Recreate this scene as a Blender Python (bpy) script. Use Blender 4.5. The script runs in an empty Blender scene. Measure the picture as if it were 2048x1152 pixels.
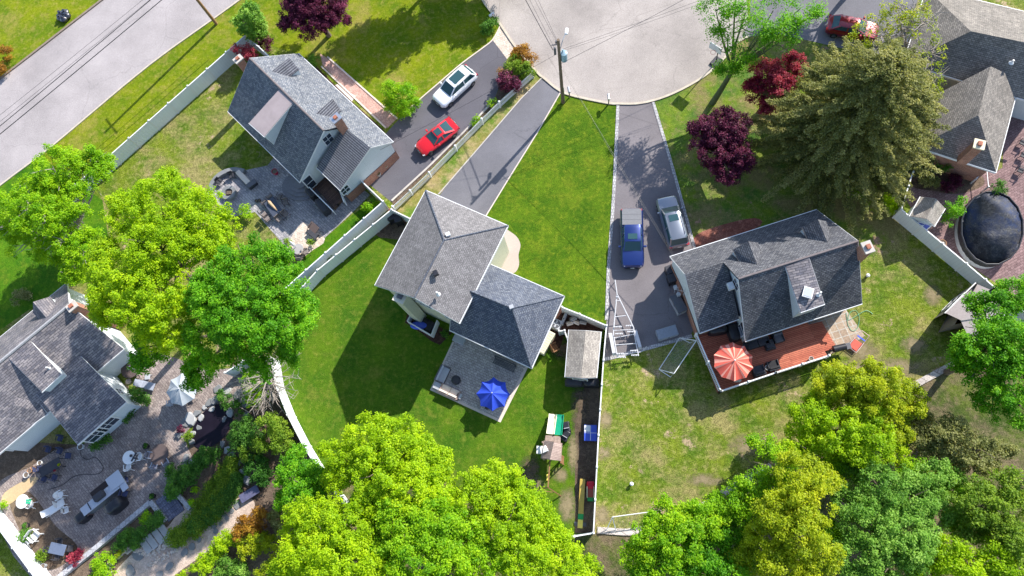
import bpy, math, random
import numpy as np
from mathutils import Vector, Matrix
random.seed(7); rng = np.random.default_rng(7)
S = bpy.context.scene
R = math.radians
# ------------------------------------------------------------------ camera
F, NX, NY, HC = 1420., 163., 424., 60.          # focal length in px of a 2048 px wide frame, nadir offset, height
U_ = Vector((NX, -NY, -F)).normalized() * -1
Y_ = (Vector((0, 1, 0)) - U_[1] * U_).normalized(); X_ = Y_.cross(U_)
RM = Matrix((X_, Y_, U_))
cd = bpy.data.cameras.new('camera'); cam = bpy.data.objects.new('camera', cd); S.collection.objects.link(cam)
cam.matrix_world = Matrix.Translation((0, 0, HC)) @ RM.to_4x4()
cd.sensor_width = 36; cd.lens = F / 2048 * 36; cd.clip_end = 3000; S.camera = cam
# ------------------------------------------------------------------ sky, sun, exposure
SUN_EL = 36.; SUND = Vector((0.628, 0.778, 0)).normalized()
w = bpy.data.worlds.new('World'); S.world = w; w.use_nodes = True
nt = w.node_tree; bg = nt.nodes['Background']; sk = nt.nodes.new('ShaderNodeTexSky'); sk.sky_type = 'NISHITA'
sk.sun_disc = False; sk.sun_elevation = R(SUN_EL); sk.sun_rotation = math.atan2(SUND.x, SUND.y)
sk.air_density = 1.0; sk.dust_density = 0.6; sk.altitude = 50
nt.links.new(sk.outputs[0], bg.inputs[0]); bg.inputs[1].default_value = 0.15
sd = bpy.data.lights.new('sun', 'SUN'); sd.energy = 4.7; sd.angle = R(0.5); sd.color = (1, .955, .88)
so = bpy.data.objects.new('sun', sd); S.collection.objects.link(so)
ray = -(SUND * math.cos(R(SUN_EL)) + Vector((0, 0, math.sin(R(SUN_EL)))))
so.rotation_euler = ray.to_track_quat('-Z', 'Y').to_euler(); so.location = (30, 30, 50)
S.view_settings.view_transform = 'Standard'; S.view_settings.look = 'None'; S.view_settings.exposure = 0.93; S.view_settings.gamma = 1

# ------------------------------------------------------------------ mapping of measured points to the ground plan
def P(px, py, h=0.):
    d = RM @ Vector((px - 1024, -(py - 576), -F)); t = (h - HC) / d.z
    return Vector((d.x * t, d.y * t, h))
def onplane(px, py, pl):
    d = RM @ Vector((px - 1024, -(py - 576), -F)); o = Vector((0, 0, HC)); n, c = pl
    t = (c - n.dot(o)) / n.dot(d); return o + d * t
def pxm(px, py, h=0): return 1 / (P(px + .5, py, h) - P(px - .5, py, h)).length     # px per metre
def ang(a, b, c, d): v = P(c, d) - P(a, b); return math.atan2(v.y, v.x)
def V(*a): return Vector(a)
def plane(a, b, c):
    n = (b - a).cross(c - a).normalized(); return (n, n.dot(a))
def pz(pl, x, y): n, c = pl; return (c - n.x * x - n.y * y) / n.z

# ------------------------------------------------------------------ materials
def srgb(r, g, b): return tuple(((c / 255) / 12.92 if c / 255 <= .04045 else ((c / 255 + .055) / 1.055) ** 2.4) for c in (r, g, b))
def newmat(name):
    m = bpy.data.materials.new(name); m.use_nodes = True; t = m.node_tree
    return m, t, t.nodes['Principled BSDF'], (lambda ty, **k: mk(t, ty, **k)), t.links.new
def mk(t, ty, **k):
    n = t.nodes.new(ty)
    for a, b in k.items(): setattr(n, a, b)
    return n
def noise(t, vec, scale, detail=3, rough=.6):
    n = mk(t, 'ShaderNodeTexNoise'); n.inputs['Scale'].default_value = scale; n.inputs['Detail'].default_value = detail
    n.inputs['Roughness'].default_value = rough; t.links.new(vec, n.inputs['Vector']); return n.outputs[0]
def ramp(t, fac, stops):
    n = mk(t, 'ShaderNodeValToRGB'); e = n.color_ramp.elements
    while len(e) < len(stops): e.new(.5)
    for i, (p, c) in enumerate(stops):
        e[i].position = p; c = (c, c, c) if isinstance(c, (int, float)) else c; e[i].color = (*c[:3], 1)
    t.links.new(fac, n.inputs[0]); return n.outputs[0]
def mix(t, fac, a, b, mode='MIX'):
    n = mk(t, 'ShaderNodeMix', data_type='RGBA', blend_type=mode)
    for s, v in ((n.inputs[0], fac), (n.inputs[6], a), (n.inputs[7], b)):
        if hasattr(v, 'is_linked') or hasattr(v, 'links'): t.links.new(v, s)
        elif isinstance(v, (int, float)): s.default_value = v
        else: s.default_value = (*v[:3], 1)
    return n.outputs[2]
def bump(t, h, b, strength=.4, dist=.02):
    n = mk(t, 'ShaderNodeBump'); n.inputs['Strength'].default_value = strength; n.inputs['Distance'].default_value = dist
    t.links.new(h, n.inputs['Height']); t.links.new(n.outputs[0], b.inputs['Normal'])
def coord(t, kind='Object', rot=0, scale=(1, 1, 1)):
    c = mk(t, 'ShaderNodeTexCoord'); m = mk(t, 'ShaderNodeMapping'); m.inputs['Rotation'].default_value = (0, 0, rot); m.inputs['Scale'].default_value = scale
    t.links.new(c.outputs[kind], m.inputs[0]); return m.outputs[0]
def mat(name, col, rough=.6, metal=0, var=.12, scale=6, bmp=.15, spec=.4, coat=0):
    m, t, b, N, L = newmat(name); v = coord(t); n = noise(t, v, scale, 4)
    c = mix(t, 1., col, ramp(t, n, [(.25, 1 - var), (.75, 1 + var * .6)]), 'MULTIPLY')
    L(c, b.inputs['Base Color']); b.inputs['Roughness'].default_value = rough; b.inputs['Metallic'].default_value = metal
    b.inputs['Specular IOR Level'].default_value = spec; b.inputs['Coat Weight'].default_value = coat
    if bmp: bump(t, noise(t, v, scale * 5, 2), b, bmp, .01)
    return m
def tiles(name, c1, c2, mortar, w, h, ms=.008, kind='UV', rot=0, rough=.8, bias=0, offs=.5, fine=.25, blot=.25, bmp=.5, squash=1):
    m, t, b, N, L = newmat(name); v = coord(t, kind, rot); n = mk(t, 'ShaderNodeTexBrick'); n.offset = offs
    for k, x in (('Scale', 1), ('Brick Width', w), ('Row Height', h), ('Mortar Size', ms), ('Bias', bias), ('Mortar Smooth', .1)): n.inputs[k].default_value = x
    n.inputs['Color1'].default_value = (*c1, 1); n.inputs['Color2'].default_value = (*c2, 1); n.inputs['Mortar'].default_value = (*mortar, 1)
    L(v, n.inputs['Vector'])
    c = mix(t, 1., n.outputs[0], ramp(t, noise(t, v, 7, 2, .8), [(.32, 1 - fine), (.68, 1 + fine)]), 'MULTIPLY')
    c = mix(t, 1., c, ramp(t, noise(t, v, .45, 3), [(.3, 1 - blot), (.7, 1 + blot * .6)]), 'MULTIPLY')
    if name.startswith('shingle'):
        st = mk(t, 'ShaderNodeMapping'); st.inputs['Scale'].default_value = (2.2, .25, 1); L(v, st.inputs[0]); c = mix(t, 1., c, ramp(t, noise(t, st.outputs[0], 1.3, 4, .7), [(.35, .86), (.65, 1.1)]), 'MULTIPLY')
    L(c, b.inputs['Base Color']); b.inputs['Roughness'].default_value = rough; b.inputs['Specular IOR Level'].default_value = .25
    if bmp: bump(t, n.outputs[0], b, bmp, .015)
    return m
def grass(name, dark, light, dry, dryamt=.5, fine=.5, soil=None, soilamt=.7, pscale=.22):
    m, t, b, N, L = newmat(name); v = coord(t)
    c = mix(t, ramp(t, noise(t, v, .35, 4), [(.38, 0.), (.62, 1.)]), dark, light)
    c = mix(t, ramp(t, noise(t, v, pscale, 5, .7), [(dryamt, 0.), (dryamt + .14, .85)]), c, dry)
    c = mix(t, ramp(t, noise(t, v, 1.6, 4, .7), [(.5, 0.), (.72, .7)]), c, dry)
    if soil: c = mix(t, ramp(t, noise(t, v, .3, 6, .75), [(soilamt, 0.), (soilamt + .06, 1.)]), c, soil)
    c = mix(t, 1., c, ramp(t, noise(t, v, 3.2, 2, .6), [(.3, 1 - fine * .35), (.7, 1 + fine * .35)]), 'MULTIPLY')
    f = noise(t, v, 11, 3, .75)
    c = mix(t, 1., c, ramp(t, f, [(.28, 1 - fine), (.5, 1.), (.72, 1 + fine)]), 'MULTIPLY')
    L(c, b.inputs['Base Color']); b.inputs['Roughness'].default_value = .9; b.inputs['Specular IOR Level'].default_value = .1
    bump(t, f, b, .7, .08); return m
def asphalt(name, col, var=.12, cracks=True, grain=.18, patch=None):
    m, t, b, N, L = newmat(name); v = coord(t)
    c = mix(t, 1., col, ramp(t, noise(t, v, .18, 5, .6), [(.3, 1 - var), (.7, 1 + var)]), 'MULTIPLY')
    c = mix(t, 1., c, ramp(t, noise(t, v, 14, 3, .7), [(.3, 1 - grain), (.7, 1 + grain)]), 'MULTIPLY')
    if cracks:
        vo = mk(t, 'ShaderNodeTexVoronoi', feature='DISTANCE_TO_EDGE'); vo.inputs['Scale'].default_value = .11
        n2 = noise(t, v, 1.2, 3); mm = mk(t, 'ShaderNodeVectorMath', operation='ADD'); L(v, mm.inputs[0]); L(n2, mm.inputs[1]); L(mm.outputs[0], vo.inputs['Vector'])
        c = mix(t, ramp(t, vo.outputs[0], [(.0, .5), (.0045, 0.)]), c, tuple(x * .55 for x in col))
    L(c, b.inputs['Base Color']); b.inputs['Roughness'].default_value = .85; b.inputs['Specular IOR Level'].default_value = .2
    bump(t, noise(t, v, 25, 2), b, .25, .01); return m
def leafmat(name, cols, trans=.52):
    m, t, b, N, L = newmat(name); a = mk(t, 'ShaderNodeAttribute', attribute_name='tint')
    k = len(cols) - 1; c = ramp(t, a.outputs['Fac'], [(i / k * .9 + .05, cc) for i, cc in enumerate(cols)])
    L(c, b.inputs['Base Color']); b.inputs['Roughness'].default_value = .55; b.inputs['Specular IOR Level'].default_value = .25
    tr = mk(t, 'ShaderNodeBsdfTranslucent'); L(mix(t, 1., c, (1.15, 1.1, .6), 'MULTIPLY'), tr.inputs[0]); ms = mk(t, 'ShaderNodeMixShader'); ms.inputs[0].default_value = trans
    L(b.outputs[0], ms.inputs[1]); L(tr.outputs[0], ms.inputs[2]); L(ms.outputs[0], t.nodes['Material Output'].inputs[0]); return m
def glassmat(name, col, rough=.08):
    m, t, b, N, L = newmat(name); b.inputs['Base Color'].default_value = (*col, 1); b.inputs['Roughness'].default_value = rough
    b.inputs['Specular IOR Level'].default_value = .9; b.inputs['Coat Weight'].default_value = .6; return m
def netmat(name, col, step=.12, th=.12):
    m, t, b, N, L = newmat(name); v = coord(t, 'UV'); n = mk(t, 'ShaderNodeTexBrick'); n.offset = 0
    for k, x in (('Scale', 1), ('Brick Width', step), ('Row Height', step), ('Mortar Size', step * th), ('Mortar Smooth', 0)): n.inputs[k].default_value = x
    n.inputs['Color1'].default_value = n.inputs['Color2'].default_value = (0, 0, 0, 1); n.inputs['Mortar'].default_value = (1, 1, 1, 1); L(v, n.inputs['Vector'])
    b.inputs['Base Color'].default_value = (*col, 1); L(n.outputs[0], b.inputs['Alpha']); return m

# ------------------------------------------------------------------ mesh building
TR = {}                                     # things whose parts are given in world coordinates
class MB:
    def __init__(s): s.v = []; s.f = []; s.m = []; s.M = Matrix.Identity(4)
    def at(s, x, y, z=0, rz=0): s.M = Matrix.Translation((x, y, z)) @ Matrix.Rotation(rz, 4, 'Z'); return s
    def add(s, vs, fs, mi=0):
        o = len(s.v); s.v += [s.M @ Vector(a) for a in vs]; s.f += [[o + i for i in f] for f in fs]; s.m += [mi] * len(fs); return s
    def box(s, c, d, mi=0, rx=0, ry=0, rz=0, taper=1):
        x, y, z = d[0] / 2, d[1] / 2, d[2] / 2; m = Matrix.Rotation(rz, 3, 'Z') @ Matrix.Rotation(ry, 3, 'Y') @ Matrix.Rotation(rx, 3, 'X')
        vs = [Vector(c) + m @ Vector((a * x * (taper if e > 0 else 1), b * y * (taper if e > 0 else 1), e * z)) for e in (-1, 1) for a, b in ((-1, -1), (1, -1), (1, 1), (-1, 1))]
        return s.add(vs, [(3, 2, 1, 0), (4, 5, 6, 7), (0, 1, 5, 4), (1, 2, 6, 5), (2, 3, 7, 6), (3, 0, 4, 7)], mi)
    def rbox(s, c, d, ch=.04, mi=0, rz=0, seg=3):          # rounded upright box, base centre c
        m = Matrix.Rotation(rz, 3, 'Z'); rings = []
        def ring(ins, z):
            o = []
            for cx, cy, a0 in ((1, 1, 0), (-1, 1, 90), (-1, -1, 180), (1, -1, 270)):
                for k in range(seg + 1):
                    a = R(a0 + 90 * k / seg); o.append(Vector(c) + m @ Vector((cx * (d[0] / 2 - ch) + (ch - ins) * math.cos(a), cy * (d[1] / 2 - ch) + (ch - ins) * math.sin(a), z)))
            return o
        hs = [(0, 0), (0, d[2] - ch)] + [(ch * (1 - math.cos(R(45 * k))), d[2] - ch + ch * math.sin(R(45 * k))) for k in (1, 2)]
        n = 4 * (seg + 1); vs = [p for i, z in hs for p in ring(min(i, ch * .98), z)]
        fs = [(j * n + k, j * n + (k + 1) % n, (j + 1) * n + (k + 1) % n, (j + 1) * n + k) for j in range(3) for k in range(n)]
        return s.add(vs, fs + [tuple(range(n - 1, -1, -1)), tuple(3 * n + k for k in range(n))], mi)
    def prism(s, pts, z0, z1, mi=0, mt=None, mb=None):
        pts = [(p[0], p[1]) for p in pts]; n = len(pts)
        if sum(pts[i][0] * pts[(i + 1) % n][1] - pts[(i + 1) % n][0] * pts[i][1] for i in range(n)) < 0: pts = pts[::-1]
        vs = [(*p, z0) for p in pts] + [(*p, z1) for p in pts]
        s.add(vs, [(i, (i + 1) % n, n + (i + 1) % n, n + i) for i in range(n)], mi); o = len(s.v) - 2 * n
        s.f += [[o + n + i for i in range(n)], [o + n - 1 - i for i in range(n)]]; s.m += [mi if mt is None else mt, mi]; return s
    def cyl(s, c, r, h, n=16, mi=0, r2=None, cap=True):
        r2 = r if r2 is None else r2; vs = []
        for rr, z in ((r, 0), (r2, h)): vs += [(c[0] + rr * math.cos(2 * math.pi * k / n), c[1] + rr * math.sin(2 * math.pi * k / n), c[2] + z) for k in range(n)]
        fs = [(k, (k + 1) % n, n + (k + 1) % n, n + k) for k in range(n)]
        if cap: fs += [tuple(range(n - 1, -1, -1)), tuple(n + k for k in range(n))]
        return s.add(vs, fs, mi)
    def lathe(s, c, prof, n=20, mi=0, sx=1, sy=1):
        vs = [(c[0] + sx * r * math.cos(2 * math.pi * k / n), c[1] + sy * r * math.sin(2 * math.pi * k / n), c[2] + z) for r, z in prof for k in range(n)]
        fs = [(j * n + k, j * n + (k + 1) % n, (j + 1) * n + (k + 1) % n, (j + 1) * n + k) for j in range(len(prof) - 1) for k in range(n)]
        return s.add(vs, fs, mi)
    def tube(s, pts, r, n=6, mi=0, closed=False):
        pts = [Vector(p) for p in pts]; k = len(pts); rs = r if isinstance(r, (list, tuple)) else [r] * k; vs = []
        for i, p in enumerate(pts):
            a = pts[(i - 1) % k] if (closed or i) else p; b = pts[(i + 1) % k] if (closed or i < k - 1) else p
            t = (b - a).normalized(); u = t.cross(Vector((0, 0, 1)) if abs(t.z) < .9 else Vector((1, 0, 0))).normalized(); q = t.cross(u)
            vs += [p + rs[i] * (math.cos(2 * math.pi * j / n) * u + math.sin(2 * math.pi * j / n) * q) for j in range(n)]
        m = k if closed else k - 1
        fs = [(i * n + j, ((i + 1) % k) * n + j, ((i + 1) % k) * n + (j + 1) % n, i * n + (j + 1) % n) for i in range(m) for j in range(n)]
        if not closed: fs += [tuple(range(n)), tuple((k - 1) * n + n - 1 - j for j in range(n))]
        return s.add(vs, fs, mi)
    def bar(s, a, b, w, h, mi=0):                       # rectangular bar, w horizontal
        a, b = Vector(a), Vector(b); t = (b - a).normalized(); u = t.cross(Vector((0, 0, 1)) if abs(t.z) < .95 else Vector((0, 1, 0))).normalized(); q = u.cross(t).normalized()
        vs = [p + u * x * w / 2 + q * y * h / 2 for p in (a, b) for x, y in ((-1, -1), (1, -1), (1, 1), (-1, 1))]
        return s.add(vs, [(0, 1, 2, 3), (7, 6, 5, 4), (0, 4, 5, 1), (1, 5, 6, 2), (2, 6, 7, 3), (3, 7, 4, 0)], mi)
    def ball(s, c, r, n=10, mi=0, sz=1, j=0):
        pr = [(max(.001, math.sin(math.pi * i / n)) * r * (1 + j * random.uniform(-1, 1)), -math.cos(math.pi * i / n) * r * sz) for i in range(n + 1)]
        return s.lathe(c, pr, n + 4, mi)
    def loft(s, rings, mi=0, cap=True):
        n = len(rings[0]); vs = [p for r_ in rings for p in r_]
        fs = [(j * n + k, j * n + (k + 1) % n, (j + 1) * n + (k + 1) % n, (j + 1) * n + k) for j in range(len(rings) - 1) for k in range(n)]
        if cap: fs += [tuple(range(n - 1, -1, -1)), tuple((len(rings) - 1) * n + k for k in range(n))]
        return s.add(vs, fs, mi)
    def build(s, name, mats, parent=None, smooth=False, off=None, kind=None):
        me = bpy.data.meshes.new(name); off = Vector(off) if off is not None else (TR.get(parent.name, Vector((0, 0, 0))) if parent is not None else Vector((0, 0, 0)))
        me.from_pydata([tuple(a - off) for a in s.v], [], s.f)
        mats = mats if isinstance(mats, (list, tuple)) else [mats]
        for m in mats: me.materials.append(m)
        if len(mats) > 1: me.polygons.foreach_set('material_index', s.m)
        uv = me.uv_layers.new(name='UVMap').data; Z = Vector((0, 0, 1))
        for p in me.polygons:
            n = p.normal; u = Z.cross(n).normalized() if abs(n.z) < .985 else Vector((1, 0, 0)); q = n.cross(u)
            for li in p.loop_indices:
                co = me.vertices[me.loops[li].vertex_index].co + off; uv[li].uv = (co.dot(u), co.dot(q))
        if smooth:
            me.polygons.foreach_set('use_smooth', [True] * len(me.polygons))
            if smooth != 1:
                try: me.set_sharp_from_angle(angle=R(smooth))
                except Exception: pass
        o = bpy.data.objects.new(name, me); S.collection.objects.link(o)
        if parent is not None:
            o.parent = parent
            if parent.name in TR: TR[o.name] = TR[parent.name]
        elif off is not None: o.location = off
        if kind: o['kind'] = kind
        return o
def tag(o, label, cat, group=None, kind=None):
    o['label'] = label; o['category'] = cat
    if group: o['group'] = group
    if kind: o['kind'] = kind
    return o
def thing(name, label, cat, loc=(0, 0, 0), group=None, traced=False, rz=0):
    o = bpy.data.objects.new(name, None); S.collection.objects.link(o); o.empty_display_size = .2
    o.location = loc; o.rotation_euler.z = rz; tag(o, label, cat, group)
    if traced: TR[o.name] = Vector(loc)
    return o
def copy_tree(o, loc=None, rz=None, label=None, group=None, scale=None, parent=None):
    c = o.copy(); S.collection.objects.link(c)
    if parent is not None: c.parent = parent
    for ch in [x for x in o.children]: copy_tree(ch, parent=c)
    if loc is not None: c.location = loc
    if rz is not None: c.rotation_euler.z = rz
    if scale: c.scale = (scale,) * 3
    if label: c['label'] = label
    if group: c['group'] = group
    return c
def single(mb, name, mats, label, cat, loc, group=None, smooth=False, rz=0):    # a thing that is one mesh, built in local coordinates
    o = mb.build(name, mats, smooth=smooth); o.location = loc; o.rotation_euler.z = rz; return tag(o, label, cat, group)
class Proto:
    """first call places the prototype itself, later calls place copies"""
    def __init__(s, o): s.o = o; s.used = False
    def __call__(s, px, py, rz=0, label=None, h=0, scale=None, group=None):
        loc = P(px, py, h)
        if not s.used:
            s.used = True; s.o.location = loc; s.o.rotation_euler.z = rz
            if label: s.o['label'] = label
            if scale: s.o.scale = (scale,) * 3
            if group: s.o['group'] = group
            return s.o
        return copy_tree(s.o, loc, rz, label, group, scale)

# ------------------------------------------------------------------ palette
G_LUSH = grass('lawn_lush', (.045, .105, .004), (.085, .15, .006), (.15, .18, .012), .53, .5, pscale=.13)
G_FRONT = grass('lawn_front', (.09, .15, .004), (.17, .205, .005), (.25, .21, .05), .52, .42)
G_DRY = grass('lawn_dry', (.072, .13, .01), (.145, .185, .016), (.25, .21, .085), .47, .78, (.34, .25, .16), .585)
G_SIDE = grass('lawn_side', (.035, .12, .004), (.075, .17, .005), (.12, .17, .012), .6, .45)
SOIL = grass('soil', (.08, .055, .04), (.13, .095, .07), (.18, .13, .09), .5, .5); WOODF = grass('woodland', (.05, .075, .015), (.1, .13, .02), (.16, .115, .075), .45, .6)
BARE = grass('bare_earth', (.2, .17, .09), (.32, .25, .16), (.4, .3, .22), .45, .4); MULCH = grass('mulch', (.045, .022, .018), (.075, .038, .03), (.1, .055, .04), .5, .6)
RMULCH = grass('mulch_red', (.17, .06, .045), (.24, .09, .065), (.3, .14, .1), .5, .5)
ROAD1 = asphalt('street_asphalt', (.33, .295, .29), .2, grain=.28); ROAD2 = asphalt('court_asphalt', (.33, .29, .265), .22, grain=.26)
DRV = asphalt('driveway_asphalt', (.105, .1, .115), .18, True); DRV2 = asphalt('driveway_asphalt_grey', (.15, .145, .16), .2, True)
DRV3 = asphalt('driveway_asphalt_brown', (.17, .152, .158), .2, True)
CONC = mat('concrete', (.46, .42, .38), .85, var=.2, scale=2); CONCW = mat('concrete_pale', (.6, .5, .44), .85, var=.12, scale=3)
KERB = mat('kerb', (.5, .43, .34), .85, var=.2, scale=3)
PAVE_D = tiles('pavers_dark', (.22, .175, .16), (.34, .28, .25), (.11, .09, .09), .3, .2, .012, rot=R(42), kind='Object', fine=.25, blot=.3)
PAVE_G = tiles('pavers_grey', (.38, .33, .32), (.55, .49, .46), (.18, .155, .15), .32, .2, .012, rot=R(25), kind='Object', blot=.2)
PAVE_1 = tiles('pavers_bluegrey', (.24, .23, .25), (.4, .37, .37), (.12, .11, .12), .34, .22, .012, rot=R(40), kind='Object', blot=.25)
PAVE_R = tiles('pavers_rose', (.42, .24, .2), (.55, .35, .29), (.28, .17, .14), .22, .11, .008, rot=R(42), kind='Object', blot=.2)
PAVE_C = tiles('pavers_cream', (.5, .4, .33), (.66, .55, .46), (.3, .25, .2), .3, .2, .01, rot=R(25), kind='Object', blot=.15)
PAVE_T = tiles('slabs_tan', (.3, .22, .16), (.42, .33, .24), (.4, .38, .34), .62, .6, .03, rot=R(-18), kind='Object', offs=0, blot=.25)
PAVE_P = tiles('pavers_plum', (.17, .1, .1), (.26, .165, .16), (.08, .05, .05), .3, .2, .012, rot=R(-30), kind='Object', blot=.2)
EDGE = tiles('edging_stone', (.36, .35, .36), (.5, .48, .47), (.12, .11, .11), .2, .3, .015, kind='UV')
STONE = mat('flagstone', (.19, .195, .2), .8, var=.3, scale=2, bmp=.3); PEB = mat('pebble', (.5, .42, .36), .8, var=.4, scale=5)
GRAVEL = grass('gravel', (.42, .32, .26), (.5, .39, .32), (.56, .45, .38), .5, .3)
BRICK = tiles('brick', (.3, .1, .06), (.42, .17, .1), (.4, .3, .24), .22, .075, .01, fine=.2)
BRICKT = mat('brick_top', (.35, .13, .08), .85, var=.3, scale=8)
SH1 = tiles('shingle_bluegrey', (.105, .115, .14), (.25, .255, .265), (.06, .07, .09), .24, .145, .02, fine=.26, blot=.1)
SH2 = tiles('shingle_grey', (.15, .142, .145), (.235, .222, .225), (.1, .095, .098), .24, .14, .018, fine=.22, blot=.12)
SH2D = tiles('shingle_slate', (.075, .09, .125), (.165, .18, .21), (.045, .05, .07), .24, .14, .02, fine=.22, blot=.12)
SH3 = tiles('shingle_charcoal', (.07, .073, .088), (.17, .17, .18), (.045, .045, .05), .28, .15, .024, fine=.22, blot=.18)
SH0 = tiles('shingle_taupe', (.12, .115, .135), (.28, .25, .25), (.07, .065, .075), .55, .19, .02, fine=.2, blot=.25)
SHR = tiles('shingle_rows', (.06, .06, .075), (.1, .1, .12), (.22, .22, .235), 400, .2, .045, fine=.3, blot=.15)
SH4 = tiles('shingle_tan', (.16, .145, .13), (.27, .24, .21), (.09, .08, .075), .3, .15, .016, fine=.25, blot=.15)
SHS = tiles('shingle_shed', (.27, .24, .21), (.4, .36, .31), (.17, .15, .14), .28, .14, .012, fine=.2)
MEMB = mat('membrane_roof', (.34, .28, .28), .7, var=.15, scale=1.2)
SIDING = tiles('siding_pale', (.62, .66, .68), (.64, .68, .7), (.42, .46, .48), 4, .13, .014, fine=.04, blot=.05, rough=.5)
SIDC = tiles('siding_cream', (.55, .55, .42), (.57, .57, .44), (.38, .38, .3), 4, .13, .014, fine=.04, blot=.05, rough=.5)
SIDG = tiles('siding_grey', (.3, .29, .25), (.32, .31, .27), (.2, .19, .17), 4, .13, .014, fine=.06, blot=.08)
WHITE = mat('white_trim', (.72, .72, .72), .45, var=.05); VINYL = tiles('vinyl_fence', (.72, .75, .77), (.75, .78, .8), (.55, .58, .6), .28, 9, .008, offs=0, fine=.03, blot=.06, rough=.4, bmp=.2)
GUTTER = mat('gutter_rose', (.66, .52, .48), .5, var=.05)
BLACK = mat('black_vinyl', (.022, .022, .028), .4, var=.3, scale=3); CHAR = mat('charcoal_fabric', (.045, .045, .055), .8, var=.25)
DGREY = mat('dark_grey', (.1, .1, .115), .6); LGREY = mat('light_grey', (.38, .39, .42), .6, var=.1); METAL = mat('galvanised', (.55, .56, .6), .35, .8, var=.1)
WPLA = mat('white_plastic', (.72, .72, .72), .4, var=.06); BEIGE = mat('beige_cushion', (.62, .53, .45), .85, var=.08); BLUEF = mat('blue_canvas', (.02, .06, .5), .75, var=.15, scale=3)
REDF = mat('coral_canvas', (.62, .1, .07), .8, var=.12); PINKF = mat('pale_coral_canvas', (.78, .33, .25), .8, var=.12); GREYF = mat('grey_canvas', (.34, .37, .4), .8, var=.12)
WOODW = mat('weathered_wood', (.33, .24, .19), .85, var=.3, scale=3); WOODB = mat('brown_wood', (.26, .13, .06), .8, var=.3); POLEW = mat('pole_wood', (.17, .12, .08), .85, var=.35, scale=3)
DECKM = tiles('red_deck_boards', (.36, .1, .06), (.46, .15, .09), (.09, .025, .018), 5, .14, .014, rot=R(-18), kind='Object', fine=.15, blot=.12)
SHINW = mat('cedar_shakes', (.36, .27, .25), .85, var=.35, scale=6)
BARK = mat('bark', (.16, .12, .09), .9, var=.4, scale=5, bmp=.6); BARKG = mat('bark_grey', (.36, .31, .27), .9, var=.3, scale=5)
GLASS = glassmat('window_glass', (.03, .045, .07)); CGLASS = glassmat('car_glass', (.03, .075, .085), .12); CGLASS.node_tree.nodes['Principled BSDF'].inputs['Coat Weight'].default_value = 0; CGLASS.node_tree.nodes['Principled BSDF'].inputs['Specular IOR Level'].default_value = .35; SKYL = glassmat('skylight_glass', (.42, .44, .47), .2)  # teal base of the car glass stands in for reflected light
TEAL = mat('green_plastic', (.0, .22, .12), .3, var=.08, spec=.6); YEL = mat('yellow_plastic', (.75, .62, .12), .4, var=.1); REDP = mat('red_plastic', (.55, .01, .03), .35); GRNP = mat('grass_green_plastic', (.02, .3, .08), .4)
CREAMP = mat('cream_plastic', (.75, .68, .5), .4); BLUEP = mat('blue_plastic', (.05, .1, .55), .4, var=.1); POOLC, t_, b_, _, L_ = newmat('pool_cover'); v_ = coord(t_)
L_(mix(t_, ramp(t_, noise(t_, v_, 1.3, 6, .75), [(.42, 0.), (.6, 1.)]), mix(t_, ramp(t_, noise(t_, v_, .35, 2), [(.4, 0.), (.6, 1.)]), (.018, .018, .022), (.02, .035, .09)), mix(t_, ramp(t_, noise(t_, v_, 14, 3, .8), [(.5, 0.), (.62, 1.)]), (.045, .045, .05), (.13, .125, .12))), b_.inputs['Base Color'])
b_.inputs['Roughness'].default_value = .6; b_.inputs['Specular IOR Level'].default_value = .3; bump(t_, noise(t_, v_, 2.2, 5, .7), b_, 1., .12)

# ------------------------------------------------------------------ ground, roads, paving
PLACED = []
def _inside(p, q):
    c = False; j = len(q) - 1
    for i in range(len(q)):
        if (q[i][1] > p[1]) != (q[j][1] > p[1]) and p[0] < (q[j][0] - q[i][0]) * (p[1] - q[i][1]) / (q[j][1] - q[i][1]) + q[i][0]: c = not c
        j = i
    return c
def _cross(a, b, c, d):
    f = lambda p, q, r: (q[0] - p[0]) * (r[1] - p[1]) - (q[1] - p[1]) * (r[0] - p[0])
    return f(a, b, c) * f(a, b, d) < 0 and f(c, d, a) * f(c, d, b) < 0
def overlaps(p, q):
    if max(x for x, y in p) < min(x for x, y in q) or max(x for x, y in q) < min(x for x, y in p) or max(y for x, y in p) < min(y for x, y in q) or max(y for x, y in q) < min(y for x, y in p): return False
    if any(_inside(a, q) for a in p) or any(_inside(a, p) for a in q): return True
    return any(_cross(p[i - 1], p[i], q[k - 1], q[k]) for i in range(len(p)) for k in range(len(q)))
def flat(name, pts, m):                                  # each sheet lies 4 mm above the ones it covers
    pts = [tuple(p) for p in pts]; z = .004 + max([l for q_, l in PLACED if overlaps(pts, q_)], default=0.); PLACED.append((pts, z)); q = [P(x, y) for x, y in pts]; mb = MB(); n = len(q)
    if sum(q[i].x * q[(i + 1) % n].y - q[(i + 1) % n].x * q[i].y for i in range(n)) < 0: q = q[::-1]
    mb.add([(a.x, a.y, z) for a in q], [tuple(range(n))]); return mb.build(name, m, kind='structure')
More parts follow.
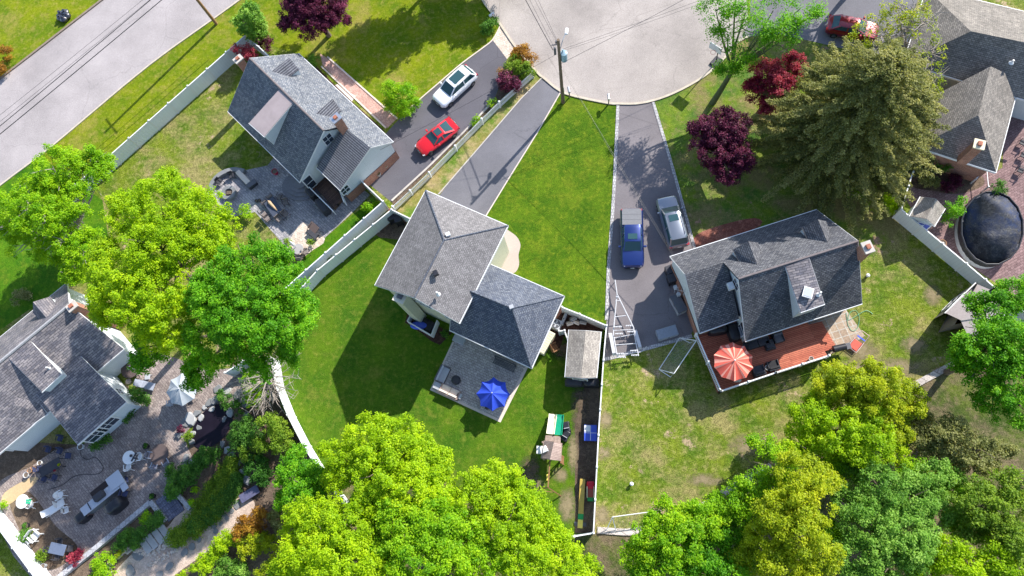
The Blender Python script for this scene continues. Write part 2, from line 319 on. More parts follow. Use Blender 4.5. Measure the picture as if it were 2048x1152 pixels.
def fademat(name, cols, edge=.35):
    m, t, b, N, L = newmat(name); o = coord(t); ge = mk(t, 'ShaderNodeNewGeometry'); pos = ge.outputs['Position']; ln = mk(t, 'ShaderNodeVectorMath', operation='LENGTH'); L(o, ln.inputs[0])
    a = mk(t, 'ShaderNodeMath', operation='SUBTRACT'); a.inputs[0].default_value = 1.0; L(ln.outputs['Value'], a.inputs[1]); n1 = mk(t, 'ShaderNodeMath', operation='MULTIPLY_ADD'); L(noise(t, pos, 1.8, 8, .75), n1.inputs[0]); n1.inputs[1].default_value = 3.2; n1.inputs[2].default_value = -.7; nn = mk(t, 'ShaderNodeMath', operation='MULTIPLY'); L(n1.outputs[0], nn.inputs[0]); L(a.outputs[0], nn.inputs[1])
    L(ramp(t, nn.outputs[0], [(.16, 0.), (.16 + edge * .7, .9)]), b.inputs['Alpha']); c = ramp(t, noise(t, pos, 5, 4, .7), [(.3, cols[0]), (.7, cols[1])]); L(c, b.inputs['Base Color']); b.inputs['Roughness'].default_value = .95; b.inputs['Specular IOR Level'].default_value = .1; return m
def patch(name, px, py, rx, ry, m, rz=0.):
    r0 = max(rx, ry); z = .004 + max([l for q_, l in PLACED if overlaps([(px - rx, py), (px, py - ry), (px + rx, py), (px, py + ry)], q_)], default=0.); s_ = pxm(px, py); mb = MB(); n = 24; mb.add([(0, 0, 0)] + [(math.cos(2 * math.pi * k / n), math.sin(2 * math.pi * k / n), 0) for k in range(n)], [(0, k + 1, (k + 1) % n + 1) for k in range(n)])
    PLACED.append(([(px + rx * math.cos(k), py + ry * math.sin(k)) for k in range(6)], z)); o = mb.build(name, m, kind='structure'); o.location = P(px, py, z); o.location.z = z; o.scale = (rx / s_, ry / s_, 1); o.rotation_euler.z = rz; return o
def curve(pts, k=6, closed=False):                       # Catmull-Rom through measured points
    n = len(pts); o = []
    for i in range(n if closed else n - 1):
        p0, p1, p2, p3 = [pts[j % n] if closed else pts[min(max(j, 0), n - 1)] for j in (i - 1, i, i + 1, i + 2)]
        for s in range(k):
            t = s / k; o.append(tuple(.5 * (2 * p1[c] + (p2[c] - p0[c]) * t + (2 * p0[c] - 5 * p1[c] + 4 * p2[c] - p3[c]) * t * t + (3 * p1[c] - p0[c] - 3 * p2[c] + p3[c]) * t ** 3) for c in range(len(p1))))
    if not closed: o.append(tuple(pts[-1]))
    return o
def strip(name, pts, w, z0, z1, m, world=False, kind='structure', parent=None, mb=None):
    q = [Vector(p) for p in pts] if world else [P(x, y) for x, y in pts]; own = mb is None; mb = mb or MB(); n = len(q); L, Rr = [], []
    for i in range(n):
        t = (q[min(i + 1, n - 1)] - q[max(i - 1, 0)]); t.z = 0; t.normalize(); u = Vector((-t.y, t.x, 0)) * w / 2; L.append(q[i] + u); Rr.append(q[i] - u)
    vs = [(a.x, a.y, z) for a, z in [(x, z0) for x in L] + [(x, z1) for x in L] + [(x, z1) for x in Rr] + [(x, z0) for x in Rr]]
    fs = [(r * n + i, (r + 1) * n + i, (r + 1) * n + i + 1, r * n + i + 1) for r in range(3) for i in range(n - 1)] + [(0, 3 * n, 2 * n, n), (n - 1, 2 * n - 1, 3 * n - 1, 4 * n - 1)]
    mb.add(vs, [f[::-1] for f in fs])
    return mb.build(name, m, parent=parent, kind=kind) if own else mb
    r_ = random.Random(int(pts[0][0])); q = curve(pts, k, True); return [(x + r_.gauss(0, j * .45), y + r_.gauss(0, j * .45)) for x, y in q]
g = MB(); g.add([(-400, -400, 0), (400, -400, 0), (400, 400, 0), (-400, 400, 0)], [(0, 1, 2, 3)]); g.build('ground', G_DRY, kind='structure')
flat('lawn_verge', [(-250, 560), (0, 372), (108, 290), (300, 130), (480, 0), (620, -110), (1000, -110), (965, 0), (1001, 50), (986, 81), (842, 199), (790, 240), (597, 107), (500, 80), (218, 312), (150, 370), (100, 420), (-50, 600)], G_FRONT)
flat('lawn_side', [(-120, 420), (60, 300), (205, 400), (230, 560), (130, 570), (0, 660), (-120, 760)], G_SIDE)
flat('lawn_across_street', [(-300, 380), (15, 147), (205, 0), (340, -110), (-200, -300)], G_FRONT)
flat('lawn_back', [(606, 580), (784, 420), (900, 500), (1210, 650), (1187, 1066), (1110, 1078), (900, 1200), (600, 1000), (560, 800), (548, 726)], grass('lawn_back_green', (.042, .11, .006), (.08, .15, .007), (.15, .165, .025), .56, .42, (.3, .21, .14), .72))
flat('lawn_centre', [(1121, 184), (1158, 194), (1217, 206), (1236, 208), (1229, 360), (1217, 534), (1213, 652), (1125, 616), (1000, 560), (930, 460), (972, 432), (1072, 270)], G_LUSH)
flat('lawn_strip_green', [(535, 600), (625, 497), (730, 410), (765, 405), (606, 552)], G_SIDE)
flat('lawn_hedge_bank', [(1300, 200), (1500, 60), (1900, 120), (1900, 300), (1770, 500), (1600, 560), (1390, 520)], grass('lawn_bank', (.06, .13, .02), (.14, .2, .015), (.2, .16, .07), .45, .5, (.28, .18, .12), .6))
flat('lawn_dry_strip', [(1081, 157), (1088, 157), (1041, 199), (980, 270), (877, 389), (800, 470), (740, 440), (788, 415), (858, 345), (963, 238), (1033, 173), (1070, 145)], grass('lawn_strip', (.1, .17, .02), (.24, .2, .06), (.38, .28, .15), .48, .4))
flat('soil_playground', [(1170, 770), (1200, 770), (1190, 1066), (1150, 1066), (1150, 850)], SOIL)
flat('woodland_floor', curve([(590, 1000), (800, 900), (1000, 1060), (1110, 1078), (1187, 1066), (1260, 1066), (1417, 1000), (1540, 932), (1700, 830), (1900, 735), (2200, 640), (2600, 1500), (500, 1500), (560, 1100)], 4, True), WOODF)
flat('driveway_shared', [(1121, 184), (1072, 270), (1016, 360), (965, 445), (850, 430), (902, 360), (980, 270), (1041, 199), (1083, 157)], DRV2)
flat('driveway_west', [(1014, 118), (986, 81), (966, 98), (924, 129), (877, 169), (842, 199), (800, 236), (760, 280), (700, 340), (730, 362), (783, 404), (860, 332), (935, 258), (985, 208), (1000, 170)], DRV)
flat('driveway_apron', [(1001, 51), (1033, 97), (1014, 118), (986, 81)], PAVE_C)
flat('driveway_east', [(1237, 208), (1305, 203), (1333, 297), (1350, 360), (1388, 497), (1420, 600), (1380, 672), (1290, 696), (1209, 717), (1214, 620), (1217, 534), (1229, 360)], DRV3)
court = [(950, -140), (955, -30), (965, 0), (985, 28), (1001, 50), (1033, 97), (1075, 146), (1088, 157), (1121, 183), (1158, 195), (1217, 207), (1237, 208), (1271, 208), (1305, 202), (1347, 187), (1396, 161), (1433, 133), (1458, 105), (1476, 84), (1500, 72), (1480, -140)]
flat('road_court', court, ROAD2)
flat('road_street', [(420, -164), (205, 0), (15, 147), (-150, 272), (-320, 420), (-160, 500), (0, 372), (108, 290), (300, 130), (480, 0), (690, -164)], ROAD1)
flat('driveway_far', [(1500, 40), (1478, 84), (1500, 73), (1557, 69), (1630, 84), (1700, 101), (1800, 130), (1835, 0), (1860, -100), (1500, -100)], DRV2)
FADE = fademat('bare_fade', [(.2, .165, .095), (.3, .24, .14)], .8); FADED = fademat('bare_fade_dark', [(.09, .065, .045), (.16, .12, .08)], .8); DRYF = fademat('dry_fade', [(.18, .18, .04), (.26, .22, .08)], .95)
for x, y, a, b_ in ((1135, 1010, 26, 50), (1065, 970, 34, 30), (1120, 950, 22, 22), (1146, 905, 16, 60)): patch('soil_worn_patch', x, y, a, b_, FADE)
for x, y, a, b_ in ((1212, 840, 18, 26), (1208, 905, 18, 22), (1205, 1030, 20, 26), (1720, 700, 50, 34), (1790, 735, 90, 30), (1865, 590, 26, 34), (1700, 735, 60, 20), (1830, 690, 40, 30), (1500, 890, 60, 30), (1410, 960, 50, 18)): patch('soil_worn_patch', x, y, a, b_, FADE)
for x, y, a, b_ in ((1160, 830, 24, 60), (1160, 800, 26, 40), (1060, 940, 30, 40), (1130, 700, 40, 30)): patch('soil_dark_patch', x, y, a, b_, FADED)  # darker bare soil with ragged fading edges
strip('kerb_court', curve(court[1:-1], 3), .2, 0, .11, KERB)
strip('kerb_street_near', curve([(-160, 500), (0, 372), (108, 290), (300, 130), (480, 0), (690, -164)], 4), .16, 0, .1, KERB)
strip('kerb_street_far', curve([(-320, 420), (-150, 272), (15, 147), (205, 0), (420, -164)], 4), .22, 0, .14, mat('kerb_weathered', (.22, .17, .13), .9, var=.3))
strip('edging_west_lawn', curve([(1001, 51), (986, 79), (966, 96), (924, 127), (877, 167), (842, 197), (812, 224)], 4), .12, 0, .06, CONCW)
strip('edging_shared_left', [(1083, 157), (1041, 199), (980, 270), (877, 389)], .1, 0, .06, CONC)
strip('edging_shared_right', [(1121, 185), (1072, 270), (1016, 360), (972, 432)], .1, 0, .06, CONCW)
strip('edging_east_left', [(1236, 210), (1229, 360), (1225, 429), (1217, 534), (1213, 640)], .28, 0, .05, EDGE)
strip('edging_east_right', [(1306, 204), (1334, 297), (1352, 360), (1390, 500)], .26, 0, .05, EDGE)
strip('edging_east_bottom', [(1209, 719), (1290, 698), (1384, 672)], .3, 0, .05, EDGE)
# west house: patio, front walk
flat('patio_west', [(535, 331), (470, 345), (440, 355), (427, 380), (440, 420), (468, 433), (510, 424), (576, 499), (590, 512), (605, 513), (626, 497), (700, 430), (740, 390), (690, 350), (560, 300)], PAVE_1)
flat('patio_corner_dining', curve([(574, 497), (607, 445), (650, 478), (626, 500), (600, 515)], 3, True), PAVE_C)
flat('walk_west_front', [(640, 107), (655, 117), (715, 168), (795, 236), (775, 256), (720, 208), (645, 130)], PAVE_R)
strip('edging_walk', [(655, 114), (795, 238)], .15, 0, .08, CONCW); strip('edging_walk_inner', [(643, 133), (772, 256)], .15, 0, .08, CONCW)
flat('walk_doorstep', [(676, 168), (690, 180), (712, 192), (704, 203), (680, 182), (668, 171)], CONCW)
flat('soil_front_bed', [(632, 132), (668, 168), (704, 203), (765, 258), (780, 280), (597, 107)], MULCH)
# centre house: patio, cream walk
flat('patio_border', [(905, 683), (860, 780), (1001, 845), (1056, 735)], CONCW)
flat('patio_back', [(925, 650), (909, 683), (864, 777), (998, 838), (1050, 735), (1056, 700)], PAVE_G)
flat('walk_front_cream', curve([(1000, 450), (1014, 459), (1033, 473), (1041, 490), (1037, 510), (1038, 530), (1028, 546), (1000, 545), (960, 540), (970, 480)], 4, True), mat('aggregate_cream', (.44, .36, .31), .9, var=.12, scale=12))
flat('soil_utility_bed', [(1115, 612), (1210, 655), (1202, 668), (1130, 668), (1118, 700), (1080, 690)], MULCH)
flat('soil_rear_bed', [(815, 625), (905, 665), (880, 690), (862, 682), (845, 668), (810, 645)], MULCH)
flat('soil_narrow_bed', [(620, 540), (612, 548), (765, 425), (783, 420), (765, 405)], RMULCH)
flat('soil_bin_bed', [(783, 425), (815, 440), (800, 480), (760, 475), (740, 462)], SOIL)
flat('soil_driveway_bed', [(1000, 172), (1018, 160), (1030, 172), (963, 236), (858, 342), (788, 412), (783, 404), (860, 332), (935, 258), (985, 208)], SOIL)
strip('edging_bed', [(984, 206), (935, 258), (860, 332), (784, 402)], .18, 0, .12, CONC)
# east house
flat('patio_east_slabs', [(1600, 650), (1691, 618), (1730, 672), (1700, 690), (1650, 715)], PAVE_T)
flat('soil_red_bed', curve([(1385, 497), (1392, 470), (1450, 448), (1510, 436), (1520, 452), (1440, 490), (1400, 505)], 3, True), RMULCH)
# north-east house
flat('patio_north_east', [(1843, 310), (1812, 400), (1850, 460), (1960, 545), (2060, 610), (2300, 600), (2300, 100), (2010, 200), (2005, 335), (1990, 345)], PAVE_P)
flat('soil_bed_north_east', curve([(1838, 318), (1905, 335), (1960, 350), (1965, 372), (1915, 388), (1870, 382), (1822, 370)], 4, True), SOIL)
flat('soil_bed_outside', curve([(1790, 270), (1830, 240), (1840, 300), (1825, 345), (1800, 360), (1778, 320)], 4, True), SOIL)
strip('edging_brick_bed', curve([(1784, 262), (1775, 300), (1783, 330), (1802, 360)], 5), .2, 0, .12, BRICK)
# south-west house: patio, bed, gravel walk, steps
flat('soil_garden_bank', [(130, 1152), (310, 990), (350, 960), (375, 900), (480, 700), (548, 726), (561, 811), (613, 896), (700, 1010), (640, 1300), (100, 1300)], SOIL)
flat('soil_shade_bed', [(0, 905), (80, 885), (170, 890), (60, 960), (0, 980), (-60, 1000)], SOIL)
flat('patio_south_west', curve([(-20, 975), (60, 935), (110, 900), (165, 890), (255, 812), (285, 775), (262, 735), (300, 700), (420, 740), (500, 735), (500, 800), (430, 815), (368, 870), (385, 915), (350, 960), (360, 1010), (320, 1050), (300, 1003), (130, 1150), (60, 1152), (0, 1060)], 2, True), PAVE_D)
flat('path_pale_gravel', curve([(230, 1160), (262, 1110), (330, 1060), (372, 1005), (392, 1010), (380, 1040), (340, 1075), (420, 1050), (455, 1010), (492, 992), (510, 1012), (480, 1050), (420, 1100), (350, 1150), (330, 1180)], 4, True), GRAVEL)
flat('soil_flower_bed', curve([(18, 1000), (60, 985), (110, 1050), (150, 1085), (150, 1110), (100, 1140), (60, 1100)], 4, True), SOIL)
flat('path_sandy_corner', curve([(10, 985), (62, 955), (75, 962), (25, 1005), (5, 1010)], 4, True), mat('sandstone', (.5, .36, .2), .85, var=.2))
for k, q in enumerate(([(1195, 1060), (1255, 1064), (1300, 1060), (1330, 1045)], [(1400, 1015), (1480, 966), (1542, 930)], [(1820, 775), (1870, 748), (1912, 727), (1960, 715)])):
    strip('path_stone_edge', curve(q, 5), .5, 0, .12 + .001 * k, tiles('stone_coping', (.42, .37, .34), (.52, .46, .42), (.2, .17, .15), .9, .5, .02, kind='Object', rot=.5) if k == 0 else bpy.data.materials['stone_coping'])
pl = P(545, 820); mb = MB(); mb.lathe((0, 0, 0), [(.01, .03), (1.55, .03), (1.62, .05)], 24, sx=.95, sy=1.35)
o = mb.build('water_pond', mat('pond_water', (.012, .009, .016), .25, var=.3, scale=1, spec=.15, bmp=.05), kind='structure'); o.location = P(425, 852, .05); o.rotation_euler.z = R(-38)

# ------------------------------------------------------------------ fences
def fence(label, tops, h=1.83, post=2.4, name='vinyl_fence', ends=(True, True), w=.05, pm=WHITE, panel=VINYL, cap=True, group=None):
    q = [P(x, y, h) for x, y in tops]; base = Vector((q[0].x, q[0].y, 0)); t = thing(name, label, 'fence', base, group, True); k0 = 0
    for i in range(len(q) - 1):
        a, b = q[i], q[i + 1]; L = (b - a).length; n = max(1, round(L / post))
        mb = MB()
        for j in range(n):
            p0 = a.lerp(b, (j + .012) / n); p1 = a.lerp(b, (j + .988) / n); z = h - .04 - .0001 * j
            mb.bar((p0.x, p0.y, z / 2 + .02), (p1.x, p1.y, z / 2 + .02), w, z - .06)
        mb.build('panel', panel, t)
        mb = MB(); d = (b - a).normalized() * .05; mb.bar((a.x + d.x, a.y + d.y, h - .03), (b.x - d.x, b.y - d.y, h - .03), w + .045, .08); mb.build('top_rail', pm, t)
        for j in range(n + 1 if i == len(q) - 2 else n):
            p = a.lerp(b, j / n); mb = MB(); mb.box((p.x, p.y, (h + .08) / 2), (.13, .13, h + .08), rz=math.atan2(b.y - a.y, b.x - a.x))
            mb.box((p.x, p.y, h + .11), (.17, .17, .05), rz=math.atan2(b.y - a.y, b.x - a.x), taper=.6); mb.build('post', pm, t)
    return t
fence('tall white vinyl fence beside the wide street, behind the roof with the flat grey dormer', [(555, 128), (518, 94), (490, 71), (218, 312), (180, 344), (120, 395)])
fence('tall white fence on the patio side of the narrow red mulch strip', [(718, 357), (766, 403), (612, 540), (560, 586)])
fence('tall white fence on the big lawn side of the narrow mulch strip', [(822, 438), (783, 419), (635, 540), (606, 572), (570, 603)])
fence('long curving white fence between the paved pond garden and the green back lawn', [(450, 745), (487, 722), (542, 716), (551, 770), (575, 830), (606, 890), (640, 945), (690, 1012)])
fence('long white fence seen edge-on between the shingled shed and the boat trailer', [(1124, 614), (1159, 628), (1213, 651), (1207, 720), (1197, 870), (1187, 1066), (1148, 1073), (1108, 1079)])
fence('tall white fence wrapping the paved yard with the covered oval pool', [(1843, 297), (1826, 344), (1817, 372), (1803, 419), (1885, 487), (1933, 527), (2010, 592), (2090, 655)])
fence('sunlit white fence in the lower left corner beside the white plastic chairs', [(-60, 985), (-8, 1050), (60, 1142), (110, 1210)])
fence('short white fence stub beside the air conditioner and the plastic shed steps', [(1118, 662), (1129, 661), (1136, 680)], h=1.5, post=1.2)
# low picket fence
q = [P(x, y, 1.0) for x, y in [(1065, 144), (1033, 172), (998, 204), (963, 238), (910, 292), (858, 345), (820, 381), (785, 413)]]
t = thing('picket_fence', 'low white picket fence between the two driveways, running down from the shrubs', 'fence', (q[0].x, q[0].y, 0), None, True)
for i in range(len(q) - 1):
    a, b = q[i], q[i + 1]; L = (b - a).length; mb = MB(); n = int(L / .13)
    for z in (.25, .88): mb.bar((a.x, a.y, z), (b.x, b.y, z), .05, .09)
    for j in range(1, n):
        p = a.lerp(b, j / n); mb.box((p.x, p.y, .53), (.075, .035, .96), rz=math.atan2(b.y - a.y, b.x - a.x))
    mb.build('panel', WHITE, t)
for p in q: mb = MB(); mb.box((p.x, p.y, .55), (.15, .15, 1.1)); mb.box((p.x, p.y, 1.13), (.19, .19, .06), taper=.5); mb.build('post', WHITE, t)

# ------------------------------------------------------------------ houses
def inset(pts, d):
    n = len(pts); o = []; A = sum(pts[i].x * pts[(i + 1) % n].y - pts[(i + 1) % n].x * pts[i].y for i in range(n)); s = 1 if A > 0 else -1
    for i in range(n):
        a, b, c = pts[i - 1], pts[i], pts[(i + 1) % n]; e1 = (b - a).to_2d().normalized(); e2 = (c - b).to_2d().normalized()
        n1 = Vector((-e1.y, e1.x)) * s; n2 = Vector((-e2.y, e2.x)) * s; k = n1 + n2; k = k / max(.3, k.dot(n1)) if k.length > 1e-6 else n1
        k = k * d; o.append(Vector((b.x + k.x, b.y + k.y, 0)))
    return o
class Roof:
    def __init__(s, faces, t=.18, world=False, skip=()):
        s.skip = skip
        s.t = t; s.F = [[Vector(p) if world else P(*p) for p in f] for f in faces]; s.pl = []
        for f in s.F:
            n = Vector((0, 0, 0))
            for i in range(len(f)): a, b = f[i], f[(i + 1) % len(f)]; n += a.cross(b)
            n.normalize(); n = n if n.z > 0 else -n; c = sum(f, Vector()) / len(f); s.pl.append((n, n.dot(c)))
    def z(s, x, y, default=3):
        best = None
        for f, pl in zip(s.F, s.pl):
            n = len(f); ins = False; j = n - 1
            for i in range(n):
                if (f[i].y > y) != (f[j].y > y) and x < (f[j].x - f[i].x) * (y - f[i].y) / (f[j].y - f[i].y) + f[i].x: ins = not ins
                j = i
            if ins: zz = pz(pl, x, y); best = zz if best is None else max(best, zz)
        if best is None: best = min((abs((sum(f, Vector()) / len(f) - Vector((x, y, 0))).to_2d().length), pz(pl, x, y)) for f, pl in zip(s.F, s.pl))[1]
        return best
    def build(s, parent, m, fm=WHITE, name='roof', fname='fascia', only=None):
        key = {}; vs = []
        def vid(p):
            k = (round(p.x, 2), round(p.y, 2), round(p.z, 2))
            if k not in key: key[k] = len(vs); vs.append(p)
            return key[k]
        fs = []
        for f in s.F:
            ids = [vid(p) for p in f]; a = sum(f[i].x * f[(i + 1) % len(f)].y - f[(i + 1) % len(f)].x * f[i].y for i in range(len(f)))
            fs.append(ids if a > 0 else ids[::-1])
        n = len(vs); mb = MB(); top = []
        for f in fs:                                   # fan so that slightly uneven corners stay solid
            top.append(f)
        mb.add(vs + [v - Vector((0, 0, s.t)) for v in vs], top + [[n + i for i in f[::-1]] for f in top])
        ed = {}
        for f in fs:
            for i in range(len(f)): ed[(f[i], f[(i + 1) % len(f)])] = 1
        o = mb.build(name, m, parent); fb = MB(); c = sum(vs, Vector()) / len(vs)
        for (a, b) in ed:
            if (b, a) not in ed:
                va, vb = vs[a], vs[b]; d = (vb - va).normalized(); out = Vector((d.y, -d.x, 0)).normalized() * .03
                m_ = (va + vb) / 2
                if any(((m_ - A_).to_2d().length + (m_ - B_).to_2d().length) < (A_ - B_).to_2d().length + .25 for A_, B_ in s.skip): continue
                if abs(d.z) < .12: fb.bar(va + out - Vector((0, 0, s.t * .5 + .02)) - d * .03, vb + out - Vector((0, 0, s.t * .5 + .02)) + d * .03, .06, s.t)
                else: fb.bar(va + out * .6 - Vector((0, 0, s.t * .5 + .03)), vb + out * .6 - Vector((0, 0, s.t * .5 + .03)), .022, s.t - .02)
        if fb.v: fb.build(fname, fm, o)
        s.obj = o; return o
def walls(parent, foot, roof, m, z0=0, z1=None, name='wall', out=0, drop=.16):
    f = inset(foot, -out) if out else foot; n = len(f); mb = MB(); A = sum(f[i].x * f[(i + 1) % n].y - f[(i + 1) % n].x * f[i].y for i in range(n))
    if A < 0: f = f[::-1]
    top = [z1 if z1 is not None else roof.z(p.x, p.y) - drop for p in f]
    mb.add([(p.x, p.y, z0) for p in f] + [(p.x, p.y, z) for p, z in zip(f, top)], [(i, (i + 1) % n, n + (i + 1) % n, n + i) for i in range(n)])
    return mb.build(name, m, parent)
def window(parent, foot, px, py, h, w=.9, hh=1.2, name='window', fr=WHITE, pane=GLASS, bars=1, out=0):
    p = P(px, py, h); best = None; n = len(foot); cen = sum(foot, Vector()) / n
    for i in range(n):
        a, b = foot[i], foot[(i + 1) % n]; d = (b - a); d.z = 0; t = max(0, min(1, (p - a).to_2d().dot(d.to_2d()) / max(1e-6, d.to_2d().length_squared))); q = a + d * t
        dist = (q - p).to_2d().length
        if best is None or dist < best[0]: best = (dist, q, d.normalized())
    _, q, d = best; nn = Vector((d.y, -d.x, 0))
    if nn.to_2d().dot((q - cen).to_2d()) < 0: nn = -nn
    rz = math.atan2(d.y, d.x); mb = MB(); c = Vector((q.x, q.y, h)) + nn * (.03 + out)
    for s in (-1, 1): mb.box(c + d * s * w / 2, (.09, .07, hh + .09), rz=rz); mb.box(c + Vector((0, 0, s * hh / 2)), (w - .09, .072, .09), rz=rz)
    for k in range(bars): mb.box(c + d * w * ((k + 1) / (bars + 1) - .5) + nn * .002, (.04, .05, hh - .09), rz=rz)
    if hh > .8: mb.box(c + nn * .004, (w - .09, .05, .04), rz=rz)
    o = mb.build(name, fr, parent); mb = MB(); mb.box(c - nn * .01, (w - .08, .03, hh - .08), rz=rz); mb.build('pane', pane, o); return o
def chimney(parent, px, py, htop, w=.9, d=.55, rz=0, m=BRICK, capm=None, z0=0, cap=.12, flue=True):
    p = P(px, py, htop); mb = MB(); mb.box((p.x, p.y, (htop + z0) / 2), (w, d, htop - z0), rz=rz); o = mb.build('chimney', m, parent)
    mb = MB(); mb.box((p.x, p.y, htop + cap / 2 + .001), (w + .14, d + .14, cap), rz=rz); mb.build('chimney_cap', capm or CONC, o)
    if flue: mb = MB(); mb.box((p.x, p.y, htop + cap + .09), (w * .45, d * .5, .18), rz=rz); mb.box((p.x, p.y, htop + cap + .181), (w * .3, d * .33, .004), rz=rz); mb.build('flue', BRICKT if m is BRICK else DGREY, o)
    return o
def vent(parent, px, py, h, r=.06, L=.5, m=WHITE, name='vent_pipe'):
    p = P(px, py, h); mb = MB(); mb.cyl((p.x, p.y, h - .15), r, L, 10); mb.cyl((p.x, p.y, h - .13), r * 2.6, .16, 10, r2=r * 1.2); mb.build(name, m, parent)
def gable_dormer(parent, pl, RB, RF, EF, EB, m, wm=SIDING, win=True, mf=.8):
    rb = onplane(*RB, pl); rf = P(*RF, rb.z); eb = onplane(*EB, pl); ef = P(*EF, eb.z); d = (rf - rb); d.z = 0; d.normalize(); nn = Vector((-d.y, d.x, 0))
    def mir(p): q = p - rb; k = q.dot(nn); return p - nn * (1 + mf) * k
    eb2, ef2 = mir(eb), mir(ef); r = Roof([[rb, rf, ef, eb], [rf, rb, eb2, ef2]], .1, True); ro = r.build(parent, m, fm=m, name='dormer_roof')
    wd = [(ef - ef2) * .5]; c = (ef + ef2) * .5 - d * .06; u = (ef - ef2).normalized(); hw = (ef - ef2).length / 2 - .03; mb = MB()
    p1, p2 = c + u * hw, c - u * hw; b1 = eb - u * .03; b2 = eb2 + u * .03
    def dn(p): return Vector((p.x, p.y, pz(pl, p.x, p.y) - .05))
    pk = Vector((rf.x - d.x * .06, rf.y - d.y * .06, rf.z - .12)); t1, t2 = p1 - V(0, 0, .1), p2 - V(0, 0, .1)
    mb.add([dn(p1), t1, pk, t2, dn(p2), b1 - V(0, 0, .1), b2 - V(0, 0, .1), dn(b1), dn(b2)], [(0, 1, 2, 3, 4), (0, 7, 5, 1), (4, 3, 6, 8)]); wo = mb.build('dormer_wall', wm, parent)
    if win: mb = MB(); cc = (p1 + p2) * .5 + d * .03; z = (dn(p1).z + ef.z) / 2 - .05; mb.box((cc.x, cc.y, z), (.8, .06, min(.9, (ef.z - dn(p1).z) * .8)), rz=math.atan2(u.y, u.x)); mb.build('dormer_window', GLASS, wo)
def shed_dormer(parent, pl, TL, TR, BR, BL, h, m, wm=SIDING, name='dormer_roof'):
    tl, tr = onplane(*TL, pl), onplane(*TR, pl); bl, br = P(*BL, h), P(*BR, h); up = V(0, 0, .02)
    r = Roof([[tl + up, tr + up, br, bl]], .12, True); r.build(parent, m, name=name)
    def dn(p): return Vector((p.x, p.y, pz(pl, p.x, p.y) - .05))
    cen = (tl + tr + bl + br) / 4; s = lambda p: p + (cen - p).normalized() * .15 - V(0, 0, .1); a, b, c, d = s(tl), s(tr), s(br), s(bl)
    mb = MB(); mb.add([a, b, c, d, dn(c), dn(d)], [(3, 2, 4, 5), (0, 3, 5), (1, 4, 2)]); return mb.build('dormer_wall', wm, parent)
def antenna(parent, px, py, h):
    p = P(px, py, h); mb = MB(); mb.tube([(p.x, p.y, h - 1), (p.x, p.y, h + .6)], .02); d = Vector((.8, -.2, 0))
    mb.tube([p - d, p + d], .015)
    for k in range(-3, 4): e = Vector((.1, .4, 0)) * (1 - .08 * abs(k)); c = p + d * k / 3.2; mb.tube([c - e, c + e], .01)
    mb.build('antenna', METAL, parent)
def solveh(pl, bp, cp, lo=3, hi=7):         # height at which point bp stands vertically over roof-plane point cp
    c = onplane(*cp, pl); best = min(((P(*bp, lo + (hi - lo) * i / 200) - c).to_2d().length, lo + (hi - lo) * i / 200) for i in range(201)); return best[1]

# west house
A0 = P(499, 116, 6.5); hw = thing('house', 'pale sided house with dark blue-grey shingles and flat grey dormer, beside the red car', 'house', (A0.x, A0.y, 0), None, True)
rN, rS = (499, 116, 6.5), (647, 261, 6.5); a, b, c_, d_ = (597, 107, 3.2), (786, 283.5, 3.2), (455.7, 222.5, 3.2), (598.6, 363.5, 3.2)
WRB, WRF = (693, 256, 4.75), (740, 295, 4.75)
neb = (686, 190, 3.2); plNE = plane(P(*rN), P(*rS), P(597, 107, 3.2)); plSW = plane(P(*rN), P(*rS), P(*d_))
wr0 = onplane(691, 257, plNE); wr1 = P(740, 295, wr0.z)
rs = P(*rS); dd = (P(*rS) - P(*rN)).normalized(); cutS = onplane(647 + 0, 261, plNE)
nf = P(*a) + (P(*b) - P(*a)).normalized() * (rs - P(*rN)).length
main = Roof([[P(*rN), P(*a), nf, rs], [P(*rN), rs, P(*d_), P(*c_)]], .2, True, skip=[(nf, wr0)]); main.build(hw, SH1)
nfb = nf + (P(*b) - nf).normalized() * .02
wing = Roof([[nf - dd * .25 + V(0, 0, .01), P(*b), wr1, wr0 - dd * .3 + V(0, 0, .01)], [wr1, wr0 + dd * -.3 + V(0, 0, .01), P(633.6, 335, 3.2), P(680, 380, 3.2)]], .18, True)
ww1 = Roof(wing.F[:1], .16, True, skip=[(nf, wr0), (wr0 - dd, wr1 + dd)]); ww1.build(hw, SH1); ww2 = Roof(wing.F[1:], .16, True, skip=[(wr0, P(633.6, 335, 3.2)), (wr0 - dd, wr1 + dd)]); ww2.build(hw, SHR)
fm = inset([P(*a), P(*rN), P(*c_), P(*d_), rs, nf], .3); walls(hw, fm, main, SIDING)
fw = inset([nf, P(*b), wr1, P(680, 380, 3.2), P(633.6, 335, 3.2) - dd * .5, wr0 - dd * .5], .22); walls(hw, fw, wing, SIDING, z0=1.3)
walls(hw, fw, None, BRICK, 0, 1.35, 'brick_base', out=.06); walls(hw, fm, None, BRICK, 0, .5, 'brick_base', out=.05)
WFM = fm
window(hw, fm, 659, 281, 4.7, .95, 1.3); window(hw, fw, 690, 379, 2.3, .9, 1.1); window(hw, fm, 620, 365, 1.6, .9, 2, 'door', bars=0)
h = solveh(plSW, (528.7, 273), (546.7, 297)); shed_dormer(hw, plSW, (558, 179.6), (586, 205.6), (528.7, 273), (498, 246), h, MEMB)
gable_dormer(hw, plNE, (543.8, 142.5), (578.5, 115.6), (596, 138), (577.6, 153), SHR, mf=.5)
gable_dormer(hw, plNE, (632.5, 227), (665, 197.7), (681, 220), (667.5, 236), SHR, mf=.5)
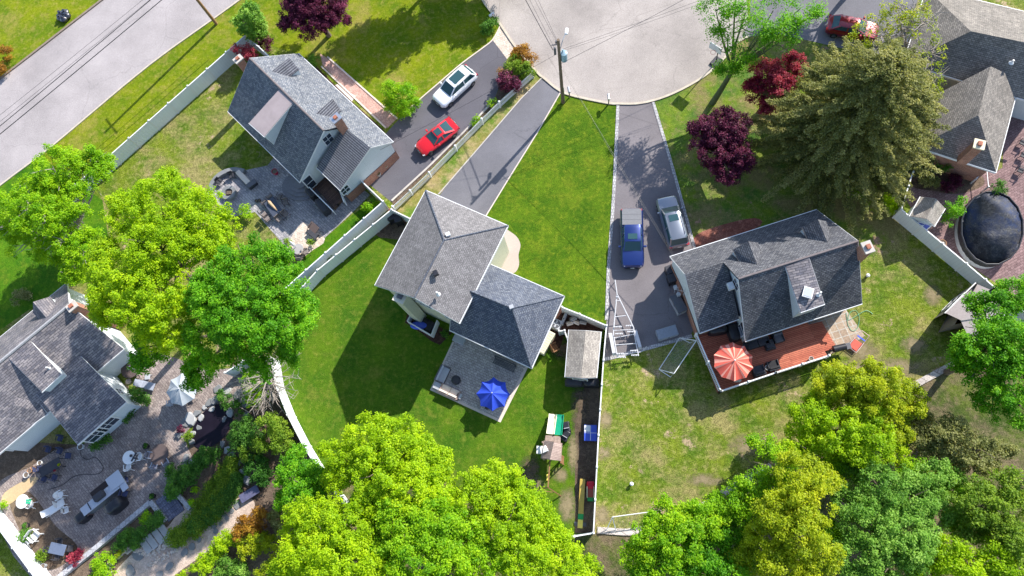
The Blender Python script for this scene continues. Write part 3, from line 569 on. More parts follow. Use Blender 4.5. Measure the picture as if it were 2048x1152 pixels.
chimney(hw, 477, 119, 5.4, .75, .55, rz=ang(499, 116, 647, 261) + math.pi / 2); chimney(hw, 672, 237, 7.0, .75, .6, rz=ang(499, 116, 647, 261) + math.pi / 2, capm=METAL)
vent(hw, 513, 232, 4.9, .05, .45, BLACK)
def ridgecap(parent, a, b, m, r=.09): mb = MB(); mb.tube([a + V(0, 0, -.02), b + V(0, 0, -.02)], r, 6); mb.build('ridge_cap', m, parent)
CAPB = mat('ridge_brown', (.17, .14, .14), .8, var=.3, scale=8); CAPL = mat('ridge_pale', (.36, .35, .36), .8, var=.25, scale=8)
ridgecap(hw, P(*rN), rs, CAPB)
# rear porch of the west house
t = thing('rear_porch', 'small brown wooden porch with white railing behind the sided house', 'porch', P(640, 380), None, True)
mb = MB(); mb.prism([P(620, 362, .5), P(640, 345, .5), P(685, 395, .5), P(667, 417, .5)], 0, .5); mb.build('deck_floor', tiles('brown_boards', (.1, .06, .05), (.15, .09, .07), (.03, .02, .02), 4, .14, .014, rot=R(-48), kind='Object'), t)
for q2 in ([(618, 374), (666, 422)], [(666, 346), (688, 404)]):
    a3, b3 = [P(x, y, 1.4) for x, y in q2]; mb = MB(); mb.bar(a3, b3, .09, .06); mb.bar(a3 - V(0, 0, .8), b3 - V(0, 0, .8), .06, .05); n = 14
    for j in range(n + 1): p = a3.lerp(b3, j / n); mb.box((p.x, p.y, .98), (.04, .04, .86))
    mb.build('railing', WHITE, t)
mb = MB()
for k in range(4): mb.lathe((P(604, 372).x, P(604, 372).y, 0), [(0.01, .14 * (4 - k) + .003 * k), (.6 + .45 * k, .14 * (4 - k) + .003 * k), (.6 + .45 * k, 0)], 28, sy=.8)
tag(mb.build('garden_steps', EDGE and mat('step_stone', (.2, .19, .21), .85, var=.2)), 'rounded grey stone steps under the eave of the pale sided house', 'steps')

# centre house
hc = thing('house', 'grey hip-roofed two-storey house with a cream chimney in the middle of the photo', 'house', P(888, 480), None, True)
u1 = Roof([[(851.7, 380.8, 6), (1015.4, 451.4, 6), (888, 480, 8.5)], [(851.7, 380.8, 6), (888, 480, 8.5), (829, 595, 8.5), (750, 570, 6)], [(888, 480, 8.5), (1015.4, 451.4, 6), (918.4, 646, 6), (829, 595, 8.5)]], .2); u1.build(hc, SH2)
l1 = Roof([[(1023.9, 616, 6.2), (908, 569, 6.2), (979, 528, 3.8), (1128, 592.5, 3.8)], [(1023.9, 616, 6.2), (1128, 592.5, 3.8), (1063, 735.8, 3.8)], [(908, 569, 6.2), (1023.9, 616, 6.2), (1063, 735.8, 3.8), (899.4, 660, 3.8)]], .2)
l1.build(hc, SH2D)
fu = inset([P(851.7, 380.8, 6), P(1015.4, 451.4, 6), P(918.4, 646, 6), P(829, 595, 8.5), P(750, 570, 6)], .4); walls(hc, fu, u1, SIDC)
fl = inset([P(979, 528, 3.8), P(1128, 592.5, 3.8), P(1063, 735.8, 3.8), P(899.4, 660, 3.8)], .45); walls(hc, fl, None, SIDC, 0, 3.65)
mb = MB()
def hipcap(mb, a, b): mb.tube([a + V(0, 0, .0), b + V(0, 0, .0)], .07, 6)
for a, b in (((851.7, 380.8, 6), (888, 480, 8.5)), ((1015.4, 451.4, 6), (888, 480, 8.5)), ((888, 480, 8.5), (829, 595, 8.5)), ((1023.9, 616, 6.2), (1128, 592.5, 3.8)), ((1023.9, 616, 6.2), (1063, 735.8, 3.8)), ((1023.9, 616, 6.2), (908, 569, 6.2))): hipcap(mb, P(*a), P(*b))
mb.build('ridge_caps', SH2D, hc)
chimney(hc, 801, 594, 6.9, .85, .85, rz=ang(851, 381, 750, 570), m=SIDC, capm=mat('cream_cap', (.6, .55, .45), .6))
window(hc, fu, 848, 616, 4.6, 1.3, .8); window(hc, fu, 824, 600, 4.7, .8, .8); window(hc, fu, 896, 641, 3.6, .9, .9)
for x, y, hh_ in ((896, 469, 8.3), (1023, 614, 6.3)): p = P(x, y, hh_); mb = MB(); mb.box((p.x, p.y, hh_), (.35, .3, .3), rz=.4); mb.build('roof_vent', WHITE if x < 1000 else LGREY, hc)
p = P(871, 546, 8.5); mb = MB(); mb.box((p.x, p.y, 8.5), (.4, .5, .3), rz=.5, taper=.8); mb.build('roof_vent', BLACK, hc); vent(hc, 876, 588, 8.1, .07, .7)
# shadow-side planter / hose bin
t = thing('fence_enclosure', 'small white fence box with a blue cover against the hip-roofed house', 'enclosure', P(842, 652), None, True)
cs = [P(814, 642, 1.1), P(862, 670, 1.1), P(874, 640, 1.1), P(826, 620, 1.1)]; mb = MB()
for a, b in ((cs[0], cs[1]), (cs[1], cs[2]), (cs[3], cs[0])): mb.bar((a.x, a.y, .55), (b.x, b.y, .55), .06, 1.1)
mb.build('panel', WHITE, t); pc = sum(cs, Vector()) / 4; mb = MB(); mb.rbox((pc.x, pc.y, .02), (1.9, 1.1, .5), .2, rz=ang(814, 642, 862, 670)); mb.build('cover', BLACK, t)
mb = MB(); q3 = P(836, 650, .7); mb.lathe((q3.x, q3.y, .53), [(.01, .1), (.45, .09), (.62, 0)], 18, sx=1.2, sy=.6); mb.build('blue_cover', BLUEP, t)

# east house
he = thing('house', 'long charcoal-roofed cape house with two north dormers and a skylight, above the red deck', 'house', P(1600, 560), None, True)
rr, ee = 7, 3.2; rW, rE = P(1477, 557.5, rr), P(1716.7, 482, rr); NW, NE_, SE_, SW = P(1340.4, 513.3, ee), P(1633.3, 419.5, ee), P(1724, 607, ee), P(1491.4, 682, ee)
dE = (rE - rW).normalized(); nW = NE_ - (NE_ - NW).normalized() * (rE - rW).length; plN = plane(rE, NE_, nW); plS = plane(rE, rW, SE_); q0 = onplane(1443.2, 526.3, plN); q1 = P(1370.3, 548.4, q0.z)
main = Roof([[rW, nW, NE_, rE], [rW, rE, SE_, SW]], .2, True, skip=[(nW, q0)]); main.build(he, SH3)
wing = Roof([[NW, nW + dE * .3 + V(0, 0, .012), q0 + dE * .4 + V(0, 0, .012), q1], [q1, q0 + dE * .4 + V(0, 0, .012), P(1478, 637.5, ee), P(1400.3, 665.6, ee)]], .18, True, skip=[(nW, q0), (q0, P(1478, 637.5, ee))]); wing.build(he, SH3)
fm = inset([nW, NE_, rE, SE_, SW, rW], .3); walls(he, fm, main, SIDING); fw = inset([NW, nW, q0 + dE * .6, P(1478, 637.5, ee) + dE * .6, P(1400.3, 665.6, ee), q1], .22); walls(he, fw, wing, SIDING, z0=1.4)
walls(he, fw, None, BRICK, 0, 1.45, 'brick_base', out=.06)
EFM = fm
window(he, fm, 1458, 574, 4.9, .9, 1.2); window(he, fm, 1478, 660, 2.2, 1.0, 1.9, 'door', bars=0)
p = P(1461, 573, 4.5); mb = MB(); mb.rbox((p.x, p.y, 4.4), (.6, .5, .4), .04, rz=ang(1400, 600, 1440, 700)); mb.build('window_air_conditioner', WHITE, he)
gable_dormer(he, plN, (1514.8, 530), (1496.6, 482.8), (1466.7, 499), (1479.7, 523.7), SH3); gable_dormer(he, plN, (1654.7, 484.6), (1636, 439), (1605, 454.7), (1615.6, 478), SH3)
h = solveh(plS, (1602, 624), (1582.6, 638)); shed_dormer(he, plS, (1570.8, 532.8), (1617.7, 514.6), (1649, 608), (1602, 624), h, SH0)
hz = h + .35; p = P(1615, 586, hz); mb = MB(); mb.box((p.x, p.y, hz + .12), (.72, .82, .14), rz=R(-18)); so_ = mb.build('skylight', WHITE, he); mb = MB(); mb.box((p.x, p.y, hz + .2), (.58, .68, .03), rz=R(-18)); mb.build('pane', SKYL, so_)
vent(he, 1637, 589, hz, .07, .8); chimney(he, 1735, 495, 7.6, .8, .6, rz=ang(1633, 420, 1724, 607))
antenna(he, 1369, 583, 3.6)
ridgecap(he, rW, rE, CAPB)
# meter boxes on the brick wall
for x, y in ((1352, 575), (1358, 589)): p = P(x, y, 1.2); mb = MB(); mb.box((p.x - .05, p.y, 1.2), (.25, .3, .45), rz=R(20)); mb.cyl((p.x - .12, p.y, 1.25), .1, .1, 12); mb.build('meter_box', LGREY, he)

# south-west house
hs = thing('house', 'taupe-shingled house with white walls and a brick chimney behind the paved pond garden', 'house', P(60, 700), None, True)
RWp, REp = P(137.7, 610, 6.5), P(0, 723, 6.5); dW = (REp - RWp).normalized(); REx = RWp + dW * 13; SEe = P(247, 698, 3.2); NWe = P(133, 566, 3.2)
SEx = SEe + dW * 13.3; NWx = NWe + dW * 13; main = Roof([[RWp, REx, SEx, SEe], [RWp, NWe, NWx, REx]], .2, True); main.build(hs, SH0)
plA = plane(RWp, REx, SEe); plB = plane(RWp, REx, NWe); fm = inset([NWe, RWp, SEe, SEx, REx, NWx], .3); walls(hs, fm, main, SIDING)
SFM = fm; t0, t1 = onplane(166, 718, plA), onplane(91.8, 821, plA); e0, e1 = P(251.7, 804, 2.9), P(154.8, 889, 2.9)
tt = onplane(160, 712, plA); ell = Roof([[tt + V(0, 0, .02), onplane(72, 786, plA) + V(0, 0, .02), e1, e0]], .18, True, skip=[(tt, onplane(72, 786, plA))]); ell.build(hs, SH0)
fe = inset([tt, e0, e1, onplane(72, 786, plA)], .3); walls(hs, fe, ell, SIDING, drop=.2)
h = solveh(plA, (121.9, 748.8), (143, 758)); shed_dormer(hs, plA, (17, 716), (60, 682), (121.9, 748.8), (83.5, 783.8), h, SH0)
gable_dormer(hs, plB, (92.9, 635.5), (66, 604), (98, 594), (111, 610), SH0)
chimney(hs, 145, 613, 6.6, .75, .6, rz=ang(0, 723, 138, 610)); vent(hs, 98, 736, h + .4, .06, .5)
for x, y in ((190, 868), (215, 848)): window(hs, fe, x, y, 1.6, 1.7, 1.5, 'sliding_door', bars=1)
window(hs, fe, 238, 784, 1.8, .7, .9)
ridgecap(hs, RWp, REx, CAPL, .13)
# its west wing (gabled, mostly outside the frame)
w0, w1 = P(8, 735, 5.6), P(30, 848, 5.6); wing = Roof([[(15, 716, 5.7), (-120, 800, 5.7), (-70, 920, 3.2), (93.5, 830, 3.0)], [(93.5, 830, 3.0), (-70, 920, 3.2), (-70, 960, 3.0), (48, 862, 2.9)]], .18)
ww = Roof([[(18, 722, 5.8), (93.5, 828, 3.3), (49, 860, 3.2), (30, 810, 4.6)], [(18, 722, 5.8), (30, 810, 4.6), (49, 860, 3.2), (-5, 903, 3.2), (-70, 820, 5.8)]], .18); ww.build(hs, SH0)
fx = inset([P(18, 735, 5.5), P(93.5, 828, 3.2), P(-5, 903, 3.2), P(-80, 840, 5)], .35); walls(hs, fx, None, SIDING, 0, 3.05)
for x, y in ((50, 880), (28, 893)): window(hs, fx, x, y, 1.9, 1.3, 1.3)

# north-east house
hn = thing('house', 'tan-grey hip-roofed house with a cream-topped brick chimney in the upper right', 'house', P(1950, 150), None, True)
n1 = Roof([[(1942, 62.5, 5.8), (2100, 95, 5.8), (2120, 40, 3.2), (1905, -12, 3.2), (1853, -22, 3.2)], [(1942, 62.5, 5.8), (1853, -22, 3.2), (1808, 125, 3.2)], [(1942, 62.5, 5.8), (1808, 125, 3.2), (1937, 165, 3.2), (2032, 194, 3.2), (2110, 215, 3.2), (2100, 95, 5.8)]], .2); n1.build(hn, SH4)
n2 = Roof([[(1981, 133, 5.25), (1956.4, 230.5, 5.25), (1835, 293.5, 3), (1862.7, 194, 3), (1905, 178, 3.05)], [(1956.4, 230.5, 5.25), (1992, 344, 3), (1835, 293.5, 3)], [(1981, 133, 5.25), (2040, 160, 3.1), (1992, 344, 3), (1956.4, 230.5, 5.25)]], .2); n2.build(hn, SH4)
f1 = inset([P(1853, -22, 3.2), P(2120, 30, 3.2), P(2110, 215, 3.2), P(1808, 125, 3.2)], .35); walls(hn, f1, None, SIDING, 0, 3.05); f2 = inset([P(1862.7, 194, 3), P(1835, 293.5, 3), P(1992, 344, 3), P(2030, 200, 3)], .35); walls(hn, f2, None, BRICK, 0, 2.85)
chimney(hn, 1957.7, 289.6, 6.0, .7, .7, rz=R(-18), z0=3.25, capm=mat('cream_stone', (.68, .6, .42), .8))
window(hn, f2, 1834, 262, 1.8, 1.5, 1.6, 'bay_window', bars=2); vent(hn, 2024, 124, 5.0, .08, .4)

def far_windows(parent, foot, hs_=(1.7,), sp=2.6):          # windows on the walls that face away from the camera
    nad = Vector((0, 0)); n = len(foot); cen = sum(foot, Vector()) / n
    for i in range(n):
        a, b = foot[i], foot[(i + 1) % n]; d = (b - a).to_2d(); L = d.length
        if L < 2.4: continue
        d.normalize(); nn = Vector((d.y, -d.x)); mid = ((a + b) / 2).to_2d()
        if nn.dot(mid - cen.to_2d()) < 0: nn = -nn
        if nn.dot(nad - mid) > 0: continue
        k = max(1, int(L / sp)); rz = math.atan2(d.y, d.x)
        for j in range(k):
            q = a.to_2d() + d * L * (j + .5) / k
            for h in hs_:
                c = Vector((q.x + nn.x * .03, q.y + nn.y * .03, h)); mb = MB(); 
                for s_ in (-1, 1): mb.box((c.x + d.x * s_ * .45, c.y + d.y * s_ * .45, h), (.09, .07, 1.29), rz=rz); mb.box((c.x, c.y, h + s_ * .6), (.81, .072, .09), rz=rz)
                mb.box((c.x, c.y, h), (.81, .05, .04), rz=rz); o = mb.build('window', WHITE, parent); mb = MB(); mb.box((c.x - nn.x * .01, c.y - nn.y * .01, h), (.82, .03, 1.12), rz=rz); mb.build('pane', GLASS, o)
far_windows(hc, fu, (1.7, 4.4)); far_windows(hc, fl, (2.0,))
for par_, ft_ in ((hw, WFM), (he, EFM), (hs, SFM), (hn, f1), (hn, f2)): far_windows(par_, ft_)

# ------------------------------------------------------------------ trees and shrubs
def leaves(name, mats, clumps, per, leaf, parent=None, off=None, up=.35, seed=0, flat_=1.0):
    """clumps: list of (x,y,z,r,tint); scatters leaf-sized faces through the shell of each clump"""
    r_ = np.random.default_rng(seed); C = np.array([c[:3] for c in clumps]); Rr = np.array([c[3] for c in clumps]); T = np.array([c[4] for c in clumps])
    N = np.maximum(6, (per * (Rr / Rr.mean()) ** 2)).astype(int); idx = np.repeat(np.arange(len(clumps)), N); n = len(idx)
    d = r_.normal(size=(n, 3)); d /= np.linalg.norm(d, axis=1)[:, None]; d[:, 2] = np.where((d[:, 2] < -.2) & (r_.random(n) < .6), -d[:, 2], d[:, 2])
    rad = Rr[idx] * (1.12 - .85 * r_.random(n) ** 1.3); p = C[idx] + d * rad[:, None] * np.array([1, 1, flat_])
    nr = d * .45 + np.array([0, 0, up + .35]) + np.array([.25, .31, .2]) + r_.normal(size=(n, 3)) * .6; nr /= np.linalg.norm(nr, axis=1)[:, None]
    a = np.cross(nr, r_.normal(size=(n, 3))); a /= np.linalg.norm(a, axis=1)[:, None] + 1e-9; b = np.cross(nr, a)
    s = leaf * (.6 + .8 * r_.random(n))[:, None]; a *= s * .5; b *= s * .36
    bend = nr * s * .12
    v = np.stack([p - a, p - b * .9 + bend, p + a, p + b * .9 + bend], 1).reshape(-1, 3)
    if off is not None: v = v - np.array(off)
    me = bpy.data.meshes.new(name); me.vertices.add(4 * n); me.vertices.foreach_set('co', v.astype(np.float32).ravel()); me.loops.add(4 * n); me.loops.foreach_set('vertex_index', np.arange(4 * n, dtype=np.int32))
    me.polygons.add(n); me.polygons.foreach_set('loop_start', np.arange(0, 4 * n, 4, dtype=np.int32)); me.polygons.foreach_set('loop_total', np.full(n, 4, dtype=np.int32)); me.update()
    at = me.attributes.new('tint', 'FLOAT', 'FACE'); at.data.foreach_set('value', np.clip(T[idx] + r_.normal(size=n) * .16, 0, 1).astype(np.float32))
    me.materials.append(mats); o = bpy.data.objects.new(name, me); S.collection.objects.link(o)
    if parent is not None: o.parent = parent
    return o, n
TOTAL = [0]
def crown_clumps(lobes, cr, dens, seed, upper=.15):
    r_ = random.Random(seed); out = []
    for (c, r, rz_) in lobes:
        n = max(3, int(dens * (r / cr) ** 2 * 2.2)); lt = r_.uniform(-.12, .12)
        for _ in range(n):
            while True:
                d = Vector((r_.gauss(0, 1), r_.gauss(0, 1), r_.gauss(0, 1))).normalized()
                if d.z > -.45 or r_.random() < .25: break
            k = r_.uniform(.3, 1.12) ** .6; rr = cr * r_.uniform(.5, 1.3)
            out.append((c.x + d.x * k * (r - rr * .4), c.y + d.y * k * (r - rr * .4), c.z + d.z * k * (rz_ - rr * .3), rr, min(1, max(0, .5 + lt + r_.gauss(0, .17)))))
    return out
def tree(name, label, cat, lobes, m, base=None, leaf=.14, cr=.37, dens=1.25, per=76, trunk=.22, bark=None, group=None, zs=.75, twigs=0, seed=None, limbs=True):
    """lobes: (px, py, radius px, height m) as measured; each crown lobe stands at its own height over the ground"""
    seed = seed if seed is not None else int(lobes[0][0] * 7 + lobes[0][1]); r_ = random.Random(seed); L = []
    for px, py, rp, h in lobes: r = rp / pxm(px, py, h); L.append((P(px, py, h), r, r * zs))
    for c, r, rz_ in list(L):
        for _ in range(3): a = r_.uniform(0, 6.28); k = r_.uniform(.55, .95); q = r_.uniform(.35, .6); L.append((c + Vector((math.cos(a) * r * k, math.sin(a) * r * k, r_.uniform(-.5, .25) * rz_)), r * q, rz_ * q))
    L0 = L[:len(lobes)]
    tot = sum(r * r for _, r, _ in L); bx = sum(c.x * r * r for c, r, _ in L) / tot; by = sum(c.y * r * r for c, r, _ in L) / tot
    b = P(*base) if base else Vector((bx, by, 0)); t = thing(name, label, cat, (b.x, b.y, 0), group, True)
    cl = crown_clumps(L, cr, dens, seed); o, n = leaves('crown', m, cl, per, leaf, t, (b.x, b.y, 0), seed=seed); TOTAL[0] += n
    mb = MB(); zmin = min(c.z - rz_ * .6 for c, r, rz_ in L); zf = max(.6, zmin * .8); j = lambda s: r_.uniform(-s, s)
    fork = Vector((b.x + (bx - b.x) * .4 + j(.2), b.y + (by - b.y) * .4 + j(.2), zf)); mb.tube([b - V(0, 0, .1), b.lerp(fork, .5) + V(j(.1), j(.1), 0), fork], [trunk * 1.3, trunk, trunk * .85], 9)
    if limbs:
        for c, r, rz_ in L0:
            mid = fork.lerp(c, .5) + V(j(.3), j(.3), j(.2) - .1); e = c + V(0, 0, rz_ * .2); mb.tube([fork, mid, e], [trunk * .6, trunk * .4, trunk * .15], 7)
            for _ in range(4 + twigs):
                d = Vector((r_.gauss(0, 1), r_.gauss(0, 1), abs(r_.gauss(0, .7)))).normalized(); s = mid.lerp(e, r_.random()); q = s + Vector((d.x * r, d.y * r, d.z * rz_)) * .85
                mb.tube([s, s.lerp(q, .5) + V(j(.25), j(.25), j(.15)), q], [trunk * .25, trunk * .15, .02], 5)
                for _ in range(2 if twigs else 0): e2 = q + V(j(.8), j(.8), j(.5)); s2 = s.lerp(q, r_.uniform(.4, .9)); mb.tube([s2, e2], [.03, .012], 4)
    mb.build('trunk', bark or BARK, t); return t
def shrub(name, label, lobes, m, leaf=.13, cr=.32, dens=1.2, per=60, cat='shrub', group=None, zs=.8):
    L = []
    for px, py, rp, h in lobes: r = rp / pxm(px, py, h); L.append((P(px, py, h), r, max(h, r * zs)))
    b = L[0][0]; sd_ = int(lobes[0][0] * 3 + lobes[0][1]); cl = crown_clumps(L, cr, dens, sd_); cl = [c for c in cl if c[2] > .03]
    o, n = leaves(name, m, cl, per, leaf, None, (b.x, b.y, 0), seed=sd_); o.location = (b.x, b.y, 0); TOTAL[0] += n; tag(o, label, cat, group); return o
LM_YG = leafmat('leaf_yellowgreen', [(.2, .37, .004), (.34, .53, .004), (.5, .66, .008)]); LM_G = leafmat('leaf_green', [(.06, .23, .006), (.13, .38, .008), (.26, .52, .012)])
LM_MIX = leafmat('leaf_mixed', [(.12, .32, .005), (.25, .48, .006), (.4, .6, .01)]); LM_DK = leafmat('leaf_deep', [(.02, .085, .01), (.05, .17, .018), (.1, .27, .03)])
LM_OL = leafmat('leaf_olive', [(.13, .155, .045), (.26, .28, .085), (.44, .43, .17)]); LM_PUR = leafmat('leaf_purple', [(.05, .01, .03), (.12, .015, .055), (.32, .07, .16)])
LM_RED = leafmat('leaf_red', [(.1, .01, .03), (.3, .015, .05), (.6, .12, .16)]); LM_YEL = leafmat('leaf_gold', [(.21, .31, .01), (.36, .45, .008), (.52, .56, .015)])
LM_OR = leafmat('leaf_orange', [(.16, .1, .02), (.35, .16, .02), (.5, .3, .03)]); LM_BL = leafmat('leaf_bluegreen', [(.1, .24, .025), (.19, .39, .045), (.34, .54, .09)])
LM_SH = leafmat('leaf_hedge', [(.04, .13, .015), (.09, .24, .03), (.17, .36, .045)]); LM_JU = leafmat('leaf_juniper', [(.1, .2, .012), (.19, .32, .02), (.33, .46, .04)])
LM_GR = leafmat('leaf_greygreen', [(.1, .12, .05), (.24, .26, .1), (.4, .4, .2)])
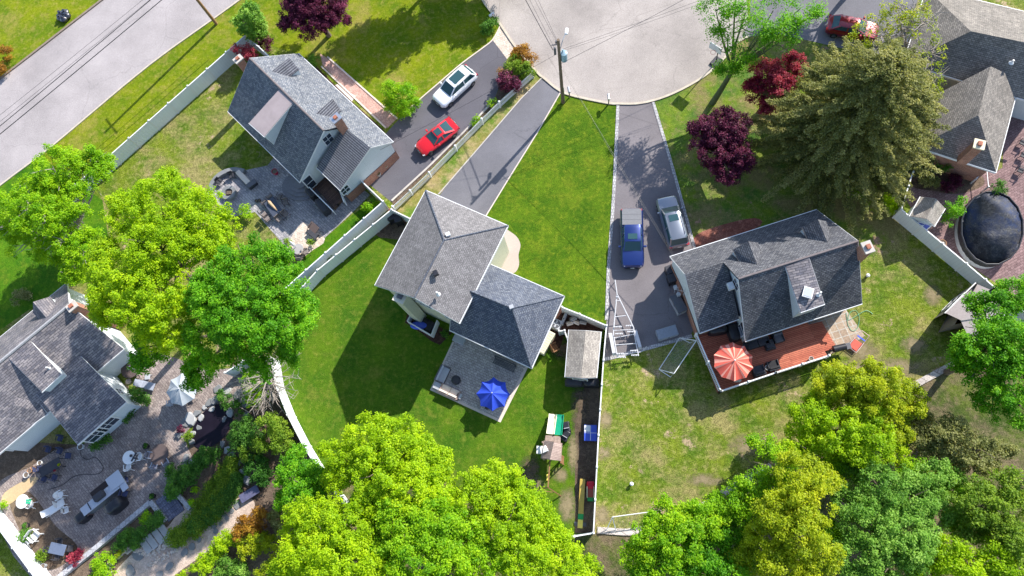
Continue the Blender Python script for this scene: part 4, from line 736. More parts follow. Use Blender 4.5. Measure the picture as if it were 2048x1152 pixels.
TREES = [
 ('large yellow-green maple with a broad clumpy crown left of centre', 'tree', [(330, 420, 75, 14.2), (250, 430, 42, 13.2), (400, 440, 62, 14.2), (430, 490, 40, 12.7), (320, 490, 70, 14.7), (240, 560, 60, 13.7), (300, 590, 75, 14.2), (220, 610, 40, 12.2), (330, 650, 55, 12.7), (210, 505, 32, 12.7), (345, 365, 30, 12.2)], LM_YG, {'base': (455, 600), 'trunk': .32}),
 ('large deep green maple just right of the yellow-green maple', 'tree', [(500, 540, 68, 14.2), (440, 590, 62, 14.7), (560, 580, 62, 13.7), (500, 630, 75, 14.7), (580, 650, 52, 13.2), (430, 680, 62, 12.7), (510, 700, 50, 11.7), (600, 610, 32, 12.2), (400, 735, 35, 10.2), (300, 695, 40, 10.2), (575, 705, 25, 10.7)], LM_G, {'base': (585, 668), 'trunk': .32}),
 ('sparse bright green tree with bare twigs between the wide street and the yellow-green maple', 'tree', [(110, 335, 45, 8), (50, 400, 48, 8), (170, 350, 38, 7), (90, 440, 42, 7.5), (150, 410, 35, 7), (185, 320, 28, 7), (20, 440, 32, 7), (140, 470, 38, 6), (205, 330, 26, 6.5), (175, 500, 40, 5.5), (100, 500, 28, 5), (50, 485, 34, 5), (75, 455, 34, 6), (150, 535, 30, 5), (120, 375, 34, 7)], LM_MIX, {'dens': .75, 'base': (190, 480), 'twigs': 5, 'bark': BARKG, 'per': 80}),
 ('big dark purple-leaved tree at the top edge above the pale sided house', 'tree', [(600, 15, 40, 4.5), (650, 20, 42, 4.5), (625, 45, 38, 4), (620, -15, 45, 5), (672, 38, 22, 3.5)], LM_PUR, {'leaf': .14, 'cr': .34}),
 ('light green narrow conifer near the white fence corner at the top left', 'tree', [(497, 25, 20, 4.5), (505, 48, 24, 2.8), (488, 42, 18, 2.5), (515, 62, 18, 1.8)], LM_BL, {'leaf': .18, 'cr': .4, 'trunk': .12}),
 ('leaning green tree over the upper right edge of the round court', 'tree', [(1430, 22, 40, 8.5), (1490, 30, 42, 9), (1545, 25, 45, 9), (1600, 20, 42, 8.5), (1455, 70, 30, 7.5), (1510, 75, 38, 8), (1560, 85, 28, 7.5), (1470, 0, 40, 9), (1575, 55, 28, 8), (1480, 108, 24, 6.5), (1442, 138, 10, 5), (1475, 140, 14, 5), (1640, 22, 18, 8)], LM_G, {'dens': .55, 'base': (1425, 205), 'trunk': .24, 'cr': .6, 'bark': mat('bark_green', (.11, .13, .05), .9, var=.3)}),
 ('lower dark purple tree with pink highlights beside the east driveway', 'tree', [(1435, 255, 42, 4.5), (1400, 275, 32, 4), (1468, 250, 36, 4.5), (1430, 305, 42, 4), (1475, 300, 32, 3.8), (1455, 338, 30, 3), (1495, 330, 18, 2.8)], LM_PUR, {'leaf': .14, 'cr': .34}),
 ('upper crimson-purple tree partly behind the big olive conifer', 'tree', [(1530, 145, 34, 5), (1510, 180, 26, 4.5), (1560, 170, 30, 5), (1590, 130, 26, 5), (1545, 205, 28, 4)], LM_RED, {'leaf': .14, 'cr': .34}),
 ('thin twiggy tree with scattered yellow leaves in front of the tan-grey house', 'tree', [(1800, 50, 45, 8), (1850, 45, 45, 8.5), (1760, 60, 35, 7), (1870, 110, 35, 7.5), (1722, 62, 24, 5.5), (1750, 95, 22, 5.5), (1830, 10, 40, 9), (1865, 165, 25, 5.5), (1790, 15, 30, 8)], LM_YEL, {'dens': .16, 'per': 26, 'leaf': .15, 'cr': .34, 'base': (1800, 150), 'twigs': 14, 'trunk': .16, 'bark': BARKG}),
 ('large green tree at the right edge behind the grey shed', 'tree', [(1990, 620, 48, 8), (2030, 590, 42, 8), (1975, 690, 62, 8.5), (2030, 680, 55, 9), (1960, 740, 52, 7), (2020, 760, 58, 8), (1985, 800, 45, 6), (2045, 820, 42, 6), (1930, 700, 26, 6)], LM_G, {}),
 ('golden-green spring tree below the red deck', 'tree', [(1700, 770, 52, 6.5), (1760, 780, 58, 7), (1810, 800, 45, 6), (1660, 760, 38, 5.5), (1720, 830, 50, 6), (1780, 850, 45, 5.5), (1640, 800, 30, 4.5)], LM_YEL, {'leaf': .13, 'cr': .34, 'dens': .95, 'per': 110}),
 ('bright lime tree left of the golden-green tree at the wood edge', 'tree', [(1620, 830, 45, 6), (1680, 860, 58, 6.5), (1740, 880, 55, 6.5), (1790, 905, 30, 5), (1600, 880, 40, 5.5), (1640, 910, 40, 5)], LM_YG, {'leaf': .13, 'cr': .34}),
 ('tall golden-olive tree in the lower right wood', 'tree', [(1590, 940, 45, 8), (1620, 1000, 55, 9), (1560, 1020, 52, 8.5), (1600, 1070, 55, 9), (1530, 1080, 45, 7.5), (1640, 1110, 45, 8), (1570, 1140, 50, 8), (1650, 960, 30, 7), (1500, 1120, 35, 6.5)], LM_YEL, {}),
 ('wide blue-green tree filling the lower right wood', 'tree', [(1760, 980, 62, 6.5), (1820, 1000, 58, 6.5), (1740, 1050, 62, 7), (1810, 1070, 62, 7), (1720, 1110, 50, 6.5), (1790, 1130, 55, 6.5), (1870, 950, 40, 6), (1870, 1020, 40, 6), (1690, 1010, 38, 6), (1700, 935, 35, 5)], LM_BL, {}),
 ('mixed green undergrowth tree joining the golden and blue-green crowns', 'tree', [(1680, 925, 34, 5), (1720, 920, 30, 4.8), (1830, 950, 34, 5), (1850, 985, 30, 5), (1905, 985, 34, 5.2), (1915, 1040, 30, 5), (1660, 1060, 26, 5), (1560, 960, 26, 5), (1500, 1065, 28, 4.8), (1480, 1120, 30, 5), (1850, 1105, 30, 5)], LM_MIX, {'limbs': False}),
 ('loose grey-olive tree under the dark trunk gap at the right', 'tree', [(1850, 880, 42, 5), (1900, 870, 45, 5.5), (1945, 900, 48, 6), (1980, 910, 35, 5.5), (1900, 920, 40, 5), (1840, 840, 28, 4)], LM_OL, {'dens': 1.2}),
 ('broad green street tree above the top edge, left of the round court', 'tree', [(985, -75, 46, 3.6), (950, -95, 44, 4), (1015, -110, 44, 4.6), (965, -140, 50, 5)], LM_G, {}),
 ('tall green tree just above the top edge, right of the purple-leaved tree', 'tree', [(845, -95, 55, 6), (800, -110, 50, 6.5), (890, -120, 50, 6), (840, -150, 60, 7.5)], LM_G, {}),
 ('tall green tree above the top edge beyond the far driveway', 'tree', [(1790, -150, 60, 7), (1730, -165, 55, 7), (1850, -160, 55, 8)], LM_G, {}),
 ('soft olive-green tree at the lower right edge', 'tree', [(1960, 1010, 50, 7), (2010, 1020, 52, 7), (2040, 970, 42, 7), (1940, 1060, 38, 6), (2030, 1080, 50, 7)], LM_JU, {}),
 ('yellow-green tree in the bottom right corner', 'tree', [(1890, 1110, 42, 6.5), (1940, 1130, 45, 7), (2000, 1120, 45, 7), (1850, 1150, 35, 6), (2040, 1150, 40, 7)], LM_YG, {}),
 ('bright green tree beside the small goal at the bottom', 'tree', [(1340, 1040, 45, 5.5), (1400, 1050, 48, 6), (1300, 1080, 42, 5.5), (1360, 1090, 52, 6.5), (1440, 1020, 38, 5.5), (1320, 1130, 45, 6), (1270, 1110, 35, 5)], LM_MIX, {}),
 ('dark green tree at the bottom between the lime and golden trees', 'tree', [(1430, 1100, 45, 5.5), (1390, 1140, 45, 6), (1460, 1140, 45, 6), (1470, 1060, 35, 5), (1290, 1165, 35, 4.5)], LM_G, {}),
 ('open-branched lime tree over the stone edge path', 'tree', [(1470, 1000, 38, 6), (1510, 970, 35, 6.5), (1550, 930, 38, 6.5), (1500, 1030, 35, 6), (1530, 900, 30, 5.5)], LM_MIX, {'dens': .8, 'twigs': 3}),
 ('yellow-green tree at the bottom centre beside the swing beam', 'tree', [(1000, 970, 55, 7), (1050, 1010, 55, 7), (950, 1000, 58, 7.5), (1010, 1050, 62, 8), (1080, 1060, 45, 6.5), (1110, 1110, 50, 7), (1040, 1110, 58, 8), (1150, 1150, 45, 6)], LM_YG, {}),
 ('lime-green tree whose crown reaches highest onto the back lawn', 'tree', [(740, 880, 52, 7.5), (800, 890, 58, 8), (690, 920, 48, 7), (760, 940, 62, 8.5), (850, 930, 50, 7.5), (820, 980, 58, 8.5), (880, 980, 45, 7), (700, 970, 45, 7)], LM_YG, {}),
 ('big lime-green tree along the bottom edge left of centre', 'tree', [(640, 1040, 55, 8), (700, 1050, 58, 8.5), (620, 1100, 58, 8), (680, 1110, 62, 9), (600, 1145, 50, 7.5), (740, 1130, 52, 8.5), (600, 1060, 38, 7)], LM_YG, {}),
 ('broad lime-green tree at the middle of the bottom edge', 'tree', [(810, 1050, 60, 8.5), (870, 1050, 60, 9), (840, 1110, 65, 9.5), (920, 1080, 58, 8.5), (780, 1100, 45, 8), (900, 1140, 55, 9), (960, 1130, 50, 8), (740, 1010, 42, 7.5)], LM_MIX, {}),
 ('small bright green tree against the curving white fence', 'tree', [(600, 920, 30, 4.5), (585, 955, 35, 5), (610, 985, 38, 5.5), (640, 960, 30, 5), (580, 1000, 28, 4), (625, 1015, 28, 4.5)], LM_G, {}),
]
for lab, cat, L, m, kw in TREES: tree('tree', lab, cat, L, m, **kw)
def conifer(label, base, H, Rb, m, seed=3, nb=150, leaf=.16):
    b = P(*base); t = thing('conifer_tree', label, 'tree', (b.x, b.y, 0), None, True); r_ = random.Random(seed); mb = MB(); mb.tube([b, b + V(.1, .1, H * .5), b + V(0, 0, H)], [.3, .18, .03], 9); mb.build('trunk', BARK, t); cl = []; mb = MB()
    for k in range(nb):
        u = (k + .5) / nb; z = 1.2 + (H - 1.4) * u ** 1.15; Ln = Rb * (1 - u) ** .55 * r_.uniform(.6, 1.15) + .3; a = k * 2.4 + r_.uniform(-1., 1.); z += r_.uniform(-.6, .6) * (1 - u); d = V(math.cos(a), math.sin(a), 0); dr = (.12 - .1 * (1 - u)) * Ln; s0 = V(b.x, b.y, z); e = s0 + d * Ln + V(0, 0, dr); mb.tube([s0, s0.lerp(e, .5) + V(0, 0, .25), e], [.05, .03, .01], 4); tt = r_.uniform(.1, .9); n = max(3, int(Ln / .2)); sd = V(-d.y, d.x, 0)
        for i in range(n):
            f = (i + .8) / n; p = s0.lerp(e, f) + V(0, 0, .25 * math.sin(math.pi * f)); w_ = .75 * (1 - f) + .12; cl.append((p.x, p.y, p.z, .15 + .1 * (1 - f), tt))
            for s_ in (-1, 1):
                if f > .25: q = p + sd * s_ * w_ * r_.uniform(.4, 1) + d * .25; cl.append((q.x, q.y, q.z - .05, .16, min(1, max(0, tt + r_.uniform(-.15, .15)))))
    for k in range(1100):
        u = r_.random() ** 1.3; a = r_.uniform(0, 6.28); rr = Rb * (1 - u) ** .55 * r_.uniform(.35, 1.02); cl.append((b.x + rr * math.cos(a), b.y + rr * math.sin(a), 1.5 + (H - 1.8) * u + r_.uniform(-.4, .3), r_.uniform(.14, .3), r_.uniform(.1, .95)))
    mb.build('branches', BARK, t); o, n = leaves('crown', m, cl, 17, leaf * .85, t, (b.x, b.y, 0), seed=seed, flat_=.6); TOTAL[0] += n
conifer('huge dark olive conifer shading the front of the east house', (1665, 300), 13.5, 7.8, LM_OL, 3, 340)
conifer('smaller dark olive conifer just right of the huge one', (1745, 290), 9.5, 4.6, LM_OL, 5, 130)
# bare twig tree over the curving fence
b = P(545, 800); t = thing('bare_tree', 'pale leafless tree with tangled twigs over the curving white fence', 'tree', (b.x, b.y, 0), None, True); r_ = random.Random(5); mb = MB(); top = P(535, 745, 3.5)
mb.tube([b, b.lerp(top, .5) + V(.1, .1, 0), top], [.14, .1, .07], 8); mb.build('trunk', BARKG, t); mb = MB()
for k in range(60):
    a = r_.uniform(0, 6.28); s = b.lerp(top, r_.uniform(.35, 1)); Ln = r_.uniform(1.4, 3.6); q = s + V(math.cos(a) * Ln, math.sin(a) * Ln, r_.uniform(-.3, 1.6)); mid = s.lerp(q, .5) + V(r_.uniform(-.4, .4), r_.uniform(-.4, .4), r_.uniform(0, .5)); mb.tube([s, mid, q], [.045, .03, .012], 4)
    for _ in range(5): s2 = mid.lerp(q, r_.random()); mb.tube([s2, s2 + V(r_.uniform(-.8, .8), r_.uniform(-.8, .8), r_.uniform(-.1, .6))], [.018, .008], 3)
mb.build('twigs', BARKG, t)
SH = [
 ('round bright green bush at the end of the rose brick walk', [(802, 198, 36, 1.4), (790, 185, 24, 1.6), (818, 212, 22, 1.2)], LM_MIX), ('rust-red bush at the mouth of the western driveway', [(1045, 112, 22, 1.1), (1062, 122, 14, .9), (1035, 108, 14, 1)], LM_OR),
 ('light green bush between the rust-red and purple driveway bushes', [(1035, 135, 26, 1.2), (1055, 145, 16, 1)], LM_JU), ('purple and orange bush beside the low picket fence', [(1018, 162, 24, 1.1), (1032, 170, 16, .9), (1008, 172, 12, .8)], LM_PUR),
 ('crimson bush inside the white fence corner', [(488, 108, 18, 1.6), (503, 110, 15, 1.3)], LM_RED), ('round dark burgundy bush outside the white fence corner', [(528, 88, 18, 1.1), (518, 82, 10, .9)], LM_PUR),
 ('pale green bush at the top of the rose brick walk', [(630, 122, 12, .6)], LM_BL), ('dark green bush beside the mailbox at the court', [(975, 55, 18, .8), (990, 42, 10, .6)], LM_SH), ('green shrub against the white gate fence', [(742, 410, 16, .9), (735, 420, 10, .7)], LM_MIX),
 ('round green potted shrub by the circular fire pit patio', [(490, 423, 14, .7)], LM_MIX), ('yellow-green hedge bush nearest the tall fence point on the east lawn', [(1765, 405, 26, 1.2), (1785, 412, 18, 1)], LM_YG),
 ('lime hedge bush left of the one by the tall fence', [(1735, 385, 22, 1.1), (1715, 372, 18, 1)], LM_MIX), ('low green bush at the left end of the lime hedge', [(1705, 365, 14, .8), (1700, 385, 12, .6)], LM_MIX),
 ('pale variegated bush beside the tan-grey house wall', [(1853, 332, 20, .9)], LM_GR), ('dark green shrub between the variegated bush and air conditioner', [(1886, 338, 16, .8)], LM_SH), ('olive shrub below the pale variegated bush', [(1845, 362, 16, .7), (1862, 368, 14, .6)], LM_OL),
 ('low maroon bush in the oval bed', [(1900, 368, 20, .5), (1912, 360, 12, .4)], LM_PUR), ('tall bright green hedge beside the covered pool', [(1908, 415, 17, 1.6), (1903, 435, 18, 1.6), (1912, 402, 12, 1.5)], LM_G),
 ('small bluish spruce shrub beside the tan-grey house', [(1801, 258, 12, .8)], LM_BL), ('small yellow bush below the bluish spruce', [(1796, 280, 11, .6)], LM_YEL), ('bright green shrub below the small yellow bush', [(1806, 306, 15, .8), (1815, 318, 14, .6)], LM_MIX),
 ('dark green shrub against the fence near the yellow bush', [(1820, 330, 14, .6), (1808, 345, 12, .5)], LM_SH), ('green shrub at the upper end of the covered pool', [(1990, 378, 18, .8), (2005, 384, 12, .6)], LM_SH),
 ('bush at the left end of the rear wall bed of the hip-roofed house', [(888, 668, 9, .5)], LM_SH), ('round green shrub beside the white-walled ell', [(278, 790, 17, .8), (290, 800, 12, .6)], LM_SH), ('low shrub strip under the sliding doors', [(200, 888, 10, .35), (215, 878, 9, .35), (185, 895, 8, .3)], LM_SH),
 ('narrow low bushes at the ell corner', [(262, 822, 9, .4), (255, 835, 8, .3)], LM_SH), ('gold and green mound shrub on the garden side of the dark pond', [(375, 874, 10, .45)], LM_JU), ('maroon dwarf shrub beside the pond flagstones', [(361, 857, 7, .35)], LM_PUR),
 ('clipped dark shrub at the top of the pond', [(452, 800, 15, .6), (440, 790, 10, .5)], LM_SH), ('dark shrub right of the pond head', [(475, 812, 10, .6), (478, 825, 9, .5)], LM_SH), ('rounded evergreen on the right bank of the pond', [(478, 858, 18, .8), (470, 878, 14, .7), (490, 845, 16, .8)], LM_SH),
 ('lower evergreen mass of the pond bank', [(490, 880, 26, 1.0), (510, 865, 22, 1.1), (478, 895, 18, .8)], LM_SH), ('tall feathery yellow-green shrub by the curving fence', [(560, 860, 28, 1.8), (540, 880, 26, 1.7), (565, 890, 22, 1.5), (545, 845, 20, 1.8)], LM_JU),
 ('bright tip shrub left of the feathery fence shrub', [(500, 900, 22, 1.0), (520, 895, 18, 1)], LM_JU), ('deep green low shrub beside the stone channel', [(515, 935, 26, .8), (525, 950, 22, .7), (505, 925, 16, .7)], LM_DK), ('green leafy bushes below the bare tree', [(515, 790, 26, 1.5), (500, 765, 20, 1.4), (525, 745, 18, 1.4)], LM_MIX),
 ('dark round shrub on the left bank below the pond', [(415, 915, 22, .8), (400, 930, 20, .7), (428, 905, 13, .6)], LM_SH), ('dark sprawling shrub beside the paved steps', [(360, 965, 24, .8), (375, 950, 22, .8), (350, 985, 18, .6), (345, 945, 14, .5)], LM_SH),
 ('small bright perennial clump beside the steps, upper one', [(392, 978, 6, .3)], LM_MIX), ('small bright perennial clump beside the steps, lower one', [(385, 1003, 7, .3)], LM_MIX),
 ('clipped hedge inside the retaining wall corner', [(320, 1035, 14, .6), (305, 1045, 14, .6), (292, 1060, 14, .6), (278, 1072, 12, .6)], LM_SH), ('green rounded shrub at the upper end of the clipped hedge', [(295, 1035, 12, .6)], LM_MIX),
 ('second clipped hedge running down beside the stone steps', [(262, 1070, 16, .6), (248, 1082, 16, .6), (270, 1085, 12, .5), (240, 1095, 12, .5)], LM_SH), ('small golden shrub at the foot of the hedge', [(240, 1107, 8, .35)], LM_YEL),
 ('bright green bushes at the bottom edge inside the wall', [(208, 1125, 22, .8), (215, 1145, 20, .8), (195, 1150, 16, .7)], LM_MIX), ('red and pink azalea at the end of the retaining wall', [(150, 1118, 14, .5), (160, 1108, 10, .4)], LM_RED),
 ('yellow-green shrub in the flower bed by the lower left fence', [(84, 1112, 12, .5)], LM_JU), ('green shrub by the lower left fence above the shell chair', [(48, 1068, 12, .5)], LM_SH), ('small green bush at the top of the lower left fence', [(5, 1010, 9, .5)], LM_MIX),
 ('orange-bronze bush above the golden bushes at the bottom', [(500, 1050, 28, 1.3), (520, 1035, 22, 1.3), (485, 1062, 18, 1.1)], LM_OR), ('olive-gold bush under the orange-bronze bush', [(500, 1090, 28, 1.1), (520, 1080, 18, 1.1)], LM_YEL),
 ('bright yellow-green bush left of the bronze bush', [(450, 1085, 22, .9), (435, 1100, 16, .8), (465, 1078, 14, .8)], LM_YG), ('lower yellow-green bush beside the gravel walk', [(405, 1130, 22, .9), (420, 1120, 14, .8)], LM_YG), ('golden bush at the left edge of the lime wood', [(540, 1090, 18, 1.0), (550, 1130, 20, 1.1), (530, 1145, 14, 1)], LM_YEL),
 ('blue-green bushes at the bottom beside the gold bushes', [(455, 1130, 22, .7), (480, 1145, 20, .7), (440, 1148, 16, .6)], LM_BL), ('dark brown-green shrub right of the bronze bush', [(560, 1040, 24, 1.1), (575, 1020, 20, 1.1), (570, 1065, 18, 1)], LM_OL), ('small yellow bush at the bottom edge of the gravel walk', [(362, 1148, 12, .5)], LM_YG),
 ('golden flower patch shrub left of the white-walled house', [(38, 595, 14, .5), (50, 590, 12, .4)], LM_GR), ('brown bush at the left edge across the street', [(8, 108, 16, .9), (2, 140, 12, .7)], LM_OR), ('green shrub at the middle of the driveway planting strip', [(955, 240, 6, .3), (948, 248, 5, .3)], LM_MIX),
 ('leafy plant in the driveway planting strip near the picket post', [(986, 206, 9, .5)], LM_MIX), ('green plant in the narrow mulch strip, lower one', [(655, 515, 9, .4), (665, 508, 6, .3)], LM_SH), ('green plant in the narrow mulch strip, upper one', [(703, 470, 6, .3)], LM_MIX),
 ('small plant beside the corner dining patio', [(574, 483, 6, .4)], LM_JU), ('small potted bush beside the folded patio lounger', [(623, 486, 6, .4)], LM_JU), ('shrub between the two driveways beside the picket fence end', [(1000, 148, 8, .5)], LM_OR),
 ('low bush on the right front corner of the east house', [(1742, 310, 20, .5), (1725, 320, 16, .4)], LM_GR), ('small green bush under the dark trunks at the right', [(1800, 850, 20, .6), (1815, 870, 16, .5)], LM_JU),
]
for lab, L, m in SH: shrub('shrub', lab, L, m)
def juniper(lab, pts, w, m):
    r_ = random.Random(3); q = [P(x, y) for x, y in curve(pts, 8)]; cl = []
    for i in range(len(q) - 1):
        for _ in range(14): p = q[i].lerp(q[i + 1], r_.random()); ww = w * (.35 + .65 * math.sin(math.pi * (i + 1) / (len(q) + 1))); cl.append((p.x + r_.uniform(-ww, ww), p.y + r_.uniform(-ww, ww), r_.uniform(.1, .45), r_.uniform(.25, .4), r_.uniform(.2, .8)))
    b = q[0]; o, n = leaves('ground_juniper', m, cl, 45, .12, None, (b.x, b.y, 0), seed=4); o.location = (b.x, b.y, 0); tag(o, lab, 'shrub')
juniper('sweeping bright green juniper bed between the two gravel paths', [(470, 925), (445, 965), (425, 1010), (390, 1050), (350, 1080)], 1.05, LM_JU)
juniper('dark green juniper fringe beside the slate bench', [(480, 955), (460, 990), (425, 1025), (390, 1055)], .7, LM_SH)
print('leaves', TOTAL[0])

# ------------------------------------------------------------------ vehicles
def carpaint(n, c, met=.3): 
    m, t, b, N, L = newmat(n); b.inputs['Base Color'].default_value = (*c, 1); b.inputs['Metallic'].default_value = met; b.inputs['Roughness'].default_value = .28; b.inputs['Coat Weight'].default_value = 1; b.inputs['Coat Roughness'].default_value = .04; return m
TYRE = mat('tyre', (.02, .02, .02), .8); RIM = mat('rim', (.3, .3, .32), .3, .8, bmp=0); LAMP = glassmat('headlamp', (.6, .6, .62), .1); TAILL = glassmat('tail_lamp', (.35, .01, .01), .1); TRIM = mat('car_trim', (.02, .02, .022), .5)
def section(x, hw, z0, z1, tw, sh):      # half section of a body: sill, belly, shoulder, top edge
    return [(x, -hw * .9, z0), (x, -hw, z0 + (z1 - z0) * .3), (x, -hw, z0 + (z1 - z0) * sh), (x, -tw, z1 - .03), (x, -tw * .6, z1), (x, 0, z1 + .012), (x, tw * .6, z1), (x, tw, z1 - .03), (x, hw, z0 + (z1 - z0) * sh), (x, hw, z0 + (z1 - z0) * .3), (x, hw * .9, z0)]
def car(name, label, cat, paint, px, py, rz, L, W, H, body, roof, glass, sunroof=None, wheels=(.82, -.8), wr=.34, bed=None, rails=False):
    """body: (x, half width, top z) stations front(+x) to rear; roof: (x0 windscreen top, x1 rear top, half width); glass: (x windscreen base, x rear base)"""
    t = thing(name, label, cat, P(px, py, 0), None, False, rz); hb = H * .58
    secs = [section(x, hw, .28 if abs(x) < L * .47 else .42, z, hw * .86, .72) for x, hw, z in body]; mb = MB(); mb.loft(secs); bo = mb.build('body', paint, t, smooth=35)
    mb = MB(); x0, x1, rw = roof; g0, g1 = glass; zb = max(z for x, hw, z in body if abs(x) < L * .3) - .02; gw = W / 2 * .84
    base = [(g0, -gw * .86), (g0 - .35, -gw), (g1 + .3, -gw), (g1, -gw * .88), (g1, gw * .88), (g1 + .3, gw), (g0 - .35, gw), (g0, gw * .86)]
    tp = [(x0, -rw * .86), (x0 - .2, -rw), (x1 + .2, -rw), (x1, -rw * .9), (x1, rw * .9), (x1 + .2, rw), (x0 - .2, rw), (x0, rw * .86)]
    zt = H - .06; mb.loft([[(x, y, zb) for x, y in base], [(x, y, zt) for x, y in tp]]); mb.build('windows', CGLASS, t, smooth=25)
    mb = MB(); n = 9; rings = []
    for k in range(n + 1):
        x = x0 + .06 + (x1 - x0 - .12) * k / n; e = math.sin(math.pi * min(1, (k + .6) / n * .98)) ** .35; hwk = rw * (.9 if k in (0, n) else 1.03)
        rings.append([(x, -hwk, zt - .02), (x, -hwk * .8, zt + .05 * e), (x, 0, zt + .075 * e), (x, hwk * .8, zt + .05 * e), (x, hwk, zt - .02)])
    mb.loft(rings); ro = mb.build('roof', paint, t, smooth=50)
    mb = MB()
    for s in (-1, 1):
        mb.bar((g0 - .05, s * gw * .9, zb), (x0 - .05, s * rw * .93, zt), .09, .07); mb.bar((g1 + .1, s * gw * .93, zb), (x1 + .08, s * rw * .95, zt), .16, .08); mb.bar(((x0 + x1) / 2, s * gw * 1.01, zb), ((x0 + x1) / 2, s * rw * 1.0, zt), .1, .05)
        if rails: mb.bar((x0 - .3, s * rw * .9, zt + .11), (x1 + .3, s * rw * .9, zt + .11), .05, .05)
    mb.build('pillars', paint if not rails else paint, t)
    if sunroof: a, b2, ww = sunroof; mb = MB(); mb.box(((a + b2) / 2, 0, zt + .078), (abs(a - b2), ww, .02)); mb.build('sunroof', CGLASS, ro)
    for fx in wheels:
        for s in (-1, 1):
            mb = MB(); c = (fx * L / 2 * .78, s * (W / 2 - .1), wr)
            prof = [(.05, -.1), (wr * .62, -.11), (wr * .95, -.1), (wr, -.06), (wr, .06), (wr * .95, .1), (wr * .62, .11), (.05, .1)]
            vs = []; nn = 20
            for r2, y in prof: vs += [(c[0] + r2 * math.cos(2 * math.pi * k / nn), c[1] + y, c[2] + r2 * math.sin(2 * math.pi * k / nn)) for k in range(nn)]
            mb.add(vs, [(j * nn + k, (j + 1) * nn + k, (j + 1) * nn + (k + 1) % nn, j * nn + (k + 1) % nn) for j in range(len(prof) - 1) for k in range(nn)]); wo = mb.build('wheel', TYRE, t, smooth=40)
            mb = MB()
            for k in range(10): a = 2 * math.pi * k / 10; mb.bar((c[0], c[1] + s * .115, c[2]), (c[0] + wr * .6 * math.cos(a), c[1] + s * .115, c[2] + wr * .6 * math.sin(a)), .05, .03)
            mb.build('rim', RIM, wo)
    fx, rx = body[0][0], body[-1][0]; z1 = body[1][2]; z2 = body[-2][2]
    for s in (-1, 1):
        mb = MB(); mb.box((fx - .17, s * W * .33, z1 - .1), (.22, .26, .08), rz=-s * .45, ry=.25); mb.build('headlight', LAMP, t)
        mb = MB(); mb.box((rx + .1, s * W * .39, z2 - .14), (.2, .26, .2)); mb.build('taillight', TAILL, t)
        mb = MB(); mb.rbox((g0 - .38, s * (W / 2 + .09), zb + .02), (.16, .24, .16), .04); mb.bar((g0 - .4, s * (W / 2 - .1), zb + .03), (g0 - .4, s * (W / 2 + .05), zb + .06), .06, .04); mb.build('mirror', paint, t)
        mb = MB()
        for xd in (.12, .42): x = x0 + (x1 - x0) * xd - .1; mb.box((x, s * (W / 2 + .012), zb - .1), (.16, .03, .03))
        mb.build('door_handle', paint, t)
    mb = MB(); mb.box((fx - .03, 0, .62), (.06, W * .5, .2)); mb.box((fx - .02, 0, .4), (.06, W * .7, .1)); mb.build('grille', TRIM, t)
    mb = MB(); mb.box((fx + .012, 0, .5), (.02, .32, .12)); mb.box((rx - .012, 0, .75), (.02, .32, .12)); mb.build('licence_plate', WPLA, t)
    if bed:
        mb = MB(); a, b2 = bed; zz = max(z for x, hw, z in body if x < 0); mb.box(((a + b2) / 2, 0, zz + .03), (a - b2, W * .84, .04))
        for k in range(1, 3): mb.box((a + (b2 - a) * k / 3, 0, zz + .055), (.03, W * .83, .012))
        mb.build('bed_cover', mat('tonneau_grey', (.17, .17, .18), .5), t)
    return t
suv = lambda L, W, H: [(L * .5, W * .3, .62), (L * .492, W * .38, .74), (L * .47, W * .44, .86), (L * .44, W * .475, .91), (L * .4, W * .49, .95), (L * .28, W * .5, 1.02), (L * .14, W * .5, 1.06), (0, W * .5, 1.06), (-L * .25, W * .5, 1.08), (-L * .42, W * .49, 1.06), (-L * .48, W * .46, .98), (-L * .5, W * .4, .8)]
a = ang(945, 145, 872, 212); car('suv', 'white SUV with a long dark sunroof on the western driveway', 'car', carpaint('paint_white', (.8, .8, .82), .05), 912, 181, a, 4.75, 1.9, 1.68, suv(4.75, 1.9, 1.68), (.35, -1.75, .68), (1.15, -2.2), (.1, -1.2, .95))
L = 4.4; a = ang(905, 250, 840, 300); car('sports_car', 'low red sports car with a glass roof below the white SUV', 'car', carpaint('paint_red', (.62, .005, .01), .1), 876, 280, a, L, 1.85, 1.25, [(L * .5, .5, .5), (L * .46, .74, .62), (L * .36, .86, .74), (L * .2, .9, .8), (0, .91, .84), (-L * .2, .92, .86), (-L * .38, .92, .88), (-L * .47, .86, .86), (-L * .5, .74, .7)], (.05, -.75, .56), (.75, -1.75), (.0, -.6, .7))
L = 5.3; a = ang(1262, 430, 1264, 520); car('pickup_truck', 'blue pickup truck with a grey bed cover on the eastern driveway', 'pickup truck', carpaint('paint_blue', (.01, .028, .15), .4), 1263, 483, a, L, 2.0, 1.85, [(L * .5, .72, .8), (L * .48, .93, .98), (L * .42, .99, 1.08), (L * .3, 1.0, 1.14), (L * .18, 1.0, 1.16), (0, 1.0, 1.16), (-L * .16, 1.0, 1.17), (-L * .3, 1.0, 1.2), (-L * .47, 1.0, 1.2), (-L * .5, .97, 1.15)], (.6, -.85, .7), (1.3, -1.1), (.45, -.05, .8), bed=(-1.12, -2.6), wr=.4)
a = ang(1352, 490, 1328, 402); car('suv', 'silver SUV with a dark tailgate parked beside the blue pickup', 'car', carpaint('paint_silver', (.2, .22, .26), .5), 1343, 449, a, 4.9, 1.92, 1.72, suv(4.9, 1.92, 1.72), (.45, -1.95, .7), (1.25, -2.32), (.25, -.35, .8), rails=True)
